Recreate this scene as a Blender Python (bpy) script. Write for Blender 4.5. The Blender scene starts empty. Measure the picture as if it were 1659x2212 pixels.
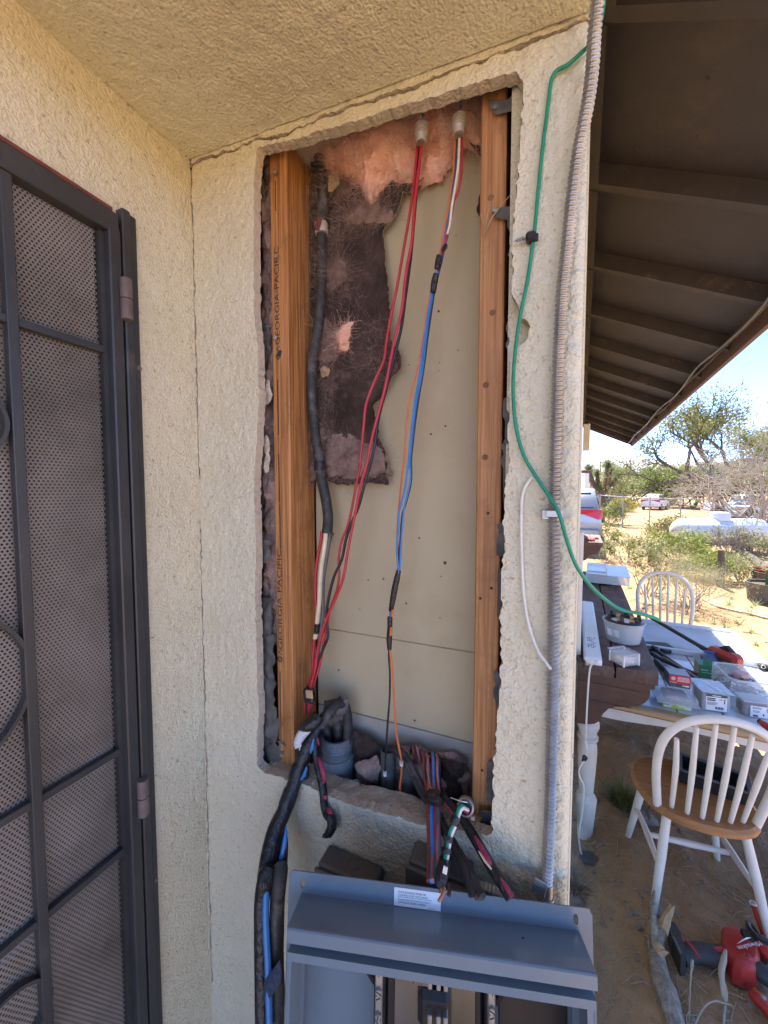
import bpy, math, random
import numpy as np
from mathutils import Vector, Matrix
random.seed(7); rng = np.random.default_rng(7)
R = math.radians
SC = bpy.context.scene
COL = SC.collection

# ------------------------------------------------------------------ camera, sky, sun, exposure
CAMZ = 2.0
PSI, PIT, FPX = R(23.25), R(3.1), 831.0
cd = bpy.data.cameras.new('camera'); cam = bpy.data.objects.new('camera', cd); COL.objects.link(cam)
cd.sensor_fit = 'VERTICAL'; cd.sensor_height = 36.0; cd.lens = FPX / 2212 * 36.0
cd.clip_start = 0.02; cd.clip_end = 20000
cam.location = (0, 0, CAMZ); cam.rotation_euler = (R(90) - PIT, 0, PSI)
SC.camera = cam
SUN_TO = Vector((-0.07, 0.60, 1.0)).normalized()
w = bpy.data.worlds.new('World'); SC.world = w; w.use_nodes = True
nt = w.node_tree; bg = nt.nodes['Background']
sky = nt.nodes.new('ShaderNodeTexSky'); sky.sky_type = 'NISHITA'; sky.sun_disc = False
sky.sun_elevation = math.asin(SUN_TO.z); sky.sun_rotation = math.atan2(SUN_TO.x, SUN_TO.y)
sky.altitude = 8500; sky.air_density = 0.45; sky.dust_density = 0.1; sky.ozone_density = 1.0
nt.links.new(sky.outputs[0], bg.inputs[0]); bg.inputs[1].default_value = 0.15
sl = bpy.data.lights.new('sun', 'SUN'); sl.energy = 2.0; sl.angle = R(0.5); sl.color = (1, .95, .86)
so = bpy.data.objects.new('sun', sl); COL.objects.link(so)
so.rotation_euler = (-SUN_TO).to_track_quat('-Z', 'Y').to_euler(); so.location = (0, 5, 30)
SC.view_settings.view_transform = 'Standard'; SC.view_settings.look = 'None'
SC.view_settings.gamma = 1; SC.view_settings.use_curve_mapping = False
SC.view_settings.exposure = 3.35
SC.cycles.max_bounces = 10; SC.cycles.diffuse_bounces = 6; SC.cycles.use_denoising = True
SC.cycles.caustics_reflective = False; SC.cycles.caustics_refractive = False
SC.cycles.transparent_max_bounces = 24

# ------------------------------------------------------------------ sight lines: where a measured direction meets a real plane
cF = np.array([-math.sin(PSI) * math.cos(PIT), math.cos(PSI) * math.cos(PIT), -math.sin(PIT)])
cR = np.array([math.cos(PSI), math.sin(PSI), 0]); cU = np.cross(cR, cF); CC = np.array([0, 0, CAMZ])
def ray(p): return cF + cR * (p[0] - 829.5) / FPX + cU * (1106 - p[1]) / FPX
def aY(p, Y): r = ray(p); return CC + r * (Y / r[1])
def aX(p, X): r = ray(p); return CC + r * (X / r[0])
def aZ(p, Z): r = ray(p); return CC + r * ((Z - CAMZ) / r[2])
def aD(p, d): return CC + ray(p) * d
def zm(x0, y0, s): return lambda x, y: (x0 + s * x, y0 + s * y)
ZD = zm(0, 0, 1); Z1 = zm(0, 0, .3646); Z2 = zm(518.4, 129.6, .4166); Z3 = zm(1071.4, 0, .3633); Z4 = zm(1209.6, 777.6, .2734)
ZC = zm(518.4, 993.6, .3645); ZE = zm(518.4, 1468.8, .2604); ZF = zm(777.6, 1468.8, .2604); ZG = zm(518.4, 1814.4, .479)
ZH = zm(1382.4, 1347.8, .1667); ZI = zm(1235.5, 1278.7, .1406); ZS = zm(1209.6, 1192.3, .2708); ZK = zm(1209.6, 1555.2, .297)
ZT = zm(1252.8, 985.0, .2448); ZW = zm(1417, 1857.6, .1601); Z9 = zm(0, 777.6, .3645); ZB = zm(0, 1468.8, .3385)

# ------------------------------------------------------------------ materials
MATS = {}
def M(name, c1, c2=None, sc=8, rough=.7, metal=0., bump=0., bsc=80, stretch=(1, 1, 1), dirt=None, dsc=3, dlo=.5, dhi=.68,
      trans=0., alpha=1., spec=.5, rvar=0., lo=.35, hi=.65, bst=None, sss=0.):
    m = bpy.data.materials.new(name); m.use_nodes = True; MATS[name] = m
    t = m.node_tree; N = t.nodes; L = t.links; b = N['Principled BSDF']
    b.inputs['Roughness'].default_value = rough; b.inputs['Metallic'].default_value = metal
    b.inputs['Specular IOR Level'].default_value = spec
    b.inputs['Transmission Weight'].default_value = trans; b.inputs['Alpha'].default_value = alpha
    b.inputs['Base Color'].default_value = (*c1, 1)
    tc = N.new('ShaderNodeTexCoord'); mp = N.new('ShaderNodeMapping'); mp.inputs['Scale'].default_value = stretch
    L.new(tc.outputs['Object'], mp.inputs['Vector'])
    col = None
    if c2:
        n = N.new('ShaderNodeTexNoise'); n.inputs['Scale'].default_value = sc; n.inputs['Detail'].default_value = 6
        n.inputs['Roughness'].default_value = .62
        L.new(mp.outputs[0], n.inputs['Vector'])
        r = N.new('ShaderNodeValToRGB'); r.color_ramp.elements[0].position = lo; r.color_ramp.elements[1].position = hi
        r.color_ramp.elements[0].color = (*c1, 1); r.color_ramp.elements[1].color = (*c2, 1)
        L.new(n.outputs['Fac'], r.inputs[0]); col = r.outputs[0]
        if rvar:
            mr = N.new('ShaderNodeMapRange'); mr.inputs['To Min'].default_value = max(.02, rough - rvar); mr.inputs['To Max'].default_value = min(1, rough + rvar)
            L.new(n.outputs['Fac'], mr.inputs['Value']); L.new(mr.outputs[0], b.inputs['Roughness'])
    if dirt:
        n2 = N.new('ShaderNodeTexNoise'); n2.inputs['Scale'].default_value = dsc; n2.inputs['Detail'].default_value = 8
        n2.inputs['Roughness'].default_value = .7
        L.new(tc.outputs['Object'], n2.inputs['Vector'])
        r2 = N.new('ShaderNodeValToRGB'); r2.color_ramp.elements[0].position = dlo; r2.color_ramp.elements[1].position = dhi
        r2.color_ramp.elements[0].color = (0, 0, 0, 1); r2.color_ramp.elements[1].color = (1, 1, 1, 1)
        L.new(n2.outputs['Fac'], r2.inputs[0])
        mx = N.new('ShaderNodeMix'); mx.data_type = 'RGBA'
        L.new(r2.outputs[0], mx.inputs[0])
        if col: L.new(col, mx.inputs[6])
        else: mx.inputs[6].default_value = (*c1, 1)
        mx.inputs[7].default_value = (*dirt, 1); col = mx.outputs[2]
    if col: L.new(col, b.inputs['Base Color'])
    if bump:
        n3 = N.new('ShaderNodeTexNoise'); n3.inputs['Scale'].default_value = bsc; n3.inputs['Detail'].default_value = 6
        if bst:
            mp2 = N.new('ShaderNodeMapping'); mp2.inputs['Scale'].default_value = bst
            L.new(tc.outputs['Object'], mp2.inputs['Vector']); L.new(mp2.outputs[0], n3.inputs['Vector'])
        else: L.new(mp.outputs[0], n3.inputs['Vector'])
        bp = N.new('ShaderNodeBump'); bp.inputs['Strength'].default_value = bump; bp.inputs['Distance'].default_value = .01
        L.new(n3.outputs['Fac'], bp.inputs['Height']); L.new(bp.outputs[0], b.inputs['Normal'])
    return m
stucco = M('stucco', (.76, .715, .535), (.72, .675, .49), sc=9, rough=.9, bump=.7, bsc=230, dirt=(.68, .62, .44), dsc=5, dlo=.5, dhi=.8, spec=.2)
def specks(m, c, sc, lo, hi): # shade of the render coat's pits put into the colour as random specks
    t = m.node_tree; N = t.nodes; b = N['Principled BSDF']; src = b.inputs['Base Color'].links[0].from_socket; tc = N.new('ShaderNodeTexCoord')
    n = N.new('ShaderNodeTexNoise'); n.inputs['Scale'].default_value = sc; n.inputs['Detail'].default_value = 3; t.links.new(tc.outputs['Object'], n.inputs['Vector'])
    r = N.new('ShaderNodeValToRGB'); r.color_ramp.elements[0].position = lo; r.color_ramp.elements[1].position = hi; r.color_ramp.elements[0].color = (0, 0, 0, 1); t.links.new(n.outputs['Fac'], r.inputs[0])
    x = N.new('ShaderNodeMix'); x.data_type = 'RGBA'; t.links.new(r.outputs[0], x.inputs[0]); t.links.new(src, x.inputs[6]); x.inputs[7].default_value = (*c, 1); t.links.new(x.outputs[2], b.inputs['Base Color'])
specks(stucco, (.48, .40, .28), 130, .60, .74)
mortar = M('broken_mortar', (.56, .50, .39), (.66, .58, .45), sc=60, rough=.95, bump=.6, bsc=200, spec=.1)
wood_stud = M('stud_lumber', (.54, .255, .085), (.29, .115, .032), sc=1, rough=.55, stretch=(260, 170, 5.5), bump=.3, bsc=1, dirt=(.22, .095, .035), dsc=11, dlo=.55, dhi=.70, lo=.38, hi=.62)
wood_stud2 = M('stud_lumber_pale', (.52, .265, .105), (.33, .145, .05), sc=1, rough=.6, stretch=(240, 160, 5), bump=.3, bsc=1, dirt=(.27, .125, .055), dsc=10, dlo=.55, dhi=.72, lo=.38, hi=.62)
wood_dark = M('shaded_trimmer_lumber', (.24, .12, .055), (.15, .07, .03), sc=1, rough=.7, stretch=(90, 60, 3))  # darker lumber copy, the trimmer's shade put into its colour; also colours knots
ink = M('ink', (.035, .03, .03), rough=.8)
drywall = M('drywall_paper', (.51, .45, .29), (.47, .41, .26), sc=3, rough=.8, bump=.04, bsc=300, dirt=(.43, .36, .225), dsc=4, dlo=.52, dhi=.72, spec=.25)
drywall2 = M('drywall_strip', (.44, .41, .34), (.38, .35, .28), sc=8, rough=.85)
pink = M('pink_fibreglass', (.92, .52, .38), (.94, .68, .55), sc=26, rough=1, bump=.9, bsc=90, dirt=(.74, .33, .24), dsc=16, dlo=.5, dhi=.72, spec=.05)
pinkdusty = M('dusty_pink_fibreglass', (.47, .33, .28), (.27, .19, .16), sc=30, rough=1, bump=.9, bsc=90, dirt=(.10, .075, .065), dsc=17, dlo=.5, dhi=.7, spec=.05)
kraft = M('torn_asphalt_kraft', (.038, .028, .024), (.085, .058, .048), sc=22, rough=.9, bump=.9, bsc=55, dirt=(.24, .165, .145), dsc=11, dlo=.57, dhi=.80, spec=.15)
kraftedge = M('kraft_edge', (.50, .38, .22), (.36, .25, .13), sc=40, rough=.9)
felt = M('felt_paper', (.065, .065, .06), (.14, .135, .12), sc=30, rough=.9, bump=.4, bsc=50)
steel_door = M('painted_door_steel', (.033, .035, .037), (.046, .047, .047), sc=9, rough=.42, rvar=.12, dirt=(.11, .10, .085), dsc=11, dlo=.60, dhi=.80)
mesh_mat = M('perforated_screen', (.19, .172, .148), (.24, .218, .188), sc=5, rough=.55, dirt=(.095, .085, .073), dsc=3, dlo=.45, dhi=.7)
rustpaint = M('rust_red_primer', (.20, .05, .03), (.12, .035, .025), sc=40, rough=.7)
hinge_mat = M('dusty_hinge', (.11, .082, .075), (.16, .125, .11), sc=40, rough=.6)
door_wood = M('inner_door_wood', (.10, .055, .032), (.07, .036, .02), sc=1, stretch=(40, 40, 3), rough=.6)
blue_plastic = M('blue_plastic', (.06, .14, .30), (.08, .18, .36), rough=.5)
blk = M('black_wire_jacket', (.014, .014, .016), (.024, .024, .026), sc=60, rough=.42, rvar=.12, dirt=(.10, .095, .085), dsc=30, dlo=.60, dhi=.85)
blkd = M('dusty_black_jacket', (.022, .021, .021), (.05, .048, .045), sc=40, rough=.6, dirt=(.17, .15, .13), dsc=26, dlo=.52, dhi=.74)
tape = M('black_vinyl_tape', (.010, .010, .012), (.02, .02, .022), sc=70, rough=.33, rvar=.1, bump=.4, bsc=120)
def wire(n, c): return M(n, c, tuple(min(1, x * 1.15 + .01) for x in c), sc=60, rough=.42, dirt=tuple(x * .7 for x in c), dsc=25, dlo=.55, dhi=.8)
red = wire('red_wire', (.42, .022, .035)); blue = wire('blue_wire', (.035, .20, .50)); orange = wire('orange_wire', (.62, .15, .035))
cream = wire('cream_wire', (.72, .62, .42)); white_w = wire('white_wire', (.72, .70, .62)); green = wire('green_wire', (.008, .24, .13))
greyw = wire('grey_wire', (.10, .105, .10)); pinkw = wire('magenta_red_wire', (.30, .022, .06)); brownw = wire('brown_wire', (.20, .045, .03)); purple = wire('faded_red_wire', (.36, .13, .13))
whitetape = M('white_tape', (.74, .74, .73), (.60, .60, .60), sc=60, rough=.5, bump=.5, bsc=120)
copper = M('bare_copper', (.55, .24, .13), (.42, .17, .09), sc=50, rough=.35, metal=.9)
galv = M('galvanised_steel', (.33, .325, .315), (.44, .435, .42), sc=40, rough=.38, metal=.75, rvar=.1)
zinc = M('zinc_fitting', (.60, .57, .50), (.72, .69, .63), sc=50, rough=.35, metal=.45)
pvc = M('grey_pvc', (.135, .165, .185), (.16, .19, .21), sc=20, rough=.5, dirt=(.24, .22, .19), dsc=22, dlo=.54, dhi=.78)
pvcg = M('dusty_green_grey_pvc', (.085, .105, .095), (.11, .125, .11), sc=20, rough=.6, dirt=(.16, .145, .115), dsc=16, dlo=.5, dhi=.75)
greybox = M('grey_enclosure_paint', (.10, .092, .085), (.12, .112, .10), sc=12, rough=.6, dirt=(.2, .175, .14), dsc=15, dlo=.56, dhi=.8)
panel_m = M('blue_grey_panel_paint', (.15, .192, .222), (.16, .20, .23), sc=5, rough=.20, bump=.01, bsc=300, dirt=(.19, .23, .26), dsc=6, dlo=.55, dhi=.8, spec=.5)
black_pl = M('black_moulded_plastic', (.012, .012, .013), (.02, .02, .021), sc=20, rough=.4)
bus_m = M('tinned_bus_bar', (.40, .39, .37), (.30, .295, .28), sc=12, rough=.25, metal=.95)
paper = M('white_paper_label', (.78, .79, .80), rough=.5)
label_ink = M('label_print', (.03, .03, .04), rough=.7)
eave_m = M('dark_brown_eave_paint', (.048, .040, .040), (.040, .034, .034), sc=4, rough=.62, stretch=(3, 3, 3), bump=.12, bsc=1, bst=(6, 60, 60), dirt=(.10, .07, .055), dsc=2.5, dlo=.55, dhi=.8)
eave_edge = M('worn_brown_rafter_paint', (.056, .047, .046), (.046, .040, .039), sc=12, rough=.7, dirt=(.16, .11, .085), dsc=9, dlo=.56, dhi=.78)
fascia_m = M('fascia_paint', (.12, .066, .052), (.09, .05, .04), sc=10, rough=.7)
ledge_dust = M('sill_mortar', (.46, .41, .32), (.38, .335, .26), sc=30, rough=.95, bump=.5, bsc=150, dirt=(.45, .40, .31), dsc=12)
white_paint = M('worn_white_paint', (.76, .72, .63), (.70, .65, .56), sc=12, rough=.5, dirt=(.42, .36, .27), dsc=26, dlo=.66, dhi=.80)
oak = M('honey_oak', (.40, .19, .065), (.29, .125, .04), sc=1, rough=.45, stretch=(5, 60, 30), dirt=(.25, .14, .07), dsc=12, dlo=.55, dhi=.8)
oak_edge = M('pale_oak_edge', (.50, .33, .16), (.40, .25, .11), sc=1, rough=.5, stretch=(8, 60, 60))
tile_m = M('white_glazed_tile', (.66, .68, .70), (.60, .62, .65), sc=6, rough=.10, dirt=(.50, .48, .45), dsc=9, dlo=.6, dhi=.85)
grout = M('dark_grout', (.13, .12, .11), rough=.95)
beam_m = M('weathered_brown_timber', (.125, .075, .055), (.085, .048, .036), sc=1, rough=.75, stretch=(45, 4, 45), bump=.5, bsc=1, dirt=(.19, .145, .12), dsc=7, dlo=.5, dhi=.72)
corbel_m = M('brown_stained_timber', (.115, .056, .034), (.085, .04, .025), sc=1, rough=.6, stretch=(4, 45, 45), bump=.3, bsc=1, dirt=(.07, .035, .024), dsc=8)
clear_pl = M('cloudy_clear_plastic', (.80, .84, .86), rough=.2, alpha=.22, spec=.6)
clear_pl2 = M('hazy_clear_plastic', (.72, .75, .76), rough=.25, alpha=.40, spec=.5)
white_pl = M('white_plastic', (.76, .77, .77), (.70, .71, .72), sc=10, rough=.4)
redp = M('red_tool_plastic', (.42, .028, .022), (.36, .024, .02), sc=12, rough=.42, dirt=(.28, .10, .07), dsc=20, dlo=.55, dhi=.85)
darkp = M('dark_tool_rubber', (.03, .03, .03), (.045, .043, .04), sc=25, rough=.6, dirt=(.12, .10, .08), dsc=20, dlo=.55, dhi=.8)
redprint = M('red_carton_print', (.62, .03, .035), rough=.45)
greyprint = M('charcoal_carton_print', (.07, .075, .09), (.085, .09, .10), rough=.45)
lime = M('lime_label', (.46, .52, .10), rough=.5)
greenprint = M('green_carton_print', (.035, .20, .085), (.04, .22, .095), rough=.5)
darkgreen = M('dark_green_label', (.03, .10, .05), rough=.5)
brass = M('coppery_screw', (.75, .45, .22), rough=.3, metal=.8)
soil = M('potting_soil', (.07, .045, .03), (.10, .07, .045), sc=40, rough=1)
pot_m = M('dark_grey_planter', (.085, .085, .08), (.10, .10, .095), sc=15, rough=.7, dirt=(.15, .13, .10), dsc=9)
sand = M('desert_soil', (.43, .285, .16), (.32, .205, .11), sc=2.3, rough=1, bump=.8, bsc=45, dirt=(.27, .175, .11), dsc=1.6, dlo=.46, dhi=.70, spec=.1)
stone_m = M('small_stone', (.30, .25, .20), (.20, .17, .14), sc=20, rough=.95, bump=.4, bsc=50)
twig = M('dry_twig', (.44, .34, .23), (.30, .23, .15), sc=30, rough=.9)
bark = M('grey_bark', (.13, .105, .085), (.08, .065, .05), sc=1, rough=.95, stretch=(14, 14, 3), bump=.8, bsc=1)
barklog = M('weathered_grey_bark', (.30, .26, .21), (.17, .145, .115), sc=1, rough=.95, stretch=(70, 70, 16), bump=.9, bsc=1, dirt=(.42, .36, .28), dsc=25)
splint = M('pale_splintered_wood', (.46, .33, .18), (.34, .22, .11), sc=40, rough=.85, stretch=(1, 1, .3))
greytwig = M('pale_bare_twig', (.40, .34, .27), (.31, .26, .20), sc=8, rough=.95)
def leaf(n, a, b, sc=1.2):
    m = M(n, tuple(1.45 * x for x in a), tuple(1.45 * x for x in b), sc=sc, rough=.6, spec=.25); t = m.node_tree; N = t.nodes; b_ = N['Principled BSDF']; o = N['Material Output']
    tr = N.new('ShaderNodeBsdfTranslucent'); mx = N.new('ShaderNodeMixShader'); mx.inputs[0].default_value = .38; src = b_.inputs['Base Color'].links[0].from_socket
    t.links.new(src, tr.inputs['Color']); t.links.new(b_.outputs[0], mx.inputs[1]); t.links.new(tr.outputs[0], mx.inputs[2]); t.links.new(mx.outputs[0], o.inputs['Surface']); return m
leaf_g = leaf('olive_leaf', (.14, .145, .05), (.085, .095, .033)); leaf_y = leaf('yellow_green_leaf', (.17, .19, .045), (.10, .125, .03))
leaf_p = leaf('pale_grey_green_leaf', (.24, .24, .12), (.16, .17, .08)); leaf_d = leaf('dark_green_leaf', (.05, .07, .025), (.03, .045, .016))
leaf_fl = leaf('yellow_flower', (.42, .31, .04), (.25, .22, .05)); joshua_m = leaf('yucca_blade', (.17, .19, .07), (.10, .12, .045)); joshua_d = leaf('dead_yucca_blade', (.36, .25, .13), (.25, .17, .09))
white_tank = M('white_tank_paint', (.74, .74, .73), (.68, .68, .67), sc=4, rough=.4, dirt=(.5, .46, .40), dsc=4, dlo=.6, dhi=.9)
car_silver = M('silver_car_paint', (.33, .34, .36), rough=.28, metal=.55); car_white = M('white_car_paint', (.76, .77, .78), rough=.25); car_dark = M('dark_green_car_paint', (.03, .07, .06), rough=.25)
car_lblue = M('pale_blue_car_paint', (.42, .54, .62), rough=.3)
glass_d = M('dark_car_glass', (.03, .04, .05), rough=.06, spec=.8); tyre = M('tyre_rubber', (.02, .02, .02), rough=.8); lampred = M('red_tail_lamp', (.55, .02, .03), rough=.15)
hill_m = M('haze_pale_dry_hill', (.40, .37, .36), (.33, .31, .32), sc=.004, rough=1); slab_m = M('porch_concrete', (.40, .37, .33), (.34, .31, .27), sc=5, rough=.9)  # hills kept pale, distance haze is put into their colour
pole_m = M('utility_pole_wood', (.10, .08, .065), rough=.9); hose_m = M('tan_hose', (.50, .40, .25), rough=.6); glove_m = M('faded_red_glove_cloth', (.36, .05, .06), (.28, .035, .045), sc=30, rough=.9, bump=.4, bsc=60)
roofing = M('roof_shingle', (.16, .12, .10), rough=.95); grass_m = leaf('dry_green_grass', (.17, .17, .06), (.11, .12, .04))
flesh_red = leaf('red_succulent_bloom', (.36, .07, .04), (.25, .05, .03)); cactus_m = leaf('cactus_green', (.12, .20, .08), (.08, .14, .05))
tanblock = M('tan_painted_block', (.62, .50, .30), (.56, .45, .27), sc=8, rough=.8)

# ------------------------------------------------------------------ mesh helpers
class MB:
    def __init__(s): s.v = []; s.f = []
    def add(s, vs, fs):
        o = len(s.v); s.v.extend([tuple(map(float, p)) for p in vs]); s.f.extend([tuple(i + o for i in f) for f in fs]); return s
    def box(s, c, d, rot=None, bev=0.):
        hx, hy, hz = d[0] / 2, d[1] / 2, d[2] / 2
        if bev <= 0:
            vs = [(x, y, z) for x in (-hx, hx) for y in (-hy, hy) for z in (-hz, hz)]
            fs = [(0, 1, 3, 2), (4, 6, 7, 5), (0, 4, 5, 1), (2, 3, 7, 6), (0, 2, 6, 4), (1, 5, 7, 3)]
        else:
            b = min(bev, hx * .49, hy * .49, hz * .49); vs = []; idx = {}
            for sx in (-1, 1):
                for sy in (-1, 1):
                    for sz in (-1, 1):
                        for a in range(3):
                            p = [sx * (hx - b), sy * (hy - b), sz * (hz - b)]; p[a] = (sx * hx, sy * hy, sz * hz)[a]
                            idx[(sx, sy, sz, a)] = len(vs); vs.append(tuple(p))
            fs = []
            for a in range(3):
                o = [k for k in range(3) if k != a]
                for sg in (-1, 1):
                    q = []
                    for (u, v) in ((-1, -1), (1, -1), (1, 1), (-1, 1)):
                        k = [0, 0, 0]; k[a] = sg; k[o[0]] = u; k[o[1]] = v; q.append(idx[(*k, a)])
                    fs.append(tuple(q))
                for u in (-1, 1):
                    for v in (-1, 1):
                        k0 = [0, 0, 0]; k0[a] = -1; k0[o[0]] = u; k0[o[1]] = v; k1 = list(k0); k1[a] = 1
                        fs.append((idx[(*k0, o[0])], idx[(*k1, o[0])], idx[(*k1, o[1])], idx[(*k0, o[1])]))
            for sx in (-1, 1):
                for sy in (-1, 1):
                    for sz in (-1, 1): fs.append(tuple(idx[(sx, sy, sz, a)] for a in range(3)))
        c = Vector(c)
        if rot is not None: vs = [c + rot @ Vector(p) for p in vs]
        else: vs = [c + Vector(p) for p in vs]
        return s.add(vs, fs)
    def tube(s, pts, r, n=8, sm=4, cap=True, flat=1.):
        P = [Vector(p) for p in pts]; rr = list(r) if hasattr(r, '__len__') else [r] * len(P)
        if sm > 1 and len(P) > 2:
            Q = []; q = []
            for i in range(len(P) - 1):
                p0 = P[max(0, i - 1)]; p1 = P[i]; p2 = P[i + 1]; p3 = P[min(len(P) - 1, i + 2)]
                for k in range(sm):
                    t = k / sm; Q.append(.5 * ((2 * p1) + (p2 - p0) * t + (2 * p0 - 5 * p1 + 4 * p2 - p3) * t * t + (3 * p1 - p0 - 3 * p2 + p3) * t ** 3)); q.append(rr[i] * (1 - t) + rr[i + 1] * t)
            Q.append(P[-1]); q.append(rr[-1]); P, rr = Q, q
        vs = []; fs = []; nrm = None
        for i, p in enumerate(P):
            t = (P[min(i + 1, len(P) - 1)] - P[max(i - 1, 0)])
            if t.length < 1e-9: t = Vector((0, 0, 1))
            t.normalize()
            if nrm is None: nrm = t.orthogonal().normalized()
            nrm = (nrm - t * nrm.dot(t))
            nrm = nrm.normalized() if nrm.length > 1e-6 else t.orthogonal().normalized()
            b = t.cross(nrm)
            for k in range(n):
                a = 2 * math.pi * k / n; vs.append(p + (nrm * math.cos(a) + b * math.sin(a) * flat) * rr[i])
        for i in range(len(P) - 1):
            for k in range(n): fs.append((i * n + k, i * n + (k + 1) % n, (i + 1) * n + (k + 1) % n, (i + 1) * n + k))
        if cap: fs.append(tuple(range(n))[::-1]); fs.append(tuple((len(P) - 1) * n + k for k in range(n)))
        return s.add(vs, fs)
    def lathe(s, prof, o, ax=(0, 0, 1), n=24, sx=1., sy=1., phi0=0.):
        ax = Vector(ax).normalized(); a = ax.orthogonal().normalized() if abs(ax.z) < .99 else Vector((1, 0, 0)); b = ax.cross(a); o = Vector(o); vs = []; fs = []
        for (r, h) in prof:
            for k in range(n):
                t = 2 * math.pi * k / n + phi0; vs.append(o + ax * h + a * (r * sx * math.cos(t)) + b * (r * sy * math.sin(t)))
        for i in range(len(prof) - 1):
            for k in range(n): fs.append((i * n + k, i * n + (k + 1) % n, (i + 1) * n + (k + 1) % n, (i + 1) * n + k))
        if prof[0][0] > 1e-5: fs.append(tuple(range(n))[::-1])
        if prof[-1][0] > 1e-5: fs.append(tuple((len(prof) - 1) * n + k for k in range(n)))
        return s.add(vs, fs)
    def prism(s, poly, ext):
        n = len(poly); P = [Vector(p) for p in poly]; e = Vector(ext)
        return s.add(P + [p + e for p in P], [tuple(range(n)), tuple(range(2 * n - 1, n - 1, -1))] + [(i, i + n, (i + 1) % n + n, (i + 1) % n) for i in range(n)])
    def ico(s, c, r, sq=(1, 1, 1), jit=0.):
        t = (1 + 5 ** .5) / 2; b = [(-1, t, 0), (1, t, 0), (-1, -t, 0), (1, -t, 0), (0, -1, t), (0, 1, t), (0, -1, -t), (0, 1, -t), (t, 0, -1), (t, 0, 1), (-t, 0, -1), (-t, 0, 1)]
        f = [(0, 11, 5), (0, 5, 1), (0, 1, 7), (0, 7, 10), (0, 10, 11), (1, 5, 9), (5, 11, 4), (11, 10, 2), (10, 7, 6), (7, 1, 8), (3, 9, 4), (3, 4, 2), (3, 2, 6), (3, 6, 8), (3, 8, 9), (4, 9, 5), (2, 4, 11), (6, 2, 10), (8, 6, 7), (9, 8, 1)]
        return s.add([(c[0] + p[0] / 1.9 * r * sq[0] * (1 + random.uniform(-jit, jit)), c[1] + p[1] / 1.9 * r * sq[1] * (1 + random.uniform(-jit, jit)), c[2] + p[2] / 1.9 * r * sq[2] * (1 + random.uniform(-jit, jit))) for p in b], f)
    def mesh(s, name):
        me = bpy.data.meshes.new(name); me.from_pydata(s.v, [], s.f); me.validate(); return me

def npmesh(name, V, F):
    me = bpy.data.meshes.new(name); V = np.asarray(V, np.float32); F = np.asarray(F, np.int32); k = F.shape[1]
    me.vertices.add(len(V)); me.vertices.foreach_set('co', V.ravel())
    me.loops.add(F.size); me.loops.foreach_set('vertex_index', F.ravel())
    me.polygons.add(len(F)); me.polygons.foreach_set('loop_start', np.arange(0, F.size, k, dtype=np.int32))
    try: me.polygons.foreach_set('loop_total', np.full(len(F), k, np.int32))
    except Exception: pass
    me.update(calc_edges=True); me.validate(); return me

def tag(o, label=None, cat=None, group=None, kind=None):
    if label: o['label'] = label
    if cat: o['category'] = cat
    if group: o['group'] = group
    if kind: o['kind'] = kind
    return o
def thing(name, label, cat, loc=(0, 0, 0), group=None, rz=0.):
    o = bpy.data.objects.new(name, None); COL.objects.link(o); o.location = loc; o.rotation_euler = (0, 0, rz)
    o.empty_display_size = .05
    return tag(o, label, cat, group)
def O(name, mb, mat, parent=None, smooth=False, local=False, label=None, kind=None):
    me = mb if isinstance(mb, bpy.types.Mesh) else mb.mesh(name)
    o = bpy.data.objects.new(name, me); COL.objects.link(o); me.materials.append(mat)
    if smooth:
        me.polygons.foreach_set('use_smooth', np.ones(len(me.polygons), bool))
        if smooth != 'all':
            try: me.set_sharp_from_angle(angle=R(40))
            except Exception: pass
    if parent is not None:
        o.parent = parent
        if not local and parent.type == 'EMPTY': o.location = -parent.location
    return tag(o, label, None, None, kind)
def copy_tree(o, parent=None):
    c = o.copy(); COL.objects.link(c)
    if parent is not None: c.parent = parent
    for ch in list(o.children): copy_tree(ch, c)
    return c
def cable(name, pts, r, mat, parent=None, z=ZD, n=8, sm=4, flat=1.):
    return O(name, MB().tube([aY(z(p[0], p[1]), p[2]) for p in pts], r, n, sm, flat=flat), mat, parent, smooth=True)
def text(name, s, o, xd, yd, length, height, mat, parent=None, off=.0003):
    cu = bpy.data.curves.new(name, 'FONT'); cu.body = s; cu.size = 1; cu.resolution_u = 3
    ob = bpy.data.objects.new('tmp', cu); COL.objects.link(ob)
    dg = bpy.context.evaluated_depsgraph_get(); me = bpy.data.meshes.new_from_object(ob.evaluated_get(dg))
    bpy.data.objects.remove(ob); n = len(me.vertices); co = np.zeros(n * 3, np.float32); me.vertices.foreach_get('co', co); co = co.reshape(-1, 3)
    mn = co.min(0); mxx = co.max(0); xd = np.array(Vector(xd).normalized()); yd = np.array(Vector(yd).normalized()); nn = np.cross(xd, yd)
    u = (co[:, 0] - mn[0]) / (mxx[0] - mn[0]) * length; v = (co[:, 1] - mn[1]) / max(1e-6, mxx[1] - mn[1]) * height
    P = np.array(o) + u[:, None] * xd + v[:, None] * yd + nn * off
    me.vertices.foreach_set('co', P.astype(np.float32).ravel()); me.update(); me.materials.clear()
    return O(name, me, mat, parent)

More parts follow.
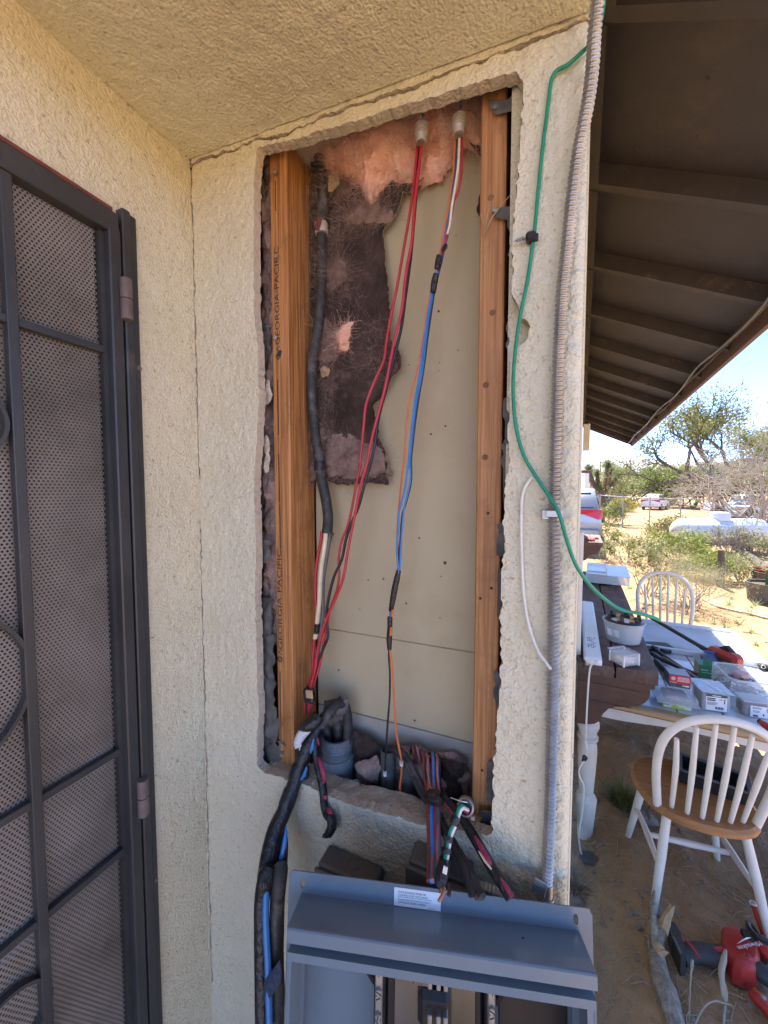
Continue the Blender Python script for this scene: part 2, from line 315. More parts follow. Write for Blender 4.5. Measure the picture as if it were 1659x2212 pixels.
def vnoise(x, y, seed=0):
    r = np.random.default_rng(seed); T = r.random((256, 256)); xi = np.floor(x).astype(int); yi = np.floor(y).astype(int); fx = x - xi; fy = y - yi
    fx = fx * fx * (3 - 2 * fx); fy = fy * fy * (3 - 2 * fy); a = T[xi % 256, yi % 256]; b = T[(xi + 1) % 256, yi % 256]; c = T[xi % 256, (yi + 1) % 256]; d = T[(xi + 1) % 256, (yi + 1) % 256]
    return (a * (1 - fx) + b * fx) * (1 - fy) + (c * (1 - fx) + d * fx) * fy
def fbm(x, y, seed=0, o=4): return sum(vnoise(x * 2 ** k + 7.3 * k, y * 2 ** k + 3.1 * k, seed + k) / 2 ** k for k in range(o)) / (2 - 2 ** (1 - o))
def stucco_h(x, y, seed=1, amp=1.):
    a = np.abs(fbm(x * 75, y * 75, seed, 3) - .5) * 2; b = np.clip((fbm(x * 38, y * 38, seed + 9, 3) - .47) * 5, 0, 1)
    c = fbm(x * 105, y * 105, seed + 31, 2) - .5
    return amp * (.0011 * b + .0010 * a + .0034 * c + .0022 * (fbm(x * 5, y * 5, seed + 20, 2) - .5))
def inpoly(x, y, poly):
    r = np.zeros(x.shape, bool); n = len(poly)
    for i in range(n):
        x1, y1 = poly[i]; x2, y2 = poly[(i + 1) % n]
        if y1 == y2: continue
        c = ((y1 > y) != (y2 > y)) & (x < (x2 - x1) * (y - y1) / (y2 - y1) + x1); r ^= c
    return r
def dpoly(x, y, poly):
    d = np.full(x.shape, 9e9)
    for i in range(len(poly)):
        a = np.array(poly[i]); b = np.array(poly[(i + 1) % len(poly)]); ab = b - a; L = max(ab @ ab, 1e-12)
        t = np.clip(((x - a[0]) * ab[0] + (y - a[1]) * ab[1]) / L, 0, 1); d = np.minimum(d, np.hypot(x - a[0] - t * ab[0], y - a[1] - t * ab[1]))
    return d
def sheet(us, vs, keep, pos, rim=None, smooth_it=2):
    """grid sheet; keep(U,V) masks cells; pos(U,V)->Nx3; rim = offset vector: walls of the cut edges. Returns (main mesh data, rim data)"""
    U, V = np.meshgrid(us, vs, indexing='ij'); nu, nv = U.shape
    uc = (U[:-1, :-1] + U[1:, 1:]) / 2; vc = (V[:-1, :-1] + V[1:, 1:]) / 2; K = keep(uc, vc)
    idx = np.arange(nu * nv).reshape(nu, nv); A = idx[:-1, :-1][K]; B = idx[1:, :-1][K]; C = idx[1:, 1:][K]; D = idx[:-1, 1:][K]
    F = np.stack([A, B, C, D], 1)
    Kp = np.pad(K, 1); c = Kp[1:-1, 1:-1]; E = []
    for (m, p, q) in ((c & ~Kp[1:-1, :-2], idx[:-1, :-1], idx[1:, :-1]), (c & ~Kp[2:, 1:-1], idx[1:, :-1], idx[1:, 1:]), (c & ~Kp[1:-1, 2:], idx[1:, 1:], idx[:-1, 1:]), (c & ~Kp[:-2, 1:-1], idx[:-1, 1:], idx[:-1, :-1])):
        E.append(np.stack([p[m], q[m]], 1))
    E = np.concatenate(E); u = U.ravel().copy(); v = V.ravel().copy()
    for _ in range(smooth_it):
        su = np.zeros_like(u); sv = np.zeros_like(u); n = np.zeros_like(u)
        for a, b in ((0, 1), (1, 0)):
            np.add.at(su, E[:, a], u[E[:, b]]); np.add.at(sv, E[:, a], v[E[:, b]]); np.add.at(n, E[:, a], 1)
        k = n >= 2; u[k] = .5 * u[k] + .5 * su[k] / n[k]; v[k] = .5 * v[k] + .5 * sv[k] / n[k]
    P = pos(u, v); used = np.unique(F); rm = np.full(nu * nv, -1); rm[used] = np.arange(len(used))
    main = (P[used], rm[F]); rimd = None
    if rim is not None:
        eb = np.unique(E); r2 = np.full(nu * nv, -1); r2[eb] = np.arange(len(eb)); k = len(eb); back = P[eb] + rim(u[eb], v[eb])
        mid = P[eb] * .5 + back * .5 + rng.normal(0, .0008, (k, 3))
        a = r2[E[:, 0]]; b = r2[E[:, 1]]
        rimd = (np.concatenate([P[eb], mid, back]), np.concatenate([np.stack([b, a, a + k, b + k], 1), np.stack([b + k, a + k, a + 2 * k, b + 2 * k], 1)]))
    return main, rimd
def fibres(name, pts, n, ln, wd, mat, parent=None, up=(0, 0, 0), curl=.6, kind='stuff'):
    """hair-thin ribbons scattered around the given points"""
    pts = np.asarray(pts); V = []; F = []
    for i in range(n):
        p = pts[rng.integers(len(pts))]; d = rng.normal(0, 1, 3) + np.array(up); d /= np.linalg.norm(d) + 1e-9
        L = ln * rng.uniform(.4, 1.4); s = np.cross(d, rng.normal(0, 1, 3)); s *= wd / (np.linalg.norm(s) + 1e-9); bend = rng.normal(0, curl, 3) * L
        o = len(V)
        for k in range(4):
            t = k / 3; q = p + d * L * (t - .3) + bend * t * t; V += [q - s, q + s]
        for k in range(3): F.append((o + 2 * k, o + 2 * k + 1, o + 2 * k + 3, o + 2 * k + 2))
    return O(name, npmesh(name, V, F), mat, parent, kind=kind)
def resample_jag(poly, step, amp, seed=0, closed=True):
    r = np.random.default_rng(seed); out = []
    for i in range(len(poly) - (not closed)):
        a = np.array(poly[i]); b = np.array(poly[(i + 1) % len(poly)]); n = max(1, int(np.linalg.norm(b - a) / step))
        for k in range(n): out.append(tuple(a + (b - a) * k / n + (r.normal(0, amp, 2) if k else 0)))
    return out
#MARK
# ------------------------------------------------------------------ ground, hills, slab
def gz(x, y):
    z = .06 * (fbm(x * 1.1 + 40, y * 1.1 + 40, 5, 3) - .5) + .045 * (fbm(x * 7 + 9, y * 7 + 9, 8, 3) - .5) + .016 * (fbm(x * 31 + 3, y * 31 + 3, 12, 2) - .5)
    z = z - .13 * np.clip((.42 - x) / .3, 0, 1) * np.clip((4 - y) / 1.0, 0, 1)
    far = np.clip((np.hypot(x - 1, y - 3) - 7) / 10, 0, 1)
    return z * (1 - far) + far * .35 * (fbm(x * .09 + 70, y * .09 + 70, 14, 3) - .5) + .22 * np.clip((y - 10) / 8, 0, 1) * np.clip((4.2 - x) / 2.5, 0, 1)
def gzs(x, y): return float(gz(np.array([float(x)]), np.array([float(y)]))[0])
def axis(lo, d0, d1, hi, st):
    a = [d0]; s = st
    while a[-1] > lo: s *= 1.16; a.append(a[-1] - s)
    b = list(np.arange(d0, d1, st)); s = st; c = [d1]
    while c[-1] < hi: s *= 1.07; c.append(c[-1] + s)
    return np.array(a[1:][::-1] + b + c)
gx = axis(-4000, -.05, 3.0, 4000, .016); gy = axis(-4000, .95, 5.2, 9000, .016)
GU, GV = np.meshgrid(gx, gy, indexing='ij'); gi = np.arange(GU.size).reshape(GU.shape)
gF = np.stack([gi[:-1, :-1], gi[1:, :-1], gi[1:, 1:], gi[:-1, 1:]], -1).reshape(-1, 4)
O('ground', npmesh('ground', np.stack([GU.ravel(), GV.ravel(), gz(GU.ravel(), GV.ravel())], 1), gF), sand, smooth='all', kind='structure')
O('porch_slab', MB().box((-1.6, -.9, .2), (3.3, 2.95, .5)), slab_m, kind='structure')
hv = []; hf = []; NH = 160
for i in range(NH + 1):
    a = R(-75) + R(150) * i / NH; d = 7500; x, y = d * math.sin(a), d * math.cos(a)
    h = 330 + 380 * float(fbm(np.array([i * .11 + 3]), np.array([.5]), 31, 4)[0]); hv += [(x, y, -5), (x * 1.05, y * 1.05, h * .55), (x * 1.16, y * 1.16, h + 60 * float(fbm(np.array([i * .7]), np.array([2.5]), 33, 2)[0]))]
for i in range(NH):
    for k in range(2): hf.append((3 * i + k, 3 * i + k + 1, 3 * i + 4 + k, 3 * i + 3 + k))
O('hills', MB().add(hv, hf), hill_m, smooth='all', kind='structure')

# ------------------------------------------------------------------ stucco wall with the cut-out opening
WY = .585; WXL, WXR = -.675, .038
def pl(z, pts, Y=WY): return [(float(p[0]), float(p[2])) for p in (aY(z(*q), Y) for q in pts)]
op_top = pl(Z2, [(90, 458), (250, 420), (400, 372), (560, 330), (760, 262), (900, 222), (1060, 170), (1250, 112), (1400, 70), (1472, 48)])
op_right = pl(Z2, [(1472, 120), (1465, 220), (1450, 450), (1430, 750), (1415, 960), (1405, 1180), (1415, 1230), (1450, 1290), (1490, 1350), (1500, 1410), (1470, 1470), (1410, 1510), (1400, 1620), (1395, 1800), (1390, 2100)]) + \
    pl(ZC, [(1572, 120), (1565, 400), (1558, 620), (1548, 900), (1543, 1150), (1560, 1200), (1545, 1300), (1530, 1480), (1515, 1620), (1500, 1900), (1490, 2130)]) + pl(ZF, [(1085, 1330)])
op_bot = pl(ZE, [(1540, 1205), (1250, 1120), (900, 1030), (720, 962), (560, 880), (350, 805), (165, 765)])
op_left = pl(ZC, [(102, 1812), (104, 1650), (108, 1560), (112, 1470), (104, 1330), (98, 1150), (90, 800), (95, 500), (82, 250), (85, 60)]) + pl(Z2, [(82, 2050), (98, 1750), (92, 1500), (72, 1300), (70, 1000), (70, 700), (78, 520)])
opening = resample_jag(op_top, .007, .0007, 1, False) + resample_jag(op_right, .007, .0018, 2, False) + resample_jag(op_bot, .008, .001, 3, False) + resample_jag(op_left, .007, .0008, 4, False)
def ceilz(x): return 2.611 - .07 * x
def jagl(t, seed, a=.004): return a * (fbm(t * 55, t * 0 + .5, seed, 4) - .35)
us = np.arange(WXL - .004, WXR + .0001, .0026); vs = np.arange(.45, 2.68, .0026)
def keepw(u, v):
    k = ~inpoly(u, v, opening)
    wander = .008 + .020 * np.abs(fbm(u * 9 + 2, u * 0 + .3, 41, 2) - .42) + .010 * (fbm(u * 60, u * 0 + .7, 43, 2) - .5)
    k &= np.abs(v - ceilz(u) + wander) > .0023 + .0012 * (fbm(u * 20, u * 0, 44, 2) > .58)
    k &= np.abs(u - WXL - .003 - .006 * fbm(v * 30, v * 0 + .5, 42, 3)) > .0018 * (fbm(v * 6, v * 0 + .2, 47, 2) > .40); return k
def posw(u, v):
    h = stucco_h(u, v, 1, .95 + .35 * np.clip((u + .12) / .1, 0, 1))
    er = np.clip((u - (WXR - .012)) / .012, 0, 1); sm = np.clip(dpoly(u, v, op_left) / .016, 0, 1)
    h = h * (.3 + .7 * sm)
    ob = np.array(op_bot); 
    return np.stack([u, WY - h + .010 * er ** 2, v], 1)
(mV, mF), (rV, rF) = sheet(us, vs, keepw, posw, lambda u, v: np.stack([u * 0, u * 0 + .019, v * 0], 1))
wall = thing('stucco_wall', 'cream stucco wall with a tall ragged cut-out showing studs and drywall', 'wall', (-.3, WY, .45))
tag(wall, kind='thing')
sf = O('stucco_face', npmesh('stucco_face', mV, mF), stucco, wall, smooth='all')
O('broken_edge', npmesh('broken_edge', rV, rF), mortar, sf)
# framing behind the stucco
SY = .62
def stud(x0, x1, y0, y1, z0, z1, mat, name='stud', **k):
    return O(name, MB().box(((x0 + x1) / 2, (y0 + y1) / 2, (z0 + z1) / 2), (x1 - x0, y1 - y0, z1 - z0), bev=.0025), mat, wall, **k)
sL = stud(-.505, -.466, SY, .706, 1.30, 2.66, wood_stud, label='orange-brown left stud stamped with black lettering')
sR = stud(-.108, -.070, SY + .004, .706, 1.30, 2.66, wood_stud2, label='right stud of the open bay')
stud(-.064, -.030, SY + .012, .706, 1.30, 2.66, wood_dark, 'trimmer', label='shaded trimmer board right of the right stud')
O('bottom_plate', MB().box((-.3, .665, 1.35), (.60, .085, .04), bev=.002), wood_stud2, wall)
O('cavity_backing', MB().box((-.33, .735, 1.6), (.70, .012, 2.3)).box((-.69, .67, 1.6), (.01, .12, 2.3)).box((-.73, .66, 1.7), (.106, .16, 2.4)).box((.026, .67, 1.6), (.01, .12, 2.3)).box((-.33, .67, 2.72), (.7, .12, .01)), felt, wall)  # unseen dark backing, corner box added to block a light leak
for i, (z0, z1, m) in enumerate(((1.7005, 2.66, drywall), (1.5255, 1.6993, drywall), (1.36, 1.5232, drywall2))):
    O('drywall_panel', MB().box((-.287, .715 + .0012 * i, (z0 + z1) / 2), (.358, .012, z1 - z0), bev=.0015), m, wall)
O('furring_board', MB().box((-.587, .70, 1.9), (.155, .02, 1.6)), felt, wall)
# nails and plates
def nail(p, Y, r=.0042, tiltx=.2):
    p = aY(p, Y); a = Vector((tiltx, -1, .15)); return MB().lathe([(r * .35, -.004), (r * .35, .006), (r, .0062), (r * .95, .008), (0, .0086)], p, a, 10)
for q in (Z2(190, 597), Z2(195, 1030), Z2(192, 1448)): O('nail', nail(q, SY), galv, sL, local=True)
O('nail', MB().ico(aY(Z2(205, 1520), SY), .006, (1, .4, 1.2), .3), ink, sL, label='dark knot in the left stud')
for q in (Z2(1322, 268), Z2(1318, 797)): O('nail', nail(q, SY + .002), galv, sR)
O('felt_tab', MB().add([aY(Z2(*q), Y) for q, Y in (((1280, 205), .619), ((1390, 205), .619), ((1465, 120), .612), ((1465, 250), .611), ((1330, 285), .619), ((1305, 262), .618))], [(0, 1, 2, 3, 4, 5)]), felt, sR)
O('felt_tab', MB().add([aY(Z2(*q), Y) for q, Y in (((1308, 770), .617), ((1425, 755), .612), ((1425, 838), .611), ((1310, 812), .617))], [(0, 1, 2, 3)]), felt, sR)
for q in ((1300, 712), (1310, 1310), (1275, 1685), (1270, 2060)):
    O('knot', MB().lathe([(.005, 0), (.0045, .0006), (0, .0008)], aY(Z2(*q), SY + .004), (0, -1, 0), 9), wood_dark, sR)
for q in ((1425, 820), (1470, 315), (1435, 1840), (1490, 760)): O('knot', MB().lathe([(.0025, 0), (.002, .0006), (0, .0008)], aY(ZC(*q), SY + .004), (0, -1, 0), 9), ink, sR)
# splinters at the right stud
O('splinter', MB().tube([aY(Z2(*q), .612) for q in ((1265, 915), (1300, 830), (1350, 760), (1420, 680))], [.0004, .0012, .001, .0003], 5), splint, sR)
O('splinter', MB().tube([aY(Z2(*q), .614) for q in ((1245, 800), (1265, 850), (1262, 900))], [.0005, .0012, .0005], 5), splint, sR)
O('splinter', MB().tube([aY(Z2(*q), .615) for q in ((1290, 770), (1275, 850), (1268, 915))], [.0003, .001, .0005], 5), splint, sR)
# lettering stamped up the left stud
def stamp(x, y0, y1, s, h=.0105):
    a = aY((x, y0), SY); b = aY((x + 1, y1), SY); return text('stamped_lettering', s, a + np.array([h * .5, 0, 0]), (0, 0, 1), (-1, 0, 0), float(b[2] - a[2]), h, ink, sL, off=.0006)
stamp(606, 1402, 1187, 'GEORGIA-PACIFIC'); stamp(600, 745, 532, 'GEORGIA-PACIFIC')
for x, y0, y1 in ((605.5, 1185, 1090), (603.5, 1085, 980), (601, 940, 820), (606.5, 1600, 1450), (595.5, 455, 390)):
    a = aY((x, y0), SY - .0006); b = aY((x - .8, y1), SY - .0006); O('stamped_line', MB().box((a + b) / 2, (.0016, .0006, abs(b[2] - a[2]))), ink, sL)
for cx, cy in ((605, 1424), (601, 770)):
    c = aY((cx, cy), SY - .0006); m = MB()
    for rr in (.0055, .0030): m.tube([c + np.array([rr * math.cos(t * .5236), 0, rr * math.sin(t * .5236)]) for t in range(13)], .0006, 4, 1)
    m.box(c + np.array([0, 0, .012]), (.008, .0006, .0012), Matrix.Rotation(.6, 3, 'Y')).box(c + np.array([0, 0, .017]), (.010, .0006, .0012), Matrix.Rotation(-.6, 3, 'Y')); O('stamped_logo', m, ink, sL)
# specks and pinholes in the drywall
m = MB()
for q, r in (((1030, 1303), .0024), ((990, 1940), .0022), ((1065, 1898), .002), ((1130, 1505), .0014), ((1035, 1570), .0012), ((1030, 1612), .0012), ((875, 1580), .0012), ((1120, 910), .0012), ((970, 620), .0012)): m.lathe([(r, 0), (r * .8, .0006), (0, .0007)], aY(Z2(*q), .709), (0, -1, 0), 8)
for q, r in (((850, 705), .0022), ((760, 712), .0018), ((1062, 462), .002), ((985, 850), .0022), ((1215, 610), .0034), ((1190, 690), .0014), ((585, 1245), .0022), ((1035, 1545), .002), ((1185, 935), .0014), ((710, 885), .0012)): m.lathe([(r, 0), (r * .8, .0006), (0, .0007)], aY(ZC(*q), .709), (0, -1, 0), 7)
O('drywall_specks', m, M('speck_grime', (.10, .08, .05), rough=.9), wall, kind='stuff')
# felt scraps and debris in the slot left of the stud
def scrap(name, poly, Y, mat, parent, curl=.006, seed=0, step=.0035):
    p = poly; us = np.arange(min(a for a, b in p) - step, max(a for a, b in p) + step, step); vs = np.arange(min(b for a, b in p) - step, max(b for a, b in p) + step, step)
    def pos(u, v): return np.stack([u, Y + curl * (fbm(u * 40 + seed, v * 40, seed, 3) - .5) * 2, v], 1)
    mn, _ = sheet(us, vs, lambda u, v: inpoly(u, v, p), pos); return O(name, npmesh(name, *mn), mat, parent, smooth='all')
def slot(y0, y1, xl, xr, seed):
    r = random.Random(seed); n = 7; L = [(xl + r.uniform(-2, 4), y0 + (y1 - y0) * i / n) for i in range(n + 1)]; Rr = [(xr + r.uniform(-5, 4), y0 + (y1 - y0) * i / n) for i in range(n + 1)]
    return pl(ZD, L + Rr[::-1], .622)
for i, (y0, y1, xl, xr) in enumerate(((330, 420, 556, 572), (420, 560, 550, 564), (560, 690, 548, 562), (700, 800, 552, 584), (800, 870, 556, 580), (905, 1000, 558, 574), (1010, 1090, 557, 572), (1090, 1180, 558, 575), (1165, 1215, 560, 590), (1290, 1370, 562, 592), (1370, 1470, 565, 596), (1460, 1560, 562, 600), (1550, 1640, 570, 604))):
    scrap('felt_scrap', slot(y0, y1, xl, xr, i), .618 - .002 * (i % 3), felt, wall, .009, i)
for i, (y0, y1, xl, xr) in enumerate(((690, 760, 1096, 1128), (470, 560, 1098, 1112), (860, 960, 1090, 1106), (960, 1090, 1086, 1100), (1130, 1200, 1076, 1096), (1225, 1330, 1078, 1094), (1440, 1520, 1068, 1084), (1640, 1720, 1054, 1072), (1740, 1800, 1040, 1064))):
    scrap('felt_scrap', slot(y0, y1, xl, xr, i + 40), .613 - .001 * (i % 3), felt, wall, .006, i + 60)
for i, (cx, cy, wx, wy) in enumerate(((578, 850, 10, 24), (576, 960, 8, 22), (580, 830, 7, 10), (578, 1000, 7, 22))):
    scrap('mortar_chunk', pl(ZD, [(cx + wx * math.cos(t) * random.uniform(.8, 1.2), cy + wy * math.sin(t) * random.uniform(.85, 1.15)) for t in np.linspace(0, 6.0, 11)], .612), .612, mortar, wall, .006, i + 20)
# sill: rough mortar shelf at the foot of the cut-out
sp = [aY(ZE(*q), WY + .001) for q in ((165, 765), (350, 805), (560, 880), (720, 962), (900, 1030), (1250, 1120), (1540, 1205))] + [aY(ZF(1085, 1330), WY + .001)]
sv = []; sfc = []; NS = 60; ND = 7
xs = np.linspace(sp[0][0], sp[-1][0], NS); zs = np.interp(xs, [p[0] for p in sp], [p[2] for p in sp])
for i in range(NS):
    for k in range(ND):
        t = k / (ND - 1); sv.append((xs[i], WY + .001 + .05 * t, zs[i] - .001 + .004 * t + .009 * (float(fbm(np.array([xs[i] * 60]), np.array([t * 3.]), 61, 3)[0]) - .5) * (t > 0)))
for i in range(NS - 1):
    for k in range(ND - 1): a = i * ND + k; sfc.append((a, a + ND, a + ND + 1, a + 1))
O('sill', MB().add(sv, sfc), ledge_dust, wall, smooth='all')
# lower return of the facade and wall core
O('side_face', MB().prism([(WXR, .600, .0), (WXR - .10, .612, .0), (WXR - .10 + .49, 7.78, .0), (WXR + .485, 7.78, .0)], (0, 0, 3.16)), stucco, wall)

# ------------------------------------------------------------------ stucco porch ceiling and door wall
us = np.arange(WXL, .05, .0034); vs = np.arange(-.35, WY - .0005, .0034)  # unseen front of the ceiling cut short to let light into the porch
def posc(u, v):
    sm = np.clip((fbm(u * 6 + 3, v * 6 + 2, 77, 3) - .5) * 8, 0, 1)
    h = stucco_h(u * .9, v * .9, 51, .75) * (1 - .7 * sm); h += .002 * np.abs(fbm(u * 16 + v * 10, v * 14, 55, 2) - .5)
    return np.stack([u, v, ceilz(u) - h], 1)
mn, rd = sheet(us, vs, lambda u, v: v < WY - .0015, posc, lambda u, v: np.stack([u * 0, u * 0, u * 0 + .02], 1), 0)
cl = thing('porch_ceiling', 'sloping cream stucco porch ceiling above the cut-out', 'ceiling', (-.3, .2, 2.63)); tag(cl, kind='thing')
cf = O('ceiling_face', npmesh('ceiling_face', *mn), stucco, cl, smooth='all'); O('ceiling_edge', npmesh('ceiling_edge', *rd), mortar, cf)
O('ceiling_slab', MB().prism([(-1.0, -.36, ceilz(-1) + .022), (.048, -.36, ceilz(.05) + .022), (.048, .70, ceilz(.05) + .022), (-1.0, .70, ceilz(-1) + .022)], (0, 0, .05)), mortar, cl)
us = np.arange(-.06, WY + .004, .0032); vs = np.arange(.44, 2.672, .0032)
JY, JZ = .480, 2.468
def posd(u, v): return np.stack([WXL + stucco_h(u, v, 91, .8) * np.clip((fbm(u * 3.4, v * 3.4, 95, 3) - .30) * 6, .3, 1.2), u, v], 1)
mn, _ = sheet(us, vs, lambda u, v: ~((u < JY - .02) & (v < JZ - .02)), posd)
dw = thing('door_wall', 'smoother cream stucco side wall around the security door', 'wall', (WXL, .2, .45)); tag(dw, kind='thing')
O('stucco_face', npmesh('door_wall_face', *mn), stucco, dw, smooth='all')
O('wall_core', MB().box((-.73, .53, 1.55), (.10, .10, 2.3)).box((-.73, -.1, 2.60), (.10, 1.2, .22)).box((-.735, -.45, 1.5), (.10, .8, 2.2)), mortar, dw)

# ------------------------------------------------------------------ roof overhang along the side of the house
FO = np.array([WXR, WY]); FA = R(3.85); FV = np.array([math.sin(FA), math.cos(FA)]); FU = np.array([FV[1], -FV[0]])
def fac(a, s, z): p = FO + FU * a + FV * s; return Vector((p[0], p[1], z))
def ez(a): return 3.16 - .487 * a
ev = thing('roof_eave', 'dark brown painted roof overhang with exposed rafters', 'roof', tuple(fac(0, 3, 3.16))); tag(ev, kind='thing')
AO = .735; RD = .080
def slab(a0, a1, s0, s1, zb, zt, bz=ez): # board that follows the roof slope
    P = [fac(a, s, bz(a) + z) for z in (zb, zt) for (a, s) in ((a0, s0), (a1, s0), (a1, s1), (a0, s1))]
    return P, [(0, 1, 2, 3), (7, 6, 5, 4), (0, 4, 5, 1), (1, 5, 6, 2), (2, 6, 7, 3), (3, 7, 4, 0)]
O('roof_deck', MB().add(*slab(-4.2, AO + .03, -.42, 7.15, RD, RD + .02)), eave_m, ev)  # unseen inner stretch added to block sun, near end cut short for light
O('roofing', MB().add(*slab(-4.2, AO + .06, -.44, 7.18, RD + .022, RD + .03)), roofing, ev)
SR = [.54 + .593 * n for n in range(-1, 12)]
for s in SR: 
    O('rafter', MB().add(*slab(-.02, AO, s - .019, s + .019, 0, RD - .001)), eave_edge if s > .5 else eave_m, ev)
for s0, s1 in zip(SR[:-1], SR[1:]): O('blocking', MB().add(*slab(.0, .03, s0 + .0195, s1 - .0195, -.004, RD - .002)), eave_m, ev)
O('ledger_board', MB().add(*slab(.001, .045, -.4, .52, -.03, RD - .003)), eave_edge, ev)
O('fascia_board', MB().add([fac(a, s, ez(AO) + z) for z in (-.045, RD + .02) for (a, s) in ((AO + .001, -.42), (AO + .024, -.42), (AO + .024, 7.16), (AO + .001, 7.16))], [(0, 1, 2, 3), (7, 6, 5, 4), (0, 4, 5, 1), (1, 5, 6, 2), (2, 6, 7, 3), (3, 7, 4, 0)]), fascia_m, ev)
O('end_rafter', MB().add(*slab(0, AO, 7.1, 7.14, -.03, RD)), fascia_m, ev)
m = MB()
for _ in range(26):
    a, s = random.uniform(.06, .7), random.uniform(.65, 3.2); p = fac(a, s, ez(a) + RD - .001); m.tube([p, p + Vector((random.uniform(-.01, .01), random.uniform(-.02, .02), -.002))], .0016, 5, 1)
O('nail_tips', m, eave_edge, ev, kind='stuff')

# ------------------------------------------------------------------ security door
sd = thing('security_door', 'dark steel security screen door with perforated mesh and scrollwork', 'door', (-.66, .28, .45)); tag(sd, kind='thing')
DX = -.660
O('jamb', MB().box((DX - .013, .4445, 1.46), (.028, .0145, 2.02), bev=.002), steel_door, sd)
O('jamb_flange', MB().box((DX - .019, .4590, 1.46), (.028, .0135, 2.02), bev=.002), steel_door, sd)
O('stile', MB().box((DX - .012, .4245, 1.45), (.026, .0190, 1.96), bev=.002), steel_door, sd)
O('stile_edge', MB().box((DX - .020, .4112, 1.45), (.014, .0075, 1.96)), steel_door, sd)
O('top_rail', MB().box((DX - .012, .115, 2.437), (.0245, .635, .034), bev=.002), steel_door, sd)
O('head_strip', MB().box((DX - .014, .085, 2.459), (.020, .68, .0055)), rustpaint, sd)
O('head_frame', MB().box((DX - .026, .08, 2.466), (.014, .74, .010), bev=.001), steel_door, sd)
for z, nm in ((2.230, 'cross_bar'), (1.552, 'cross_bar'), (1.3715, 'cross_bar')):
    O(nm, MB().box((DX - .014, .352, z), (.010, .112, .0115), bev=.001), steel_door, sd); O(nm, MB().box((DX - .014, .12, z), (.010, .33, .0115), bev=.001), steel_door, sd)
O('upright_bar', MB().box((DX - .012, .290, 1.45), (.013, .0125, 1.95), bev=.001), steel_door, sd)
O('upright_bar', MB().box((DX - .012, .06, 1.45), (.013, .0125, 1.95), bev=.001), steel_door, sd)
def ring(cy, cz, r, a0=0, a1=360):
    n = 40; P = [(DX - .012, cy + r * math.cos(R(a0 + (a1 - a0) * i / n)), cz + r * math.sin(R(a0 + (a1 - a0) * i / n))) for i in range(n + 1)]
    vs = []; fs = []
    for i, p in enumerate(P):
        t = R(a0 + (a1 - a0) * i / n); d = Vector((0, math.cos(t), math.sin(t)))
        for dx, dr in ((-.006, -.0025), (.006, -.0025), (.006, .0025), (-.006, .0025)): vs.append(Vector(p) + Vector((dx, 0, 0)) + d * dr)
    for i in range(n):
        for k in range(4): fs.append((4 * i + k, 4 * i + (k + 1) % 4, 4 * i + 4 + (k + 1) % 4, 4 * i + 4 + k))
    return MB().add(vs, fs)
O('scroll', ring(.2315, 2.090, .047), steel_door, sd); O('scroll', ring(.178, 1.746, .113, -75, 75), steel_door, sd); O('scroll', ring(.245, 1.255, .050), steel_door, sd)
# perforated sheet: hexagonal holes on a staggered pitch
PX, PZ = .0056, .00485; ny = int((.412 - .205) / PX); nz = int((2.424 - .55) / PZ)
cy = (.205 + PX * (np.arange(ny)[None, :] + .5 * (np.arange(nz)[:, None] % 2))).ravel(); cz = (.55 + PZ * np.repeat(np.arange(nz), ny))
hexa = np.array([(math.cos(R(90 + 60 * k)), math.sin(R(90 + 60 * k))) for k in range(6)]); ro = PX / math.sqrt(3); ri = .00162
Vo = np.stack([cy[:, None] + ro * hexa[None, :, 0], cz[:, None] + ro * hexa[None, :, 1]], -1); Vi = np.stack([cy[:, None] + ri * hexa[None, :, 0], cz[:, None] + ri * hexa[None, :, 1]], -1)
A = np.concatenate([Vo, Vi], 1).reshape(-1, 2); V3 = np.stack([np.full(len(A), DX - .022), A[:, 0], A[:, 1]], 1)
q = np.array([(k, (k + 1) % 6, 6 + (k + 1) % 6, 6 + k) for k in range(6)]); F4 = (np.arange(len(cy))[:, None, None] * 12 + q[None]).reshape(-1, 4)
O('perforated_screen', npmesh('perforated_screen', V3, F4), mesh_mat, sd, kind='stuff')
O('inner_door', MB().box((-.725, .0, 1.45), (.02, 1.0, 2.1)), door_wood, sd)
bp = aX((22, 2035), -.700); O('blue_sheet', MB().box((-.700, bp[1] - .06, bp[2]), (.006, .20, .05), Matrix.Rotation(R(0), 3, 'X'), .001), blue_plastic, sd)
for q in ((273, 647), (309, 1722)):
    c = aX(q, DX + .006); h = .033
    g = O('hinge', MB().lathe([(0, .0005), (.0085, .001), (.009, .004), (.009, h - .002), (.0085, h), (0, h)], c, (0, 0, 1), 14), hinge_mat, sd, smooth=True)
    O('hinge_barrel', MB().lathe([(0, -h), (.0086, -h), (.009, -h + .003), (.009, -.003), (.0085, -.0005), (0, -.0004)], c, (0, 0, 1), 14), hinge_mat, g, smooth=True)
for q in ((299, 796), (335, 1900)):
    c = aX(q, DX - .008); O('bolt_head', MB().lathe([(.0052, -.006), (.0052, .002), (.004, .004), (0, .0045)], c, (1, 0, 0), 6), hinge_mat, sd)
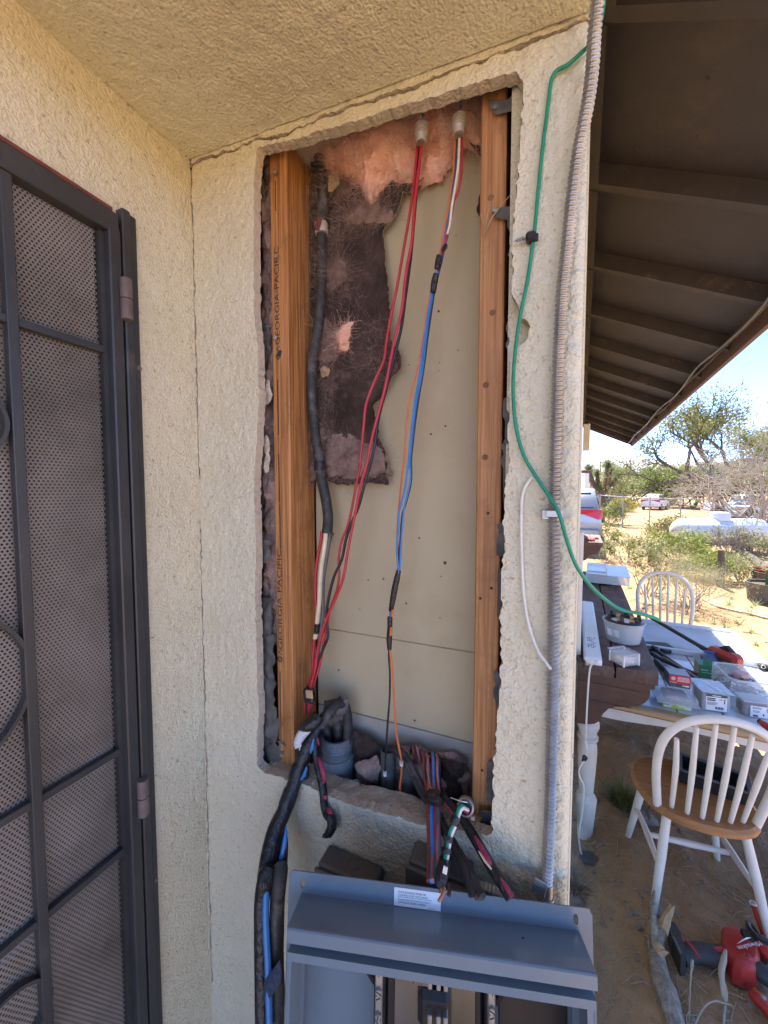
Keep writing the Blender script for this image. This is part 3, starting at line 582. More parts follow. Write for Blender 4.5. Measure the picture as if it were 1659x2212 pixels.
# ------------------------------------------------------------------ insulation in the bay
def lumpy(name, poly, Y, amp, mat, parent, seed=0, step=.004, sc=26, edge=.018, bulge=1.):
    us = np.arange(min(a for a, b in poly) - step, max(a for a, b in poly) + step, step); vs = np.arange(min(b for a, b in poly) - step, max(b for a, b in poly) + step, step)
    def pos(u, v):
        f = np.sqrt(np.clip(dpoly(u, v, poly) / edge, 0, 1)); h = fbm(u * sc + seed, v * sc, seed, 4); h2 = np.abs(fbm(u * sc * 2.4, v * sc * 1.1 + seed, seed + 5, 3) - .5)
        return np.stack([u, Y - amp * f * (bulge * .55 + .9 * (h - .4) - .5 * h2), v], 1)
    mn, _ = sheet(us, vs, lambda u, v: inpoly(u, v, poly), pos); return O(name, npmesh(name, *mn), mat, parent, smooth='all'), mn[0]
ins = thing('insulation_batt', 'torn pink fibreglass insulation bulging under the top of the cut-out', 'insulation', tuple(aY(Z2(700, 500), .68)))
pinkpoly = resample_jag(pl(Z2, [(345, 395), (420, 300), (1280, 100), (1285, 520), (1250, 500), (1215, 410), (1165, 395), (1120, 400), (1075, 490), (1030, 570), (960, 590), (880, 575), (800, 590), (730, 590), (690, 640), (655, 735), (630, 690), (600, 610), (560, 590), (520, 600), (455, 580), (430, 520), (385, 440)], .67), .010, .004, 5)
pk, pkv = lumpy('pink_wool', pinkpoly, .700, .056, pink, ins, 3, .0034, 20, .022)
fibres('wool_fibres', pkv - np.array([0, .001, 0]), 9000, .016, .00016, pink, ins, (0, -.5, -.5), .9)
kp = pl(Z2, [(372, 500), (348, 740), (332, 860), (345, 960), (358, 1080), (345, 1180), (352, 1300), (372, 1360), (350, 1560), (345, 1800), (335, 1990), (325, 2150)], .69) + pl(ZC, [(365, 145), (500, 128), (640, 150), (760, 138), (890, 150), (872, 70), (885, 0)], .69) + \
    pl(Z2, [(765, 2140), (760, 2040), (720, 1960), (715, 1880), (690, 1800), (740, 1740), (790, 1640), (840, 1590), (830, 1510), (790, 1470), (785, 1350), (775, 1250), (755, 1000), (740, 880), (780, 840), (830, 740), (845, 680), (900, 705), (935, 640), (1000, 570), (900, 520), (600, 480)], .69)
kpj = resample_jag(kp, .007, .0012, 8)
us_ = np.arange(min(a for a, b in kpj) - .003, max(a for a, b in kpj) + .003, .003); vs_ = np.arange(min(b for a, b in kpj) - .003, max(b for a, b in kpj) + .003, .003)
def posk(u, v):
    d = dpoly(u, v, kpj); return np.stack([u, .703 - .012 * fbm(u * 14, v * 9, 71, 4) - .010 * np.exp(-d / .012) * (fbm(u * 20, v * 13, 72, 2)) - .004 * np.abs(fbm(u * 45, v * 45, 73, 3) - .5), v], 1)
mnk, rdk = sheet(us_, vs_, lambda u, v: inpoly(u, v, kpj), posk, lambda u, v: np.stack([u * 0 + .0, u * 0 - .0025, v * 0], 1))
kr = O('kraft_backing', npmesh('kraft_backing', *mnk), kraft, ins, smooth='all'); O('torn_paper_edge', npmesh('torn_paper_edge', *rdk), kraftedge, kr)
fuzz = M('dark_pink_fuzz', (.46, .34, .28), (.34, .24, .20), sc=30, rough=1, spec=.05)
fibres('kraft_fuzz', mnk[0][fbm(mnk[0][:, 0] * 16, mnk[0][:, 2] * 16, 75, 3) > .52] - np.array([0, .002, 0]), 3800, .034, .00008, fuzz, ins, (0, -.15, -.1), .7)
for i, (poly, am) in enumerate((([(545, 770), (640, 730), (740, 735), (790, 780), (770, 830), (700, 820), (620, 830), (560, 850), (530, 820)], .02),
        ([(445, 1050), (520, 1030), (545, 1090), (510, 1150), (450, 1170)], .014), ([(420, 1340), (500, 1420), (520, 1500), (480, 1560), (420, 1560), (410, 1450)], .016),
        ([(440, 1960), (560, 1930), (700, 2000), (760, 2060), (765, 2160), (600, 2170), (450, 2160), (420, 2060)], .016), ([(500, 590), (560, 600), (555, 650), (520, 670)], .02), ([(360, 1900), (420, 1880), (430, 2160), (350, 2200)], .012))):
    o, vv = lumpy('wool_tuft', resample_jag(pl(Z2, poly, .685), .006, .006, i + 30), .694, am, pinkdusty, ins, i + 40, .0035, 34, .02)
    fibres('tuft_fibres', vv, 1500, .022, .00012, pinkdusty, ins, (0, -.3, 0), .9)
o, vv = lumpy('pink_tuft', resample_jag(pl(Z2, [(485, 1410), (520, 1360), (575, 1345), (560, 1400), (550, 1490), (520, 1500), (490, 1450)], .675), .006, .002, 50), .688, .026, pink, ins, 60, .003, 40, .014)
fibres('tuft_fibres', vv, 420, .012, .0002, pink, ins, (0, -.3, 0), .9)
lumpy('foam_lump', resample_jag(pl(Z2, [(400, 1590), (430, 1575), (455, 1600), (440, 1635), (405, 1635)], .675), .004, .001, 51), .688, .022, kraftedge, ins, 61, .0025, 40, .012)
scrap('paper_flap', pl(Z2, [(455, 590), (500, 570), (515, 640), (480, 690), (455, 680)], .672), .672, kraftedge, ins, .008, 70, .003)
scrap('kraft_flap', pl(Z2, [(1150, 400), (1200, 380), (1245, 430), (1275, 520), (1255, 525), (1215, 470), (1180, 420)], .69), .685, kraft, ins, .008, 71, .003)
scrap('kraft_flap', pl(Z2, [(1262, 640), (1240, 720), (1228, 800), (1262, 830)], .69), .685, kraft, ins, .004, 72, .003)
si = thing('insulation_strip', 'narrow strip of pink insulation left of the stamped stud', 'insulation', tuple(aY((577, 800), .64)))
o, vv = lumpy('pink_wool', resample_jag(pl(ZD, [(556, 325), (592, 320), (606, 900), (612, 1400), (560, 1400), (556, 900)], .63), .012, .002, 9), .650, .030, pinkdusty, si, 11, .004, 30, .012)
fibres('wool_fibres', vv, 900, .012, .0002, pinkdusty, si, (0, -.5, 0), .9)
db = thing('floor_debris', 'dusty insulation scraps and torn felt on the bottom plate', 'debris', tuple(aY((800, 1650), .67)))
for i, (poly, Yb, m_) in enumerate(((([(665, 1600), (780, 1640), (850, 1710), (840, 1960), (640, 1900), (620, 1870)]), .69, kraft), ([(680, 1800), (830, 1740), (830, 1940), (690, 1900)], .665, pinkdusty), ([(840, 1700), (1000, 1690), (1350, 1760), (1350, 2080), (1150, 2060), (1000, 2040), (840, 1950)], .70, pinkdusty), ([(270, 1830), (430, 1800), (420, 1880), (300, 1880)], .64, pinkdusty), ([(1180, 1760), (1330, 1790), (1330, 2020), (1200, 2000)], .690, kraft))):
    lumpy('debris_lump', resample_jag(pl(ZC, poly, Yb), .012, .004, i + 90), Yb, .022, m_, db, i + 90, .0045, 30, .02)
for i, (poly, Yb) in enumerate((([(610, 1880), (700, 1960), (830, 1985), (700, 1900)], .635), ([(165, 1680), (260, 1690), (280, 1760), (270, 1840), (180, 1800)], .622), ([(210, 1660), (270, 1680), (265, 1710)], .617))):
    scrap('felt_scrap', pl(ZC, poly, Yb), Yb, felt, db, .01, i + 95, .003)

# ------------------------------------------------------------------ cables in the bay
svc = thing('service_cable', 'thick dusty black cable down the left stud, red, cream and black conductors bared below', 'cable', tuple(aY(Z2(400, 520), .69)))
cable('jacket', [(*Z2(405, 470), .688), (*Z2(420, 560), .686), (*Z2(430, 700), .684), (*Z2(425, 850), .682), (*Z2(424, 930), .682), (*Z2(427, 1100), .680), (*Z2(417, 1250), .678), (*Z2(410, 1370), .677), (*Z2(385, 1500), .676), (*Z2(373, 1650), .676), (*Z2(378, 1800), .676), (*Z2(392, 1950), .676), (*Z2(410, 2070), .674), (*Z2(420, 2160), .673), (*ZC(482, 110), .673), (*ZC(503, 200), .672), (*ZC(518, 290), .671), (*ZC(522, 360), .670), (*ZC(516, 432), .669)],
      [.0105, .0105, .0105, .010, .010, .0095, .0095, .010, .0105, .0105, .0105, .0105, .0105, .0105, .0108, .011, .0108, .0108, .0112], blkd, svc, n=12)
def band(name, p0, p1, r, mat, parent, n=12): return O(name, MB().tube([p0, Vector(p0).lerp(Vector(p1), .15), Vector(p0).lerp(Vector(p1), .85), p1], [r * .96, r, r, r * .96], n, 1), mat, parent, smooth=True)
band('cable_clamp', aY(Z2(424, 905), .681), aY(Z2(422, 850), .682), .0135, zinc, svc); O('clamp_ear', MB().box(aY(Z2(405, 850), .668), (.012, .004, .022), Matrix.Rotation(.3, 3, 'Y'), .001), rustpaint, svc)
band('tape_wrap', aY(ZC(472, 5), .673), aY(ZC(472, 65), .673), .0122, tape, svc)
m = MB()
for k in range(7): a = aY(ZC(492 + 9 * k, 430), .664 + .002 * (k % 3)); m.prism([a, a + np.array([.004, 0, 0]), a + np.array([.003, -.001, -.006 - .010 * (k == 5) - .004 * random.random()])], (0, .0008, 0))
O('torn_jacket_end', m, blkd, svc)
cable('red_conductor', [(*ZC(485, 420), .668), (*ZC(480, 480), .667), (*ZC(462, 570), .666), (*ZC(449, 680), .665), (*ZC(447, 780), .665), (*ZC(452, 900), .664), (*ZC(447, 1010), .662), (*ZC(438, 1100), .660), (*ZC(428, 1250), .655)], .0034, red, svc)
cable('cream_conductor', [(*ZC(510, 420), .664), (*ZC(506, 470), .663), (*ZC(495, 550), .661), (*ZC(481, 640), .660), (*ZC(474, 740), .659), (*ZC(470, 840), .658), (*ZC(460, 930), .657), (*ZC(453, 1010), .656), (*ZC(445, 1058), .656)], .0046, cream, svc)
band('tape_wrap', aY(ZC(458, 970), .656), aY(ZC(452, 1026), .656), .0056, tape, svc)
cable('black_conductor', [(*ZC(532, 425), .668), (*ZC(528, 480), .668), (*ZC(512, 580), .667), (*ZC(494, 700), .666), (*ZC(490, 800), .665), (*ZC(492, 900), .664), (*ZC(480, 1000), .662), (*ZC(470, 1090), .660), (*ZC(452, 1200), .655)], .0044, greyw, svc)
def connector(z, px, label):
    c = aY(z(*px), .640); t = thing('conduit_connector', label, 'conduit connector', tuple(c), 'threaded conduit connectors at the top of the cut-out')
    O('body', MB().lathe([(.0068, -.012), (.0088, -.0115), (.0088, .004), (.0092, .005), (.0092, .013), (.0068, .013), (.0068, -.012)], c, (.05, -.12, 1), 20), zinc, t, smooth=True)
    for k in range(4): O('thread_ring', MB().lathe([(.0088, -.0002), (.0108, .0008), (.0108, .0022), (.0088, .0032)], Vector(c) + Vector((.05, -.12, 1)).normalized() * (-.001 + .004 * k), (.05, -.12, 1), 20), zinc, t, smooth=True)
    a = c + np.array([.002, -.003, .012])
    for k in range(2): O('twisted_tail', MB().tube([a + np.array([.0018 * math.cos(j * 1.1 + math.pi * k), .0018 * math.sin(j * 1.1 + math.pi * k), .0045 * j]) for j in range(9)], .0016, 6), galv, t, smooth=True)
    return t
connector(Z2, (940, 385), 'silver threaded connector gripping the red wires'); connector(Z2, (1135, 342), 'silver threaded connector gripping the orange, blue and cream wires')
rb = thing('wire_bundle', 'long pair of red wires with a black one, slung from the left connector', 'wire bundle', tuple(aY(Z2(925, 410), .655)))
Yp = lambda lst, z, y0, y1: [(*z(x, y), y0 + (y1 - y0) * i / (len(lst) - 1)) for i, (x, y) in enumerate(lst)]
cable('red_wire', Yp([(925, 395), (915, 500), (902, 640), (880, 800), (845, 1000), (810, 1200), (778, 1350), (757, 1480), (745, 1560), (700, 1660), (655, 1780), (643, 1880), (632, 2000), (618, 2120)], Z2, .655, .640) + Yp([(715, 20), (690, 140), (668, 260), (642, 380), (603, 480), (585, 590), (588, 690), (572, 780), (548, 850), (515, 950), (480, 1050), (452, 1150), (440, 1230), (405, 1320), (388, 1400), (384, 1500)], ZC, .639, .630), .0026, red, rb)
cable('red_wire', Yp([(945, 395), (935, 500), (920, 620), (905, 750), (898, 850), (890, 950), (862, 1100), (838, 1300), (802, 1450), (752, 1700), (712, 1850), (680, 1980), (648, 2140)], Z2, .652, .634) + Yp([(752, 20), (718, 140), (692, 270), (660, 430), (638, 550), (612, 700), (572, 810), (535, 890), (505, 960), (478, 1050), (455, 1160), (448, 1230), (425, 1320), (412, 1400), (408, 1500)], ZC, .633, .622), .0028, red, rb)
cable('black_wire', Yp([(938, 395), (925, 560), (905, 800), (888, 1000), (862, 1200), (838, 1380), (810, 1500), (765, 1680), (720, 1850), (698, 2000), (668, 2130)], Z2, .660, .643) + Yp([(772, 20), (742, 130), (702, 280), (662, 370), (628, 470), (603, 590), (558, 690), (525, 820), (512, 930), (522, 1040), (495, 1115), (470, 1180), (447, 1270), (425, 1345), (402, 1420), (396, 1500)], ZC, .638, .626), .0028, blk, rb)
cable('red_wire', Yp([(530, 880), (520, 960), (498, 1060), (484, 1160), (462, 1250), (432, 1340), (424, 1420), (420, 1500)], ZC, .636, .626), .0028, red, rb)
O('tape_band', MB().box(aY(ZC(411, 1393), .624), (.023, .016, .030), Matrix.Rotation(-.1, 3, 'Y'), .004), tape, rb)
O('tan_tape', MB().box(aY(ZC(411, 1388), .6135), (.015, .004, .016), Matrix.Rotation(-.1, 3, 'Y'), .001), kraftedge, rb)
bb = thing('wire_bundle', 'thin taped bundle of orange, blue and black wires hung from the right connector', 'wire bundle', tuple(aY(Z2(1130, 380), .655)))
cable('orange_wire', Yp([(1120, 355), (1112, 480), (1106, 590), (1085, 720), (1062, 870), (1045, 960), (1025, 1060), (1005, 1150), (985, 1215), (965, 1330), (945, 1460), (912, 1640), (882, 1760), (862, 1900), (850, 2100)], Z2, .655, .655) + Yp([(968, 30), (952, 170), (938, 330), (932, 450), (938, 560), (935, 660)], ZC, .655, .655), .0017, orange, bb)
cable('blue_wire', Yp([(1118, 355), (1116, 500), (1098, 730), (1068, 880), (1045, 1010), (1015, 1120), (994, 1205), (962, 1400), (936, 1600), (906, 1780), (882, 2000), (872, 2120)], Z2, .660, .650) + Yp([(995, 30), (980, 160), (943, 310), (940, 400), (930, 500), (934, 600), (940, 660), (915, 760), (895, 860), (888, 930)], ZC, .649, .648), .0019, blue, bb)
cable('blue_wire', Yp([(1125, 358), (1112, 700), (1080, 900), (1052, 1010), (1005, 1190), (970, 1400), (944, 1620), (912, 1790), (888, 2000), (879, 2120)], Z2, .662, .654) + Yp([(1008, 30), (1008, 130), (972, 290), (962, 400), (955, 500), (950, 590), (944, 660)], ZC, .654, .652), .0017, blue, bb)
cable('black_wire', Yp([(1128, 358), (1118, 640), (1080, 850), (1055, 1000), (1010, 1190), (978, 1400), (952, 1600), (922, 1780), (894, 2000), (884, 2120)], Z2, .666, .658) + Yp([(1015, 30), (1012, 140), (982, 260), (962, 330), (952, 450), (945, 560), (938, 680), (905, 840), (888, 950), (886, 1080), (882, 1160), (888, 1260), (887, 1400), (876, 1550), (866, 1700), (858, 1850)], ZC, .657, .644), .0020, blk, bb)
cable('cream_wire', Yp([(1138, 360), (1136, 450), (1130, 560), (1112, 680), (1100, 750), (1088, 850), (1074, 905)], Z2, .650, .650), .0022, cream, bb)
cable('red_wire', Yp([(1146, 360), (1152, 480), (1148, 590), (1133, 680), (1108, 735), (1095, 800), (1070, 920), (1050, 1010)], Z2, .654, .656), .0021, red, bb)
def wrap(pts, z, r, nm='tape_wrap', par=None, mat=tape): return O(nm, MB().tube([aY(z(x, y), Y) for x, y, Y in pts], r, 7, 2, flat=.85), mat, par, smooth=True)
wrap([(1050, 990, .650), (1065, 965, .648), (1068, 958, .648)], Z2, [.004, .005, .003], par=bb)
wrap([(1034, 1015, .652), (1028, 1050, .652), (1020, 1085, .652)], Z2, [.0055, .006, .005], par=bb)
wrap([(1018, 1110, .652), (1008, 1150, .652), (1000, 1205, .652)], Z2, [.0052, .006, .0054], par=bb); wrap([(1040, 1060, .648), (1036, 1030, .648)], Z2, [.002, .003], par=bb)
wrap([(940, 655, .650), (930, 700, .650), (915, 770, .648), (905, 830, .647), (893, 895, .647)], ZC, [.0045, .0058, .0062, .0058, .0045], par=bb)
wrap([(888, 930, .646), (888, 990, .646), (884, 1060, .646), (886, 1125, .646)], ZC, [.0052, .0050, .0056, .0040], par=bb)
O('orange_wire', MB().tube([aY(ZC(*q), .640) for q in ((905, 885), (903, 930))], .0026, 6, 1), orange, bb); O('orange_wire', MB().tube([aY(ZC(*q), .640) for q in ((895, 990), (893, 1040))], .0024, 6, 1), orange, bb)
cable('thin_black_tail', Yp([(858, 1850), (856, 1910), (842, 1975), (834, 2030)], ZC, .644, .640), .0022, blk, bb)
O('bare_strands', MB().tube([aY(ZC(*q), .640) for q in ((834, 2030), (828, 2042))], .0007, 5, 1).tube([aY(ZC(*q), .640) for q in ((834, 2030), (836, 2050))], .0007, 5, 1), copper, bb)
cable('orange_tail', Yp([(888, 1120), (897, 1190), (905, 1260), (915, 1450), (925, 1600), (940, 1690), (957, 1780), (957, 1860), (948, 1930), (950, 1955)], ZC, .646, .640), .0021, orange, bb)
O('bare_strands', MB().tube([aY(ZC(*q), .640) for q in ((950, 1955), (957, 1975), (952, 1990))], .0010, 5), copper, bb)
for q in ((859, 1858), (957, 1797)): O('wire_tag', MB().lathe([(.0034, -.0042), (.0034, .0042)], aY(ZC(*q), .6425), (0, 0, 1), 10), paper, bb); text('tag_print', 'Z' if q[0] < 900 else '6', aY(ZC(*q), .638) + np.array([-.0014, 0, -.002]), (1, 0, 0), (0, 0, 1), .0028, .004, label_ink, bb)

# ------------------------------------------------------------------ grey pvc fittings at the foot of the bay
pc = aY((727, 1590), .672); pv = thing('pvc_adapter', 'large grey PVC adapter with a threaded top and heavy cables looping out', 'conduit fitting', (pc[0], pc[1], 1.36))
px_, py_, pz_ = pc; O('threaded_neck', MB().lathe([(.0275, -.02), (.0275, .004), (.0325, .004)] + [(rr, .002 - .0052 * k - dz) for k in range(5) for rr, dz in ((.0342, 0), (.0325, .0026))] + [(.0322, -.04)], (px_, py_, pz_), (0, 0, 1), 36), pvc, pv, smooth=True)
O('collar', MB().lathe([(.031, -.034), (.0362, -.036), (.0372, -.040), (.0372, -.085), (.0355, -.088), (.031, -.098), (.031, -.16)], (px_, py_, pz_), (0, 0, 1), 40), pvc, pv, smooth=True)
O('mould_seam', MB().box((px_ - .006, py_ - .0372, pz_ - .062), (.0014, .0012, .044)), pvc, pv)
hc = [((744, 1600), (748, 1552), (742, 1514), (726, 1506), (706, 1524), (690, 1556)), ((728, 1600), (730, 1562), (722, 1534), (706, 1530), (692, 1545), (672, 1570)), ((712, 1600), (708, 1572), (698, 1556), (682, 1558), (665, 1576), (655, 1588))]
for k, L in enumerate(hc):
    O('heavy_cable', MB().tube([aY((x + (4 if k == 0 else 0), y + 14), Y) for (x, y), Y in zip(L, (.672, .672, .668, .652, .628, .612))], [.0095, .0095, .010, .0095, .0095, .010], 12), blkd, pv, smooth=True)
def ypt(n, pts): return pts
dd = M('dusty_plastic_film', (.15, .135, .125), (.09, .083, .08), sc=50, rough=.8, bump=.6, bsc=60)
o, vv = lumpy('dusty_film', resample_jag(pl(ZC, [(480, 1440), (560, 1430), (600, 1412), (632, 1430), (628, 1500), (590, 1560), (520, 1600), (480, 1560)], .655), .008, .002, 15), .668, .03, dd, pv, 21, .003, 40, .014)
for i, (q, y1, lab, r) in enumerate(((ZE(1226, 575), 1965, 'dusty grey conduit stub behind the hanging black wire', .0145), (ZE(1392, 690), 2060, 'shorter dusty green-grey conduit stub behind the orange wire', .0135), (ZF(600, 640), 2100, 'conduit stub feeding the folded bundle of coloured wires', .0165))):
    c = aY(q, .674 + .002 * i); t = thing('conduit_stub', lab, 'conduit', (c[0], c[1], 1.36)); O('pipe', MB().lathe([(r * .84, -.03), (r * .84, 0), (r, -.001), (r, c[2] * -1 + 1.36)], c, (0, 0, 1), 24), pvcg, t, smooth=True)
# big taped bundle leaning out of the bay
tb = thing('taped_cable_bundle', 'fat black taped cable bundle with a blue stripe, drooping left of the grey panel', 'cable bundle', tuple(aY(ZE(560, 560), .60)))
La = [(*ZE(700, 330), .635), (*ZE(640, 400), .622), (*ZE(590, 500), .607), (*ZE(545, 590), .597), (*ZE(505, 700), .588), (*ZE(460, 830), .577), (*ZE(425, 930), .566), (*ZE(370, 1080), .550), (*ZE(305, 1220), .533), (*ZE(270, 1340), .520), (*ZE(245, 1480), .507), (*ZE(222, 1640), .495)] + [(*ZG(122, 160), .480), (*ZG(100, 260), .470), (*ZG(96, 400), .458), (*ZG(98, 560), .447), (*ZG(100, 700), .437), (*ZG(104, 860), .425)]
cable('taped_trunk', La, [.012, .012, .0125, .0125, .013, .0135, .0135, .014, .015, .0155, .0165, .0165, .0150, .0125, .0115, .0115, .0115, .0115], tape, tb, n=14)
cable('second_strand', [(*ZE(330, 1250), .540), (*ZE(345, 1350), .532), (*ZE(335, 1500), .520), (*ZE(318, 1640), .508)] + [(*ZG(183, 130), .495), (*ZG(170, 260), .482), (*ZG(165, 400), .470), (*ZG(163, 540), .458), (*ZG(168, 700), .446), (*ZG(176, 860), .434)], [.0105, .0115, .0125, .0125, .0125, .0120, .0120, .0120, .0120, .0120], blkd, tb, n=12)
for L, r in (([(612, 490), (598, 560), (585, 610)], .0035), ([(555, 720), (530, 790), (505, 830)], .0035)): cable('blue_stripe', [(*ZE(x, y), .584 if y < 650 else .572) for x, y in L], [.001, r, .001], blue, tb)
cable('blue_stripe', [(*ZE(385, 1210), .528), (*ZE(375, 1330), .518), (*ZE(345, 1470), .508), (*ZE(325, 1520), .504)], [.001, .004, .004, .001], blue, tb)
cable('blue_conductor', [(*ZG(118, 225), .470), (*ZG(116, 340), .458), (*ZG(120, 450), .450), (*ZG(126, 560), .441), (*ZG(130, 700), .430), (*ZG(134, 860), .418)], .0052, blue, tb)
for a, b, r in ((ZE(540, 590), ZE(510, 680), .0145), (ZE(495, 710), ZE(455, 820), .0142), (ZE(430, 910), ZE(380, 1050), .0150)):
    ya = np.interp(a[1], [p[1] for p in La], [p[2] for p in La]); yb = np.interp(b[1], [p[1] for p in La], [p[2] for p in La]); band('tape_wrap', aY(a, ya), aY(b, yb), r, tape, tb, 14)
bt = M('blue_tape', (.022, .04, .085), (.03, .05, .10), sc=30, rough=.35, bump=.3, bsc=120)
O('blue_tape', MB().add([aY(ZG(*q), Y) for q, Y in (((108, 640), .430), ((180, 540), .436), ((186, 590), .434), ((185, 645), .432), ((112, 745), .424), ((105, 700), .426))], [(0, 1, 2, 3, 4, 5)]), bt, tb)
O('tape_flag', MB().prism([aY(ZE(*q), .556) for q in ((360, 1010), (345, 1040), (310, 1080), (355, 1050))], (0, .001, 0)), tape, tb)
ws = thing('taped_stub', 'white taped cable stub crossing the stud foot', 'cable end', tuple(aY(ZE(520, 450), .598)))
cable('white_wrap', [(*ZE(640, 325), .612), (*ZE(580, 380), .600), (*ZE(530, 430), .594), (*ZE(495, 480), .590), (*ZE(475, 525), .588)], [.0085, .0095, .0100, .0092, .006], whitetape, ws, n=12)
cable('black_overwrap', [(*ZE(655, 300), .606), (*ZE(600, 365), .594), (*ZE(545, 385), .588), (*ZE(500, 400), .600)], [.012, .0125, .0095, .006], tape, ws, n=10)
m = MB()
for k in range(7): a = aY(ZE(455 + 8 * k, 500 + (k % 3) * 8), .586); m.tube([a, a + np.array([.001 * (k - 3) * .3, -.001, -.012 - .003 * (k % 2)])], .0011, 5, 1)
O('frayed_end', m, whitetape, ws)
fe = thing('frayed_cable_end', 'short taped wire end spraying copper strands beside the fat bundle', 'cable end', tuple(aY(ZE(540, 860), .60)))
cable('taped_wire', [(*ZE(562, 720), .606), (*ZE(548, 800), .602), (*ZE(530, 880), .598), (*ZE(512, 960), .595)], [.004, .0055, .006, .0055], tape, fe)
cable('red_stripe', [(*ZE(520, 850), .590), (*ZE(514, 880), .589)], .003, pinkw, fe); cable('orange_stripe', [(*ZE(545, 850), .592), (*ZE(540, 880), .591)], .003, orange, fe)
m = MB()
for k in range(18): m.tube([aY(ZE(515 + random.uniform(-8, 10), 955), .595), aY(ZE(525 + random.uniform(-10, 16), 1010), .594 + random.uniform(-.004, .003)), aY(ZE(545 + random.uniform(-22, 38), 1085 + random.uniform(-25, 15)), .592 + random.uniform(-.008, .004))], .0005, 4, 3)
O('copper_strands', m, copper, fe)
dt = thing('drooping_taped_cable', 'red and black taped cable with a kinked cut end hanging over the sill', 'cable end', tuple(aY(ZE(660, 700), .60)))
Ld = [(*ZE(640, 470), .612), (*ZE(622, 560), .606), (*ZE(632, 660), .602), (*ZE(655, 750), .596), (*ZE(680, 850), .590), (*ZE(693, 950), .583), (*ZE(700, 1050), .577), (*ZE(725, 1110), .573), (*ZE(758, 1150), .570), (*ZE(762, 1220), .567), (*ZE(735, 1275), .565)]
cable('taped_length', Ld, [.006, .0068, .0072, .0075, .0078, .0075, .0072, .0085, .0088, .0088, .0078], tape, dt, n=10)
cable('red_stripe', [(*ZE(640, 470), .603), (*ZE(648, 510), .601), (*ZE(655, 540), .600)], [.001, .002, .001], pinkw, dt)
cable('red_stripe', [(*ZE(648, 640), .592), (*ZE(668, 690), .588), (*ZE(690, 770), .583), (*ZE(697, 850), .580)], [.001, .0042, .0048, .0026], pinkw, dt)
cable('red_stripe', [(*ZE(708, 955), .574), (*ZE(712, 985), .573)], .0030, pinkw, dt); cable('red_stripe', [(*ZE(725, 1070), .566), (*ZE(745, 1090), .564), (*ZE(768, 1108), .562)], [.0026, .0042, .0016], pinkw, dt)
for k in range(3): O('cut_strand', MB().tube([aY(ZE(735, 1272 + 8 * k), .562), aY(ZE(700 + 6 * k, 1285 + 8 * k), .560), aY(ZE(690 + 10 * k, 1305), .560)], [.0035, .003, .0018], 6, 2), tape, dt)
# folded coloured wires, taped once, running down behind the panel
fw_ = thing('folded_wire_bundle', 'folded bundle of orange, red and blue wires bound with one black tape band', 'wire bundle', tuple(aY(ZF(620, 980), .60)))
for k, (x, m_) in enumerate(((520, brownw), (544, orange), (562, purple), (584, orange), (606, blue), (622, pinkw), (642, purple))):
    tx = 556 + 17 * k; bx = 566 + 12 * k; jy = (0, .006, -.004, .007, -.002, .005, -.005, .003)[k]; bx += (6, -8, 10, -4, 9, -10, 5, -6)[k]
    cable('wire', [(*ZF(x + 20, 860), .685), (*ZF(x + 12, 720), .683), (*ZF(x - 6, 650), .678), (*ZF(x - 4 + 1200 * jy, 606 + 9 * (k % 4)), .666 + jy), (*ZF(x + 8 + 1500 * jy, 650), .652 + jy), (*ZF(x + 10 + 2200 * jy, 760), .640 + 1.5 * jy), (*ZF(tx - 4, 900), .622), (*ZF(tx + 6, 985), .606), (*ZF(tx + 4, 1080), .592), (*ZF((tx + bx) / 2 + 700 * jy, 1250), .566 + jy), (*ZF(bx, 1450), .538 + jy), (*ZF(bx + 2, 1660), .500 + jy)], .0025, m_, fw_)
for x, m_ in ((596, blue), (632, pinkw), (570, brownw), (645, greyw)): cable('wire', [(*ZF(x + 4, 1000), .600), (*ZF(x, 1120), .582), (*ZF(x + 6, 1300), .556), (*ZF(x + 10, 1500), .528), (*ZF(x + 4, 1670), .500)], .0042, m_, fw_)
O('tape_band', MB().box(aY(ZF(622, 978), .597), (.029, .022, .019), Matrix.Rotation(-.10, 3, 'Y'), .006), tape, fw_, smooth=True)
for x0, y0 in ((420, 555), (455, 555)): cable('wire', [(*ZF(x0, y0 + 60), .690), (*ZF(x0 + 4, y0 + 8), .688), (*ZF(x0 + 18, y0 + 6), .680), (*ZF(x0 + 45, y0 + 140), .676)], .0022, brownw if x0 < 440 else purple, fw_)
gc = thing('grey_cable_pair', 'two dusty black cables arching from the dusty grey stub down behind the panel', 'cable', tuple(aY(ZF(400, 720), .66)))
for k in range(2):
    dx = 34 * k; cable('cable', [(*ZF(225 + dx, 620), .676), (*ZF(240 + dx, 572), .674), (*ZF(290 + dx, 575), .668), (*ZF(350 + dx, 640), .660), (*ZF(410 + dx, 740), .650), (*ZF(480 + dx, 880), .634), (*ZF(550 + dx, 1000), .615), (*ZF(640 + dx * .6, 1150), .590), (*ZF(730 + dx, 1330), .562), (*ZF(840 + dx, 1520), .535), (*ZF(930 + dx, 1700), .512), (*ZF(980 + dx, 1800), .500)], .0058, blkd, gc, n=10)
cable('cable', [(*ZF(660, 1100), .590), (*ZF(610, 1280), .565), (*ZF(640, 1120), .592), (*ZF(700, 1230), .572), (*ZF(790, 1400), .545), (*ZF(880, 1600), .522), (*ZF(940, 1790), .504)], .0065, blk, gc, n=10)
rt = thing('taped_branch_cable', 'black taped cable with a pink-red stripe slanting down to the right end of the panel', 'cable', tuple(aY(ZF(900, 1200), .58)))
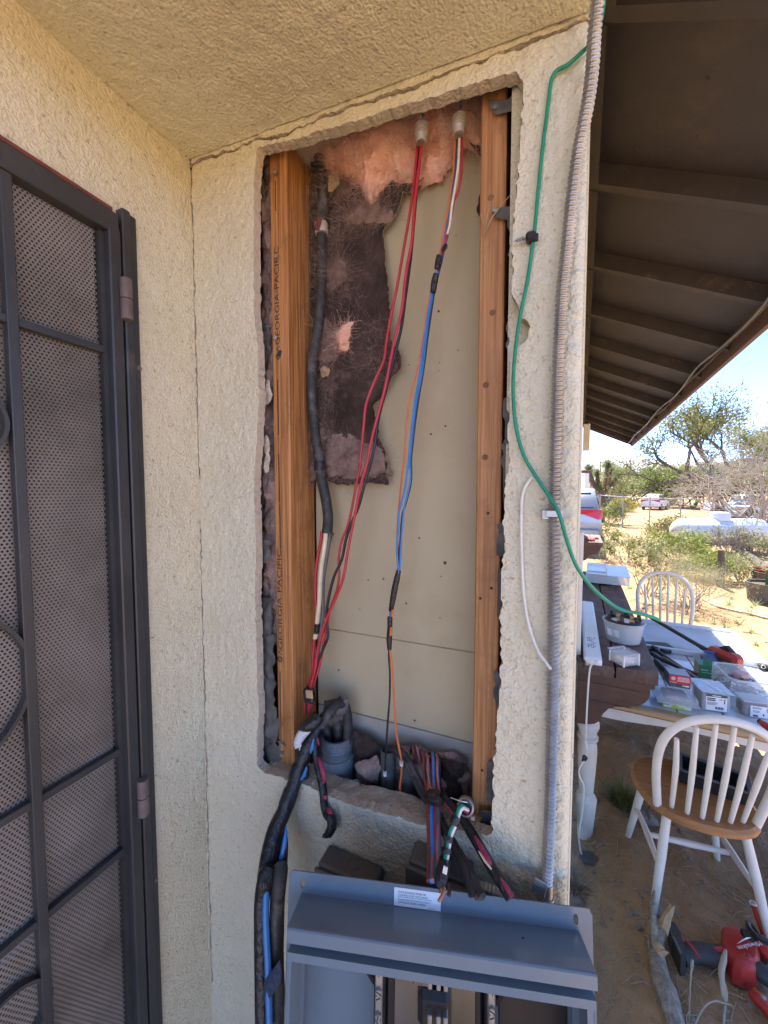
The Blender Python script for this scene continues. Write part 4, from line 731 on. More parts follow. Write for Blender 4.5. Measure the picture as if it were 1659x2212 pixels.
cable('taped_length', [(*ZF(690, 960), .606), (*ZF(760, 1040), .596), (*ZF(850, 1150), .583), (*ZF(900, 1230), .574), (*ZF(960, 1330), .563), (*ZF(1030, 1450), .550), (*ZF(1100, 1570), .538), (*ZF(1180, 1690), .527), (*ZF(1250, 1810), .518)], [.005, .006, .0072, .0076, .0078, .0078, .0078, .0078, .0078], tape, rt, n=10)
cable('pink_stripe', [(*ZF(950, 1290), .556), (*ZF(1000, 1380), .548), (*ZF(1060, 1480), .537), (*ZF(1090, 1530), .532)], [.001, .0036, .0036, .001], pinkw, rt)
cable('cream_stripe', [(*ZF(985, 1420), .546), (*ZF(1040, 1500), .538), (*ZF(1090, 1570), .530)], [.001, .0024, .001], cream, rt)
cable('pink_stripe', [(*ZF(1165, 1640), .520), (*ZF(1215, 1720), .514), (*ZF(1262, 1800), .508)], [.001, .0028, .0028], pinkw, rt)
cable('red_wire', [(*ZF(700, 1005), .600), (*ZF(760, 1085), .590), (*ZF(830, 1160), .580)], .0026, pinkw, rt); cable('cream_wire', [(*ZF(700, 960), .604), (*ZF(760, 1020), .598), (*ZF(800, 1060), .592)], .0018, cream, rt)
ec = aY(ZF(875, 1052), .572); et = thing('cable_connector', 'round silver connector with green, white and red wires pulled through it', 'cable connector', tuple(ec))
ax = Vector((.15, -.85, .45)).normalized(); ri_, ro_ = .0095, .0128
O('collar', MB().lathe([(ri_, -.012), (ro_, -.012), (ro_, .003), (ri_ + .001, .005), (ri_, .004), (ri_, -.012)], ec, ax, 28), galv, et, smooth=True)
O('screw_lug', MB().box(Vector(ec) + Vector((.012, -.004, -.010)), (.006, .006, .006), None, .0008), galv, et); O('clip_wire', MB().tube([Vector(ec) + Vector(d) for d in ((-.022, -.006, .012), (-.006, -.010, .015), (.004, -.006, .013))], .0008, 5), zinc, et)
for m_, o_ in ((green, (0, 0)), (white_w, (.0035, -.003)), (tape, (-.003, -.003)), (pinkw, (.003, -.006))):
    b = np.array([o_[0], 0, o_[1]])
    O('wire', MB().tube([Vector(ec) - ax * .012 + Vector(b), Vector(ec) + ax * .004 + Vector(b)] + [Vector(aY(ZF(x, y), Y) + b * .6) for x, y, Y in ((835, 1050, .553), (805, 1110, .545), (780, 1190, .537), (745, 1270, .528), (728, 1350, .520), (712, 1450, .510), (692, 1560, .498))], .0030, 8), m_, et, smooth=True)
for a, b, r in ((ZF(800, 1135), ZF(778, 1200), .0068), (ZF(738, 1295), ZF(728, 1340), .0068), (ZF(720, 1395), ZF(714, 1440), .0074), (ZF(708, 1475), ZF(690, 1560), .0082)):
    ya = np.interp(a[1], (1760, 1870), (.540, .503)); yb = np.interp(b[1], (1760, 1870), (.540, .503)); band('tape_wrap', aY(a, ya), aY(b, yb), r, tape, et, 10)
cable('taped_tip', [(*ZF(690, 1540), .499), (*ZF(678, 1600), .490), (*ZF(670, 1680), .480), (*ZF(672, 1735), .474)], [.0085, .0095, .0085, .004], tape, et)
O('white_patch', MB().box(aY(ZF(706, 1578), .484), (.006, .002, .011), Matrix.Rotation(.15, 3, 'Y'), .0006), white_w, et)
cable('bare_copper_end', [(*ZF(700, 1720), .472), (*ZF(684, 1780), .466), (*ZF(650, 1840), .460)], .0021, copper, et); cable('bare_copper_end', [(*ZF(668, 1700), .476), (*ZF(666, 1770), .470)], .0015, copper, et)
O('tape_flag', MB().prism([aY(ZF(*q), .470) for q in ((735, 1680), (745, 1730), (760, 1745), (750, 1805), (715, 1785), (730, 1740))], (0, .0012, 0)), tape, et)

# ------------------------------------------------------------------ grey boxes on the wall under the sill
def gbox(bl, br, fl, label, knock):
    Y0 = WY - .002; a = aY(bl, Y0); zt = a[2]; b = aY((br[0], br[1]), Y0); f = aZ(fl, zt); dpt = Y0 - f[1]; x0, x1 = a[0], b[0]
    t = thing('junction_box', label, 'junction box', ((x0 + x1) / 2, Y0 - dpt / 2, zt - .3), 'grey boxes on the wall under the sill')
    O('case', MB().box(((x0 + x1) / 2, Y0 - dpt / 2, zt - .15), (x1 - x0, dpt, .30), None, .003), greybox, t)
    O('cover', MB().box(((x0 + x1) / 2, Y0 - dpt - .004, zt - .156), (x1 - x0 + .006, .007, .30), None, .002), greybox, t)
    if knock: O('knockout', MB().lathe([(.0125, .0), (.0115, .0012), (.0108, .0004), (0, .0004)], ((x0 + x1) / 2 + .006, Y0 - dpt * .45, zt), (0, 0, 1), 24), greybox, t, smooth=True)
    if knock: O('knockout_slot', MB().box(((x0 + x1) / 2 + .006, Y0 - dpt * .45, zt + .0008), (.019, .0022, .0014), Matrix.Rotation(-.6, 3, 'Z')), greybox, t)
    return t
gbox(ZE(745, 1352), ZE(1195, 1495), ZE(662, 1520), 'dusty grey junction box under the sill, round knockout in its top', True)
gbox(ZF(470, 1312), ZF(945, 1480), ZF(340, 1462), 'dusty grey junction box behind the folded coloured wires', True)

# ------------------------------------------------------------------ new electrical panel leaning against the wall
P1 = Vector((-.339, .437, 1.445)); PW = .419; pe1 = (Vector((.064, .552, 1.445)) - P1).normalized(); pn0 = Vector((pe1.y, -pe1.x, 0)); TH = R(8)
pe2 = Vector((0, 0, -math.cos(TH))) + pn0 * math.sin(TH); pn = pn0 * math.cos(TH) + Vector((0, 0, math.sin(TH)))
def pp(u, v, w): return P1 + pe1 * u + pe2 * v + pn * w
PM = Matrix((pe1, -pe2, pn)).transposed()
def pbox(u0, u1, v0, v1, w0, w1, bev=0.): return ((pp((u0 + u1) / 2, (v0 + v1) / 2, (w0 + w1) / 2)), (u1 - u0, v1 - v0, w1 - w0), PM, bev)
pt = thing('electrical_panel', 'open blue-grey electrical panel with a rain hood leaning under the cut-out', 'electrical panel', tuple(pp(PW / 2, 1.0, 0)))
def rrect(u0, u1, v0, v1, r, n=5):
    L = []
    for cu, cv, a0 in ((u1 - r, v0 + r, -90), (u1 - r, v1 - r, 0), (u0 + r, v1 - r, 90), (u0 + r, v0 + r, 180)):
        for k in range(n + 1): a = R(a0 + 90 * k / n); L.append((cu + r * math.cos(a), cv + r * math.sin(a)))
    return L
# flange with slotted holes: strip mesh round each slot
def holed(u0, u1, v0, v1, hu, hv, su, sv, w):
    out = []; inn = []; n = 24
    for k in range(n):
        a = 2 * math.pi * k / n; c, s = math.cos(a), math.sin(a); q = max(abs(c), abs(s)); cu, cv = (u0 + u1) / 2, (v0 + v1) / 2
        out.append(pp(cu + (u1 - u0) / 2 * c / q, cv + (v1 - v0) / 2 * s / q, w)); inn.append(pp(hu + su * c, hv + sv * (abs(s) ** .6) * (1 if s > 0 else -1), w))
    vs = out + inn + [p - pn * .0016 for p in inn]
    return MB().add(vs, [(k, (k + 1) % n, n + (k + 1) % n, n + k) for k in range(n)] + [(n + k, n + (k + 1) % n, 2 * n + (k + 1) % n, 2 * n + k) for k in range(n)])
fl = MB(); fl.prism([pp(u, v, 0) for u, v in ((.042, 0), (.377, 0), (.377, .030), (.042, .030))], -pn * .0016)
for u0, u1, hu in ((.006, .042, .021), (.377, .413, .398)):
    h = holed(u0, u1, .006, .030, hu, .015, .0032, .0068, 0); fl.add(h.v, h.f)
for sgn, u in ((1, 0), (-1, PW)):
    fl.prism([pp(u + sgn * .042, 0, 0), pp(u + sgn * .042, .006, 0), pp(u + sgn * .006, .006, 0)] + [pp(u + sgn * (.006 - .006 * math.sin(R(90 * k / 4)) + .0), .006 - .006 * (math.cos(R(90 * k / 4)) - 0) + .0, 0) for k in (4, 3, 2, 1, 0)][::1][:0] + [pp(u + sgn * .0018, .0062, 0), pp(u + sgn * .0024, .0022, 0), pp(u + sgn * .006, 0, 0)], -pn * .0016)
    fl.prism([pp(u, .006, 0), pp(u + sgn * .006, .006, 0), pp(u + sgn * .006, .030, 0), pp(u, .030, 0)], -pn * .0016)
    fl.prism([pp(u, .030, 0), pp(u + sgn * .028, .030, 0), pp(u + sgn * .028, 1.0, 0), pp(u, 1.0, 0)], -pn * .0016)
fl.prism([pp(.028, .972, 0), pp(PW - .028, .972, 0), pp(PW - .028, 1.0, 0), pp(.028, 1.0, 0)], -pn * .0016)
flo = O('flange', fl, panel_m, pt)
HU0, HU1 = .020, .402
hood = MB()
prof = [(.0285, .0006), (.0242, .0540), (.0246, .0562), (.0262, .0578), (.0412, .0580), (.0424, .0570), (.0424, .045)]
for a, b in zip(prof[:-1], prof[1:]): hood.add([pp(HU0, a[0], a[1]), pp(HU1, a[0], a[1]), pp(HU1, b[0], b[1]), pp(HU0, b[0], b[1])], [(0, 1, 2, 3)])
O('rain_hood', hood, panel_m, pt)
for u in (HU0, HU1): O('hood_cheek', MB().prism([pp(u, v, w) for v, w in ((.0286, 0), (.0246, .0535), (.0268, .0572), (.0418, .0572), (.0418, .03), (.068, .03), (.068, 0))], pe1 * (.0012 if u < .1 else -.0012)), panel_m, pt)
O('recess', MB().add([pp(HU0 + .002, .0424, .0415), pp(HU1 - .002, .0424, .0415), pp(HU1 - .002, .060, .0415), pp(HU0 + .002, .060, .0415)], [(0, 1, 2, 3)]), panel_m, pt)
lip = MB()
lip.box(*pbox(HU0, HU1, .0575, .0595, .030, .0525)).box(*pbox(HU0, HU1, .0595, .0680, .0505, .0525))
O('door_lip', lip, panel_m, pt)
box = MB()
BD = -.020
box.box(*pbox(HU0, HU0 + .002, .068, .985, BD, .052)).box(*pbox(HU1 - .002, HU1, .068, .985, BD, .052)).box(*pbox(HU0, HU1, .985, .987, BD, .052)).box(*pbox(HU0 + .002, HU1 - .002, .04, .985, BD - .002, BD)).box(*pbox(HU0, HU1, .030, .032, BD, 0))
box.box(*pbox(HU0 + .002, HU0 + .005, .0685, .985, .0495, .0512)).box(*pbox(HU1 - .010, HU1 - .002, .0685, .985, .0495, .0512))
O('back_box', box, panel_m, pt)
O('bus_base', MB().box(*pbox(.146, .276, .06, .60, BD, BD + .022, .003)), black_pl, pt); O('side_liner', MB().box(*pbox(.300, .390, .06, .60, BD, BD + .004, .001)), black_pl, pt)
O('bus_post', MB().box(*pbox(.196, .232, .070, .100, BD + .022, BD + .046, .007)).box(*pbox(.190, .234, .104, .150, BD + .022, BD + .050, .012)).box(*pbox(.192, .230, .17, .22, BD + .022, BD + .050, .012)), black_pl, pt)
O('bus_bar', MB().box(*pbox(.158, .196, .094, .58, BD + .026, BD + .029, .001)), bus_m, pt); O('bus_bar', MB().box(*pbox(.232, .266, .062, .58, BD + .026, BD + .029, .001)), bus_m, pt)
O('bus_bar', MB().box(*pbox(.184, .204, .084, .096, BD + .032, BD + .050, .001)), bus_m, pt)
O('oval_hole', MB().lathe([(.0045, 0), (.0042, .0006), (0, .0006)], pp(.240, .076, BD + .029), pn, 14, 1, 1.5), ink, pt)
for v in (.076, .118, .165, .212):
    for u in (.203, .214, .223): O('stab_clip', MB().box(*pbox(u, u + .0055, v, v + .012, BD + .046, BD + .060, .001)), galv, pt)
for u in (.132, .281):
    O('neutral_bar', MB().box(*pbox(u, u + .010, .060, .70, BD + .024, BD + .036, .0015)), galv, pt); O('bar_stand', MB().box(*pbox(u - .003, u + .013, .064, .66, BD, BD + .024, .002)), black_pl, pt)
    for k in range(16):
        v = .070 + .015 * k + (.008 if k % 2 else 0); g = O('set_screw', MB().lathe([(.0042, 0), (.0042, .003), (.0035, .004), (0, .004)], pp(u + .005, v, BD + .036), pn, 12), galv, pt)
        O('screw_slot', MB().box(pp(u + .005, v, BD + .0402), (.0066, .0011, .0006), PM @ Matrix.Rotation(k * .9, 3, 'Z')), ink, g)
O('jumper_lead', MB().tube([pp(.136, .062, BD + .014), pp(.120, .080, BD + .020), pp(.116, .105, BD + .020), pp(.130, .135, BD + .014)], .0055, 8), black_pl, pt, smooth=True)
O('jumper_lead', MB().tube([pp(.298, .062, BD + .014), pp(.308, .080, BD + .020), pp(.306, .105, BD + .020), pp(.294, .135, BD + .014)], .0055, 8), black_pl, pt, smooth=True)
# instruction sticker on the flange
def flu(px): # where a sight line meets the flange plane
    r_ = ray(px); P_ = np.array(P1); k = (P_ - CC) @ np.array(pn) / (r_ @ np.array(pn)); d = CC + r_ * k - P_; return float(d @ np.array(pe1)), float(d @ np.array(pe2))
(ua, va), (ub, vb_) = flu(ZG(696, 197)), flu(ZG(905, 322)); u0, u1, v0, v1 = ua, ub, .004, .0275
st = O('instruction_sticker', MB().box(*pbox(u0, u1, v0, v1, .0004, .0008)), paper, pt)
L4 = ('PLACE BUILDING PAPER OR', 'FLASHING OVER THE FLANGE.', 'PONGA PAPEL DE CONSTRUCCI\u00d3N O', 'CENTELLEO SOBRE LA BRIDA.')
hh = v1 - v0
for k, s_ in enumerate(L4):
    vv_ = v0 + hh * (.26, .42, .66, .82)[k]; text('sticker_print', s_, pp(u0 + (u1 - u0) * .09, vv_, .0008), pe1, -pe2, (u1 - u0) * (.60, .64, .68, .60)[k], hh * .105, label_ink, st, .0003)
O('sticker_rule', MB().box(*pbox(u0 + .08 * (u1 - u0), u0 + .82 * (u1 - u0), v0 + hh * .475, v0 + hh * .49, .0009, .0011)), label_ink, st)
text('sticker_print', '44414-401-01', pp(u0 + (u1 - u0) * .72, v0 + hh * .95, .0008), pe1, -pe2, (u1 - u0) * .15, hh * .05, label_ink, st, .0003)
O('screw_hole', MB().lathe([(.0022, 0), (0, .0003)], pp(.325, .0268, .0235), pn, 10), ink, pt); O('dimple', MB().lathe([(.0032, 0), (.002, -.0005), (0, -.0006)], pp(.011, .06, .0003), pn, 12), zinc, pt)

# ------------------------------------------------------------------ conduits and the green wire on the wall
fc = thing('flexible_conduit', 'ribbed metal flexible conduit running up the edge of the stucco wall', 'conduit', tuple(aY((1195, 1500), .57)))
cp = [(*Z3(618, -60), .540), (*Z3(600, 40), .545), (*Z3(585, 200), .553), (*Z3(573, 400), .558), (*Z3(548, 600), .562), (*Z3(518, 760), .565), (*Z3(488, 920), .567), (*Z3(463, 1100), .569), (*Z3(438, 1320), .570), (*Z3(418, 1520), .571), (*Z3(397, 1720), .572), (*Z3(382, 1950), .572), (*Z3(370, 2200), .573), (1204, 860, .573), (1200, 1000, .573), (1197, 1120, .573), (1195, 1400, .573), (1192, 1600, .573), (1187, 1780, .572), (1181, 1900, .571), (1174, 1990, .570)]
PP = [Vector(aY((a, b), c)) for a, b, c in cp]
def arc(P, step):
    Q = []
    for i in range(len(P) - 1):
        p0 = P[max(0, i - 1)]; p1 = P[i]; p2 = P[i + 1]; p3 = P[min(len(P) - 1, i + 2)]
        for k in range(24): t = k / 24; Q.append(.5 * ((2 * p1) + (p2 - p0) * t + (2 * p0 - 5 * p1 + 4 * p2 - p3) * t * t + (3 * p1 - p0 - 3 * p2 + p3) * t ** 3))
    Q.append(P[-1]); s = np.concatenate([[0], np.cumsum([(Q[i + 1] - Q[i]).length for i in range(len(Q) - 1)])]); A = np.array([tuple(q) for q in Q]); T = np.arange(0, s[-1], step)
    return np.stack([np.interp(T, s, A[:, k]) for k in range(3)], 1)
q = arc(PP, .0012); rad = [.0072 + (.0011, .0005, -.0008, -.0012, .0002)[i % 5] for i in range(len(q))]
O('ribbed_tube', MB().tube(q, rad, 14, 1), galv, fc)
O('strap', MB().box(aY((1197, 1110), .562), (.020, .002, .009), None, .0008).box(aY((1181, 1112), .574), (.013, .004, .014), None, .001), galv, fc)
O('strap', MB().box(aY(ZF(1490, 1720), .560), (.018, .003, .022), Matrix.Rotation(.2, 3, 'Y'), .001), galv, fc)
O('fitting', MB().lathe([(.0085, -.10), (.0105, -.10), (.0105, -.02), (.0092, -.02), (.0092, 0)], aY((1180, 1905), .571), (0, 0, 1), 18), galv, fc, smooth=True)
f2 = thing('side_conduit', 'thin grey conduit hugging the wall corner beside the table leg', 'conduit', tuple(aY((1222, 1760), .64)))
O('tube', MB().tube([aY(q, Y) for q, Y in (((1236, 1632), .70), ((1229, 1640), .67), ((1226, 1660), .655), ((1223, 1740), .645), ((1219, 1830), .635), ((1216, 1900), .63))], .0032, 10), pvc, f2, smooth=True)
q2 = arc([Vector(aY(q, Y)) for q, Y in (((1217, 1880), .632), ((1215, 1930), .628), ((1213, 1990), .622))], .0016); O('ribbed_end', MB().tube(q2, [(.0040, .0046)[i % 2] for i in range(len(q2))], 10, 1), galv, f2)
f3 = thing('short_conduit', 'short ribbed conduit lying behind the right end of the panel', 'conduit', tuple(aY(ZF(1080, 1745), .54)))
q3 = arc([Vector(aY(ZF(x, y), .545)) for x, y in ((985, 1725), (1060, 1745), (1150, 1775), (1230, 1800))], .0018); O('ribbed_tube', MB().tube(q3, [.0085 + (.001, -.0006, .0004)[i % 3] for i in range(len(q3))], 12, 1), galv, f3, smooth='all')
gw = thing('green_ground_wire', 'green ground wire looping down the wall and out past the corner', 'wire', tuple(aY((1147, 513), .578)))
cable('insulated_wire', [(*Z3(560, 270), .565), (*Z3(540, 285), .570), (*Z3(475, 345), .575), (*Z3(420, 390), .577), (*Z3(362, 420), .578), (*Z3(335, 460), .578), (*Z3(322, 520), .578), (*Z3(300, 700), .578), (*Z3(275, 900), .578), (*Z3(250, 1150), .578), (*Z3(225, 1400), .576), (*Z3(190, 1650), .577), (*Z3(150, 1850), .577), (*Z3(125, 2000), .576), (*Z3(105, 2200), .575), (1109, 860, .575), (1115, 925, .575), (1132, 985, .574), (1158, 1030, .572), (1185, 1070, .566), (1208, 1110, .560), (1224, 1165, .560), (1245, 1222, .570), (1278, 1268, .590), (1318, 1303, .610), (1345, 1318, .620), (1380, 1325, .632), (1412, 1334, .645), (1424, 1340, .650)], .0025, green, gw, n=10)
cable('copper_tip', [(1422, 1339, .650), (1432, 1345, .652)], .0013, copper, gw)
cable('upper_length', [(1306, -20, .575), (1303, 12, .575), (1298, 45, .575)], .0025, green, gw)
wc = thing('wire_clip', 'black screw clip holding the green wire to the stucco', 'clip', tuple(aY((1147, 513), .575)))
O('clip', MB().box(aY((1147, 513), .574), (.013, .014, .013), None, .003), black_pl, wc); O('clip_lip', MB().box(aY((1158, 513), .572), (.006, .004, .010), None, .001), black_pl, wc)
c = aY((1143, 513), .574); O('screw', MB().lathe([(0, 0)] + [((.0012, .0026)[k % 2], .002 + .0018 * k) for k in range(9)] + [(.0001, .020)], c, (-1, 0, 0), 10), galv, wc)
wcord = thing('thin_cable', 'thin white cord hanging on the stucco, curving right at its end', 'cord', tuple(aY((1128, 1200), .58)))
cable('cord', [(1150, 1030, .579), (1130, 1062, .579), (1126, 1120, .579), (1127, 1200, .579), (1131, 1280, .578), (1141, 1345, .576), (1160, 1402, .570), (1180, 1432, .562), (1190, 1446, .558)], .0022, white_w, wcord)
# ------------------------------------------------------------------ things fixed along the side of the house
m = MB()
for k, off in enumerate((0, .018)):
    P = []
    for i in range(15):
        s = .9 + .44 * i; a = AO - .045 - off - .012 * math.sin(i * 1.7 + k) ; P.append(fac(a, s, ez(AO - .05) - .012 - .02 * abs(math.sin(i * 1.1 + k * 2))))
    m = MB().tube(P, .006, 7); ec_ = O('eave_cable', m, greyw if k else blkd, None, smooth=True)
    tag(ec_, ('black' if not k else 'grey') + ' cable sagging along the inner side of the fascia board', 'cable', 'cables strung along the fascia')
P = [fac(.03, 6.2, ez(.03) - .02), fac(.2, 6.2, ez(.2) - .012), fac(.45, 6.1, ez(.45) - .03), fac(.66, 6.0, ez(.68) - .02)]
tag(O('eave_cable', MB().tube(P, .006, 7), blkd, None, smooth=True), 'black cable crossing under the far rafters to the fascia', 'cable', 'cables strung along the fascia')
fl_ = aD((1637, 716), 1.5); ft = thing('floodlight', 'small dark floodlight hung on the outer face of the fascia', 'lamp', tuple(fl_))
fb = fac(AO + .06, 1.70, ez(AO) + .01)
O('housing', MB().box(fb, (.07, .10, .05), Matrix.Rotation(.3, 3, 'Y'), .008), darkp, ft); O('lens', MB().box(fb + Vector((.012, 0, -.03)), (.055, .08, .006), Matrix.Rotation(.3, 3, 'Y'), .002), glass_d, ft); O('bracket', MB().box(fb + Vector((-.028, 0, .035)), (.02, .02, .06), None, .002), darkp, ft)
bx = fac(.030, 3.1, 2.45); tb_ = thing('tan_block', 'tan painted block fixed to the house side under the eave', 'wall block', tuple(bx)); O('block', MB().box(bx, (.05, .14, .21), Matrix.Rotation(-FA, 3, 'Z'), .004), tanblock, tb_); O('cap_screw', MB().lathe([(.008, 0), (.006, .004), (0, .005)], bx + Vector((.01, -.081, .1)), (0, -1, 0), 8), galv, tb_)
wt = thing('window_casing', 'narrow white window casing standing at the wall edge behind the timber shelf', 'window trim', tuple(fac(.01, 1.5, 1.6)))
O('casing', MB().box(fac(.010, 1.86, 1.42), (.022, .07, .70), Matrix.Rotation(-FA, 3, 'Z'), .002), white_paint, wt); O('sash_edge', MB().box(fac(.004, 1.93, 1.42), (.012, .05, .68), Matrix.Rotation(-FA, 3, 'Z')), white_pl, wt)
pw = fac(.02, 7.6, 0); pw = Vector(aD((1268, 1020), 17.)); pp_ = thing('porch_post', 'white post with a brown cap behind the silver car', 'post', (pw.x, pw.y, .2))
c = aD((1268, 1020), 17.); O('shaft', MB().box((c[0], c[1], 1.5), (.16, .16, 2.6), None, .01), white_paint, pp_); O('cap', MB().box((c[0] - .02, c[1], 2.86), (.42, .3, .12), None, .01), fascia_m, pp_); O('base_block', MB().box((c[0], c[1], .28), (.16, .16, .2), None, .01), white_paint, pp_)

# ------------------------------------------------------------------ timber shelves under the windows
def plank(P, m_, name, par):  # irregular sawn plank from 8 corners, split along its length
    nL, nW = 16, 5; vs = []; fs = []; A = [Vector(p) for p in P]
    sd_ = random.randint(0, 99)
    for i in range(nL + 1):
        for j in range(nW + 1):
            t, u = i / nL, j / nW; b = (A[0] * (1 - t) + A[3] * t) * (1 - u) + (A[1] * (1 - t) + A[2] * t) * u
            h = .005 * (math.sin(i * 1.3 + sd_ + j) * .3 + random.uniform(-.5, .5)) - (.004 if j in (0, nW) else 0) - (.003 if i in (0, nL) else 0); vs.append(b + Vector((0, 0, h)))
    for i in range(nL):
        for j in range(nW): a = i * (nW + 1) + j; fs.append((a, a + 1, a + nW + 2, a + nW + 1))
    rim = [j for j in range(nW + 1)] + [i * (nW + 1) + nW for i in range(1, nL + 1)] + [nL * (nW + 1) + j for j in range(nW - 1, -1, -1)] + [i * (nW + 1) for i in range(nL - 1, 0, -1)]
    o = len(vs)
    for k in rim: vs.append(Vector((vs[k].x, vs[k].y, A[0].z - .068)))
    n = len(rim)
    for k in range(n): fs.append((rim[k], rim[(k + 1) % n], o + (k + 1) % n, o + k)); 
    fs.append(tuple(o + k for k in range(n)))
    return O(name, MB().add(vs, fs), m_, par)
def shelf(s0, s1, label):
    t = thing('timber_shelf', label, 'shelf', tuple(fac(.2, s0, 1.0)), 'timber shelves along the house side'); z = 1.05
    plank([fac(.012, s0, z), fac(.185, s0 - .005, z), fac(.185, s1, z), fac(.012, s1, z)], beam_m, 'plank', t); plank([fac(.195, s0 + .006, z), fac(.385, s0 + .012, z), fac(.385, s1, z), fac(.195, s1, z)], beam_m, 'plank', t)
    for sc_ in (s0 + .015, s1 - .09):
        cv = [(.012, .98), (.372, .98), (.372, .955), (.352, .955), (.352, .925), (.345, .90), (.33, .875), (.30, .85), (.255, .832), (.20, .82), (.165, .80), (.14, .765), (.125, .72), (.10, .695), (.055, .68), (.012, .675)]
        O('corbel', MB().prism([fac(a, sc_, zz) for a, zz in cv], fac(0, 1, 0) * .07 - fac(0, 0, 0) * .07), corbel_m, t)
        for k in range(2): O('corbel_joint', MB().box(fac(.16, sc_ - .001, .93 - .10 * k), (.30 if k == 0 else .22, .003, .0022), Matrix.Rotation(-FA, 3, 'Z')), ink, t)
    return t
shelf(1.80, 4.55, 'near weathered timber shelf on scrolled corbels at the wall corner'); shelf(7.55, 9.0, 'far timber shelf with a red glove lying on it')
O('facade_extension', MB().prism([fac(.0, 7.2, 0), fac(-.1, 7.2, 0), fac(-.1, 9.3, 0), fac(.0, 9.3, 0)], (0, 0, 2.4)), stucco, wall)
gl = thing('work_glove', 'faded red cloth glove on the far timber shelf', 'glove', tuple(fac(.2, 7.75, 1.05)))
gp = fac(.18, 7.78, 1.075); O('palm', MB().ico(gp, .075, (1.2, 1, .4), .15), glove_m, gl, smooth='all')
for k in range(4): O('finger', MB().tube([gp + Vector((.03 * k - .05, -.03, 0)), gp + Vector((.035 * k - .055, -.085, .012)), gp + Vector((.04 * k - .06, -.13, -.008))], [.02, .018, .012], 7, 2), glove_m, gl, smooth=True)
O('thumb', MB().tube([gp + Vector((.06, 0, 0)), gp + Vector((.11, -.02, .03)), gp + Vector((.14, -.03, .01))], [.022, .02, .013], 7, 2), glove_m, gl, smooth=True)
# things on the near shelf
SZ = 1.056
def obx(c, d, yaw=0, bev=.002): return (c, d, Matrix.Rotation(yaw, 3, 'Z'), bev)
n0 = Vector(aZ(ZI(320, 1130), SZ)); n1 = Vector(aZ(ZI(232, 160), SZ + .03)); n1.z = SZ; dd_ = (n1 - n0); yw = math.atan2(-dd_.x, dd_.y); ps = thing('power_bar', 'long white power bar lying along the near timber shelf', 'power strip', tuple(n0))
RB = Matrix.Rotation(yw, 3, 'Z'); md = (n0 + n1) / 2
O('body', MB().box(md + Vector((0, 0, .020)), (.088, dd_.length, .036), RB, .006), white_pl, ps); O('top_cover', MB().box(md + Vector((0, 0, .0395)), (.070, dd_.length * .985, .004), RB, .0015), white_pl, ps)
O('cord_grommet', MB().lathe([(.012, 0), (.012, .006), (.008, .010), (0, .010)], n0 + RB @ Vector((.022, .0, .022)), RB @ Vector((0, -1, 0)), 14), white_pl, ps, smooth=True)
m = MB()
for r_ in range(7):
    for c_ in range(5):
        if random.random() < .8: m.box(md + RB @ Vector((-.018 + .009 * c_, -dd_.length * .5 + .16 + .024 * r_ * (1 if r_ < 4 else 1.1), .0418)), (.006, .012 * random.uniform(.5, 1.2), .0006), RB)
O('printed_label', m, label_ink, ps, kind='stuff')
cl_ = [aY(ZS(*q), 2.33) for q in ((290, 885), (262, 892), (240, 930), (228, 1040), (218, 1200), (210, 1380), (207, 1520), (214, 1600))] + [aY(ZK(*q), 2.35) for q in ((170, 300), (145, 345), (138, 390), (150, 430), (172, 480), (168, 600), (158, 700), (140, 800), (136, 860), (146, 930), (158, 980), (172, 1030), (178, 1070))]
cl_[0] = np.array(n0 + RB @ Vector((.022, -.008, .022)))
pc_ = thing('white_cable', 'white cord dangling from the power bar down past the table leg', 'cord', tuple(cl_[3])); O('cord', MB().tube(cl_, .0048, 8), white_w, pc_, smooth=True)
for dx in (0, 14): O('cord_tie', MB().tube([aY(ZK(170 + dx, 255), 2.335), aY(ZK(175 + dx, 275), 2.335), aY(ZK(160 + dx * 1.6, 300), 2.335)], [.004, .010, .003], 8, 2), black_pl, pc_, smooth=True)
bc = Vector(aZ(ZI(785, 735), SZ)); bk = thing('plastic_tub', 'round clear tub of black lugged fittings on the near shelf', 'tub', tuple(bc), None)
O('wall', MB().lathe([(.092, .0), (.094, .003), (.112, .118), (.117, .120), (.119, .126), (.116, .130), (.110, .126), (.091, .006), (0, .005)], bc, (0, 0, 1), 40), clear_pl2, bk, smooth=True)
O('lug_ring', MB().lathe([(.080, .112), (.104, .112), (.105, .128), (.096, .138), (.084, .136), (.080, .112)], bc, (0, 0, 1), 36), black_pl, bk, smooth=True); O('inner_plate', MB().lathe([(.083, .118), (.03, .126), (0, .126)], bc, (0, 0, 1), 30), white_pl, bk, smooth=True)
for k in range(6):
    a = R(60 * k + 15); p = bc + Vector((.088 * math.cos(a), .088 * math.sin(a), .128)); O('lug', MB().prism([p + Vector((-.014, 0, 0)), p + Vector((.014, 0, 0)), p + Vector((.008, 0, .038)), p + Vector((-.006, 0, .040))], (0, .012, 0)), black_pl, bk)
for a in (-2.1, -1.0, .6, 2.0): p = bc + Vector((.062 * math.cos(a), .062 * math.sin(a), .126)); O('terminal_screw', MB().lathe([(.013, 0), (.013, .022), (.009, .026), (0, .026)], p, (0, -.35, 1), 14), brass, bk, smooth=True)
O('paper_label', MB().box(bc + Vector((-.066, -.078, .062)), (.075, .001, .045), Matrix.Rotation(-.70, 3, 'Z') @ Matrix.Rotation(.15, 3, 'X')), paper, bk)
m = MB()
for k in range(7): m.ico(bc + Vector((random.uniform(-.06, .06), random.uniform(-.06, .06), .025 + .012 * k)), .026, (1.3, 1, .7), .25)
O('loose_fittings', m, greybox, bk, kind='stuff')
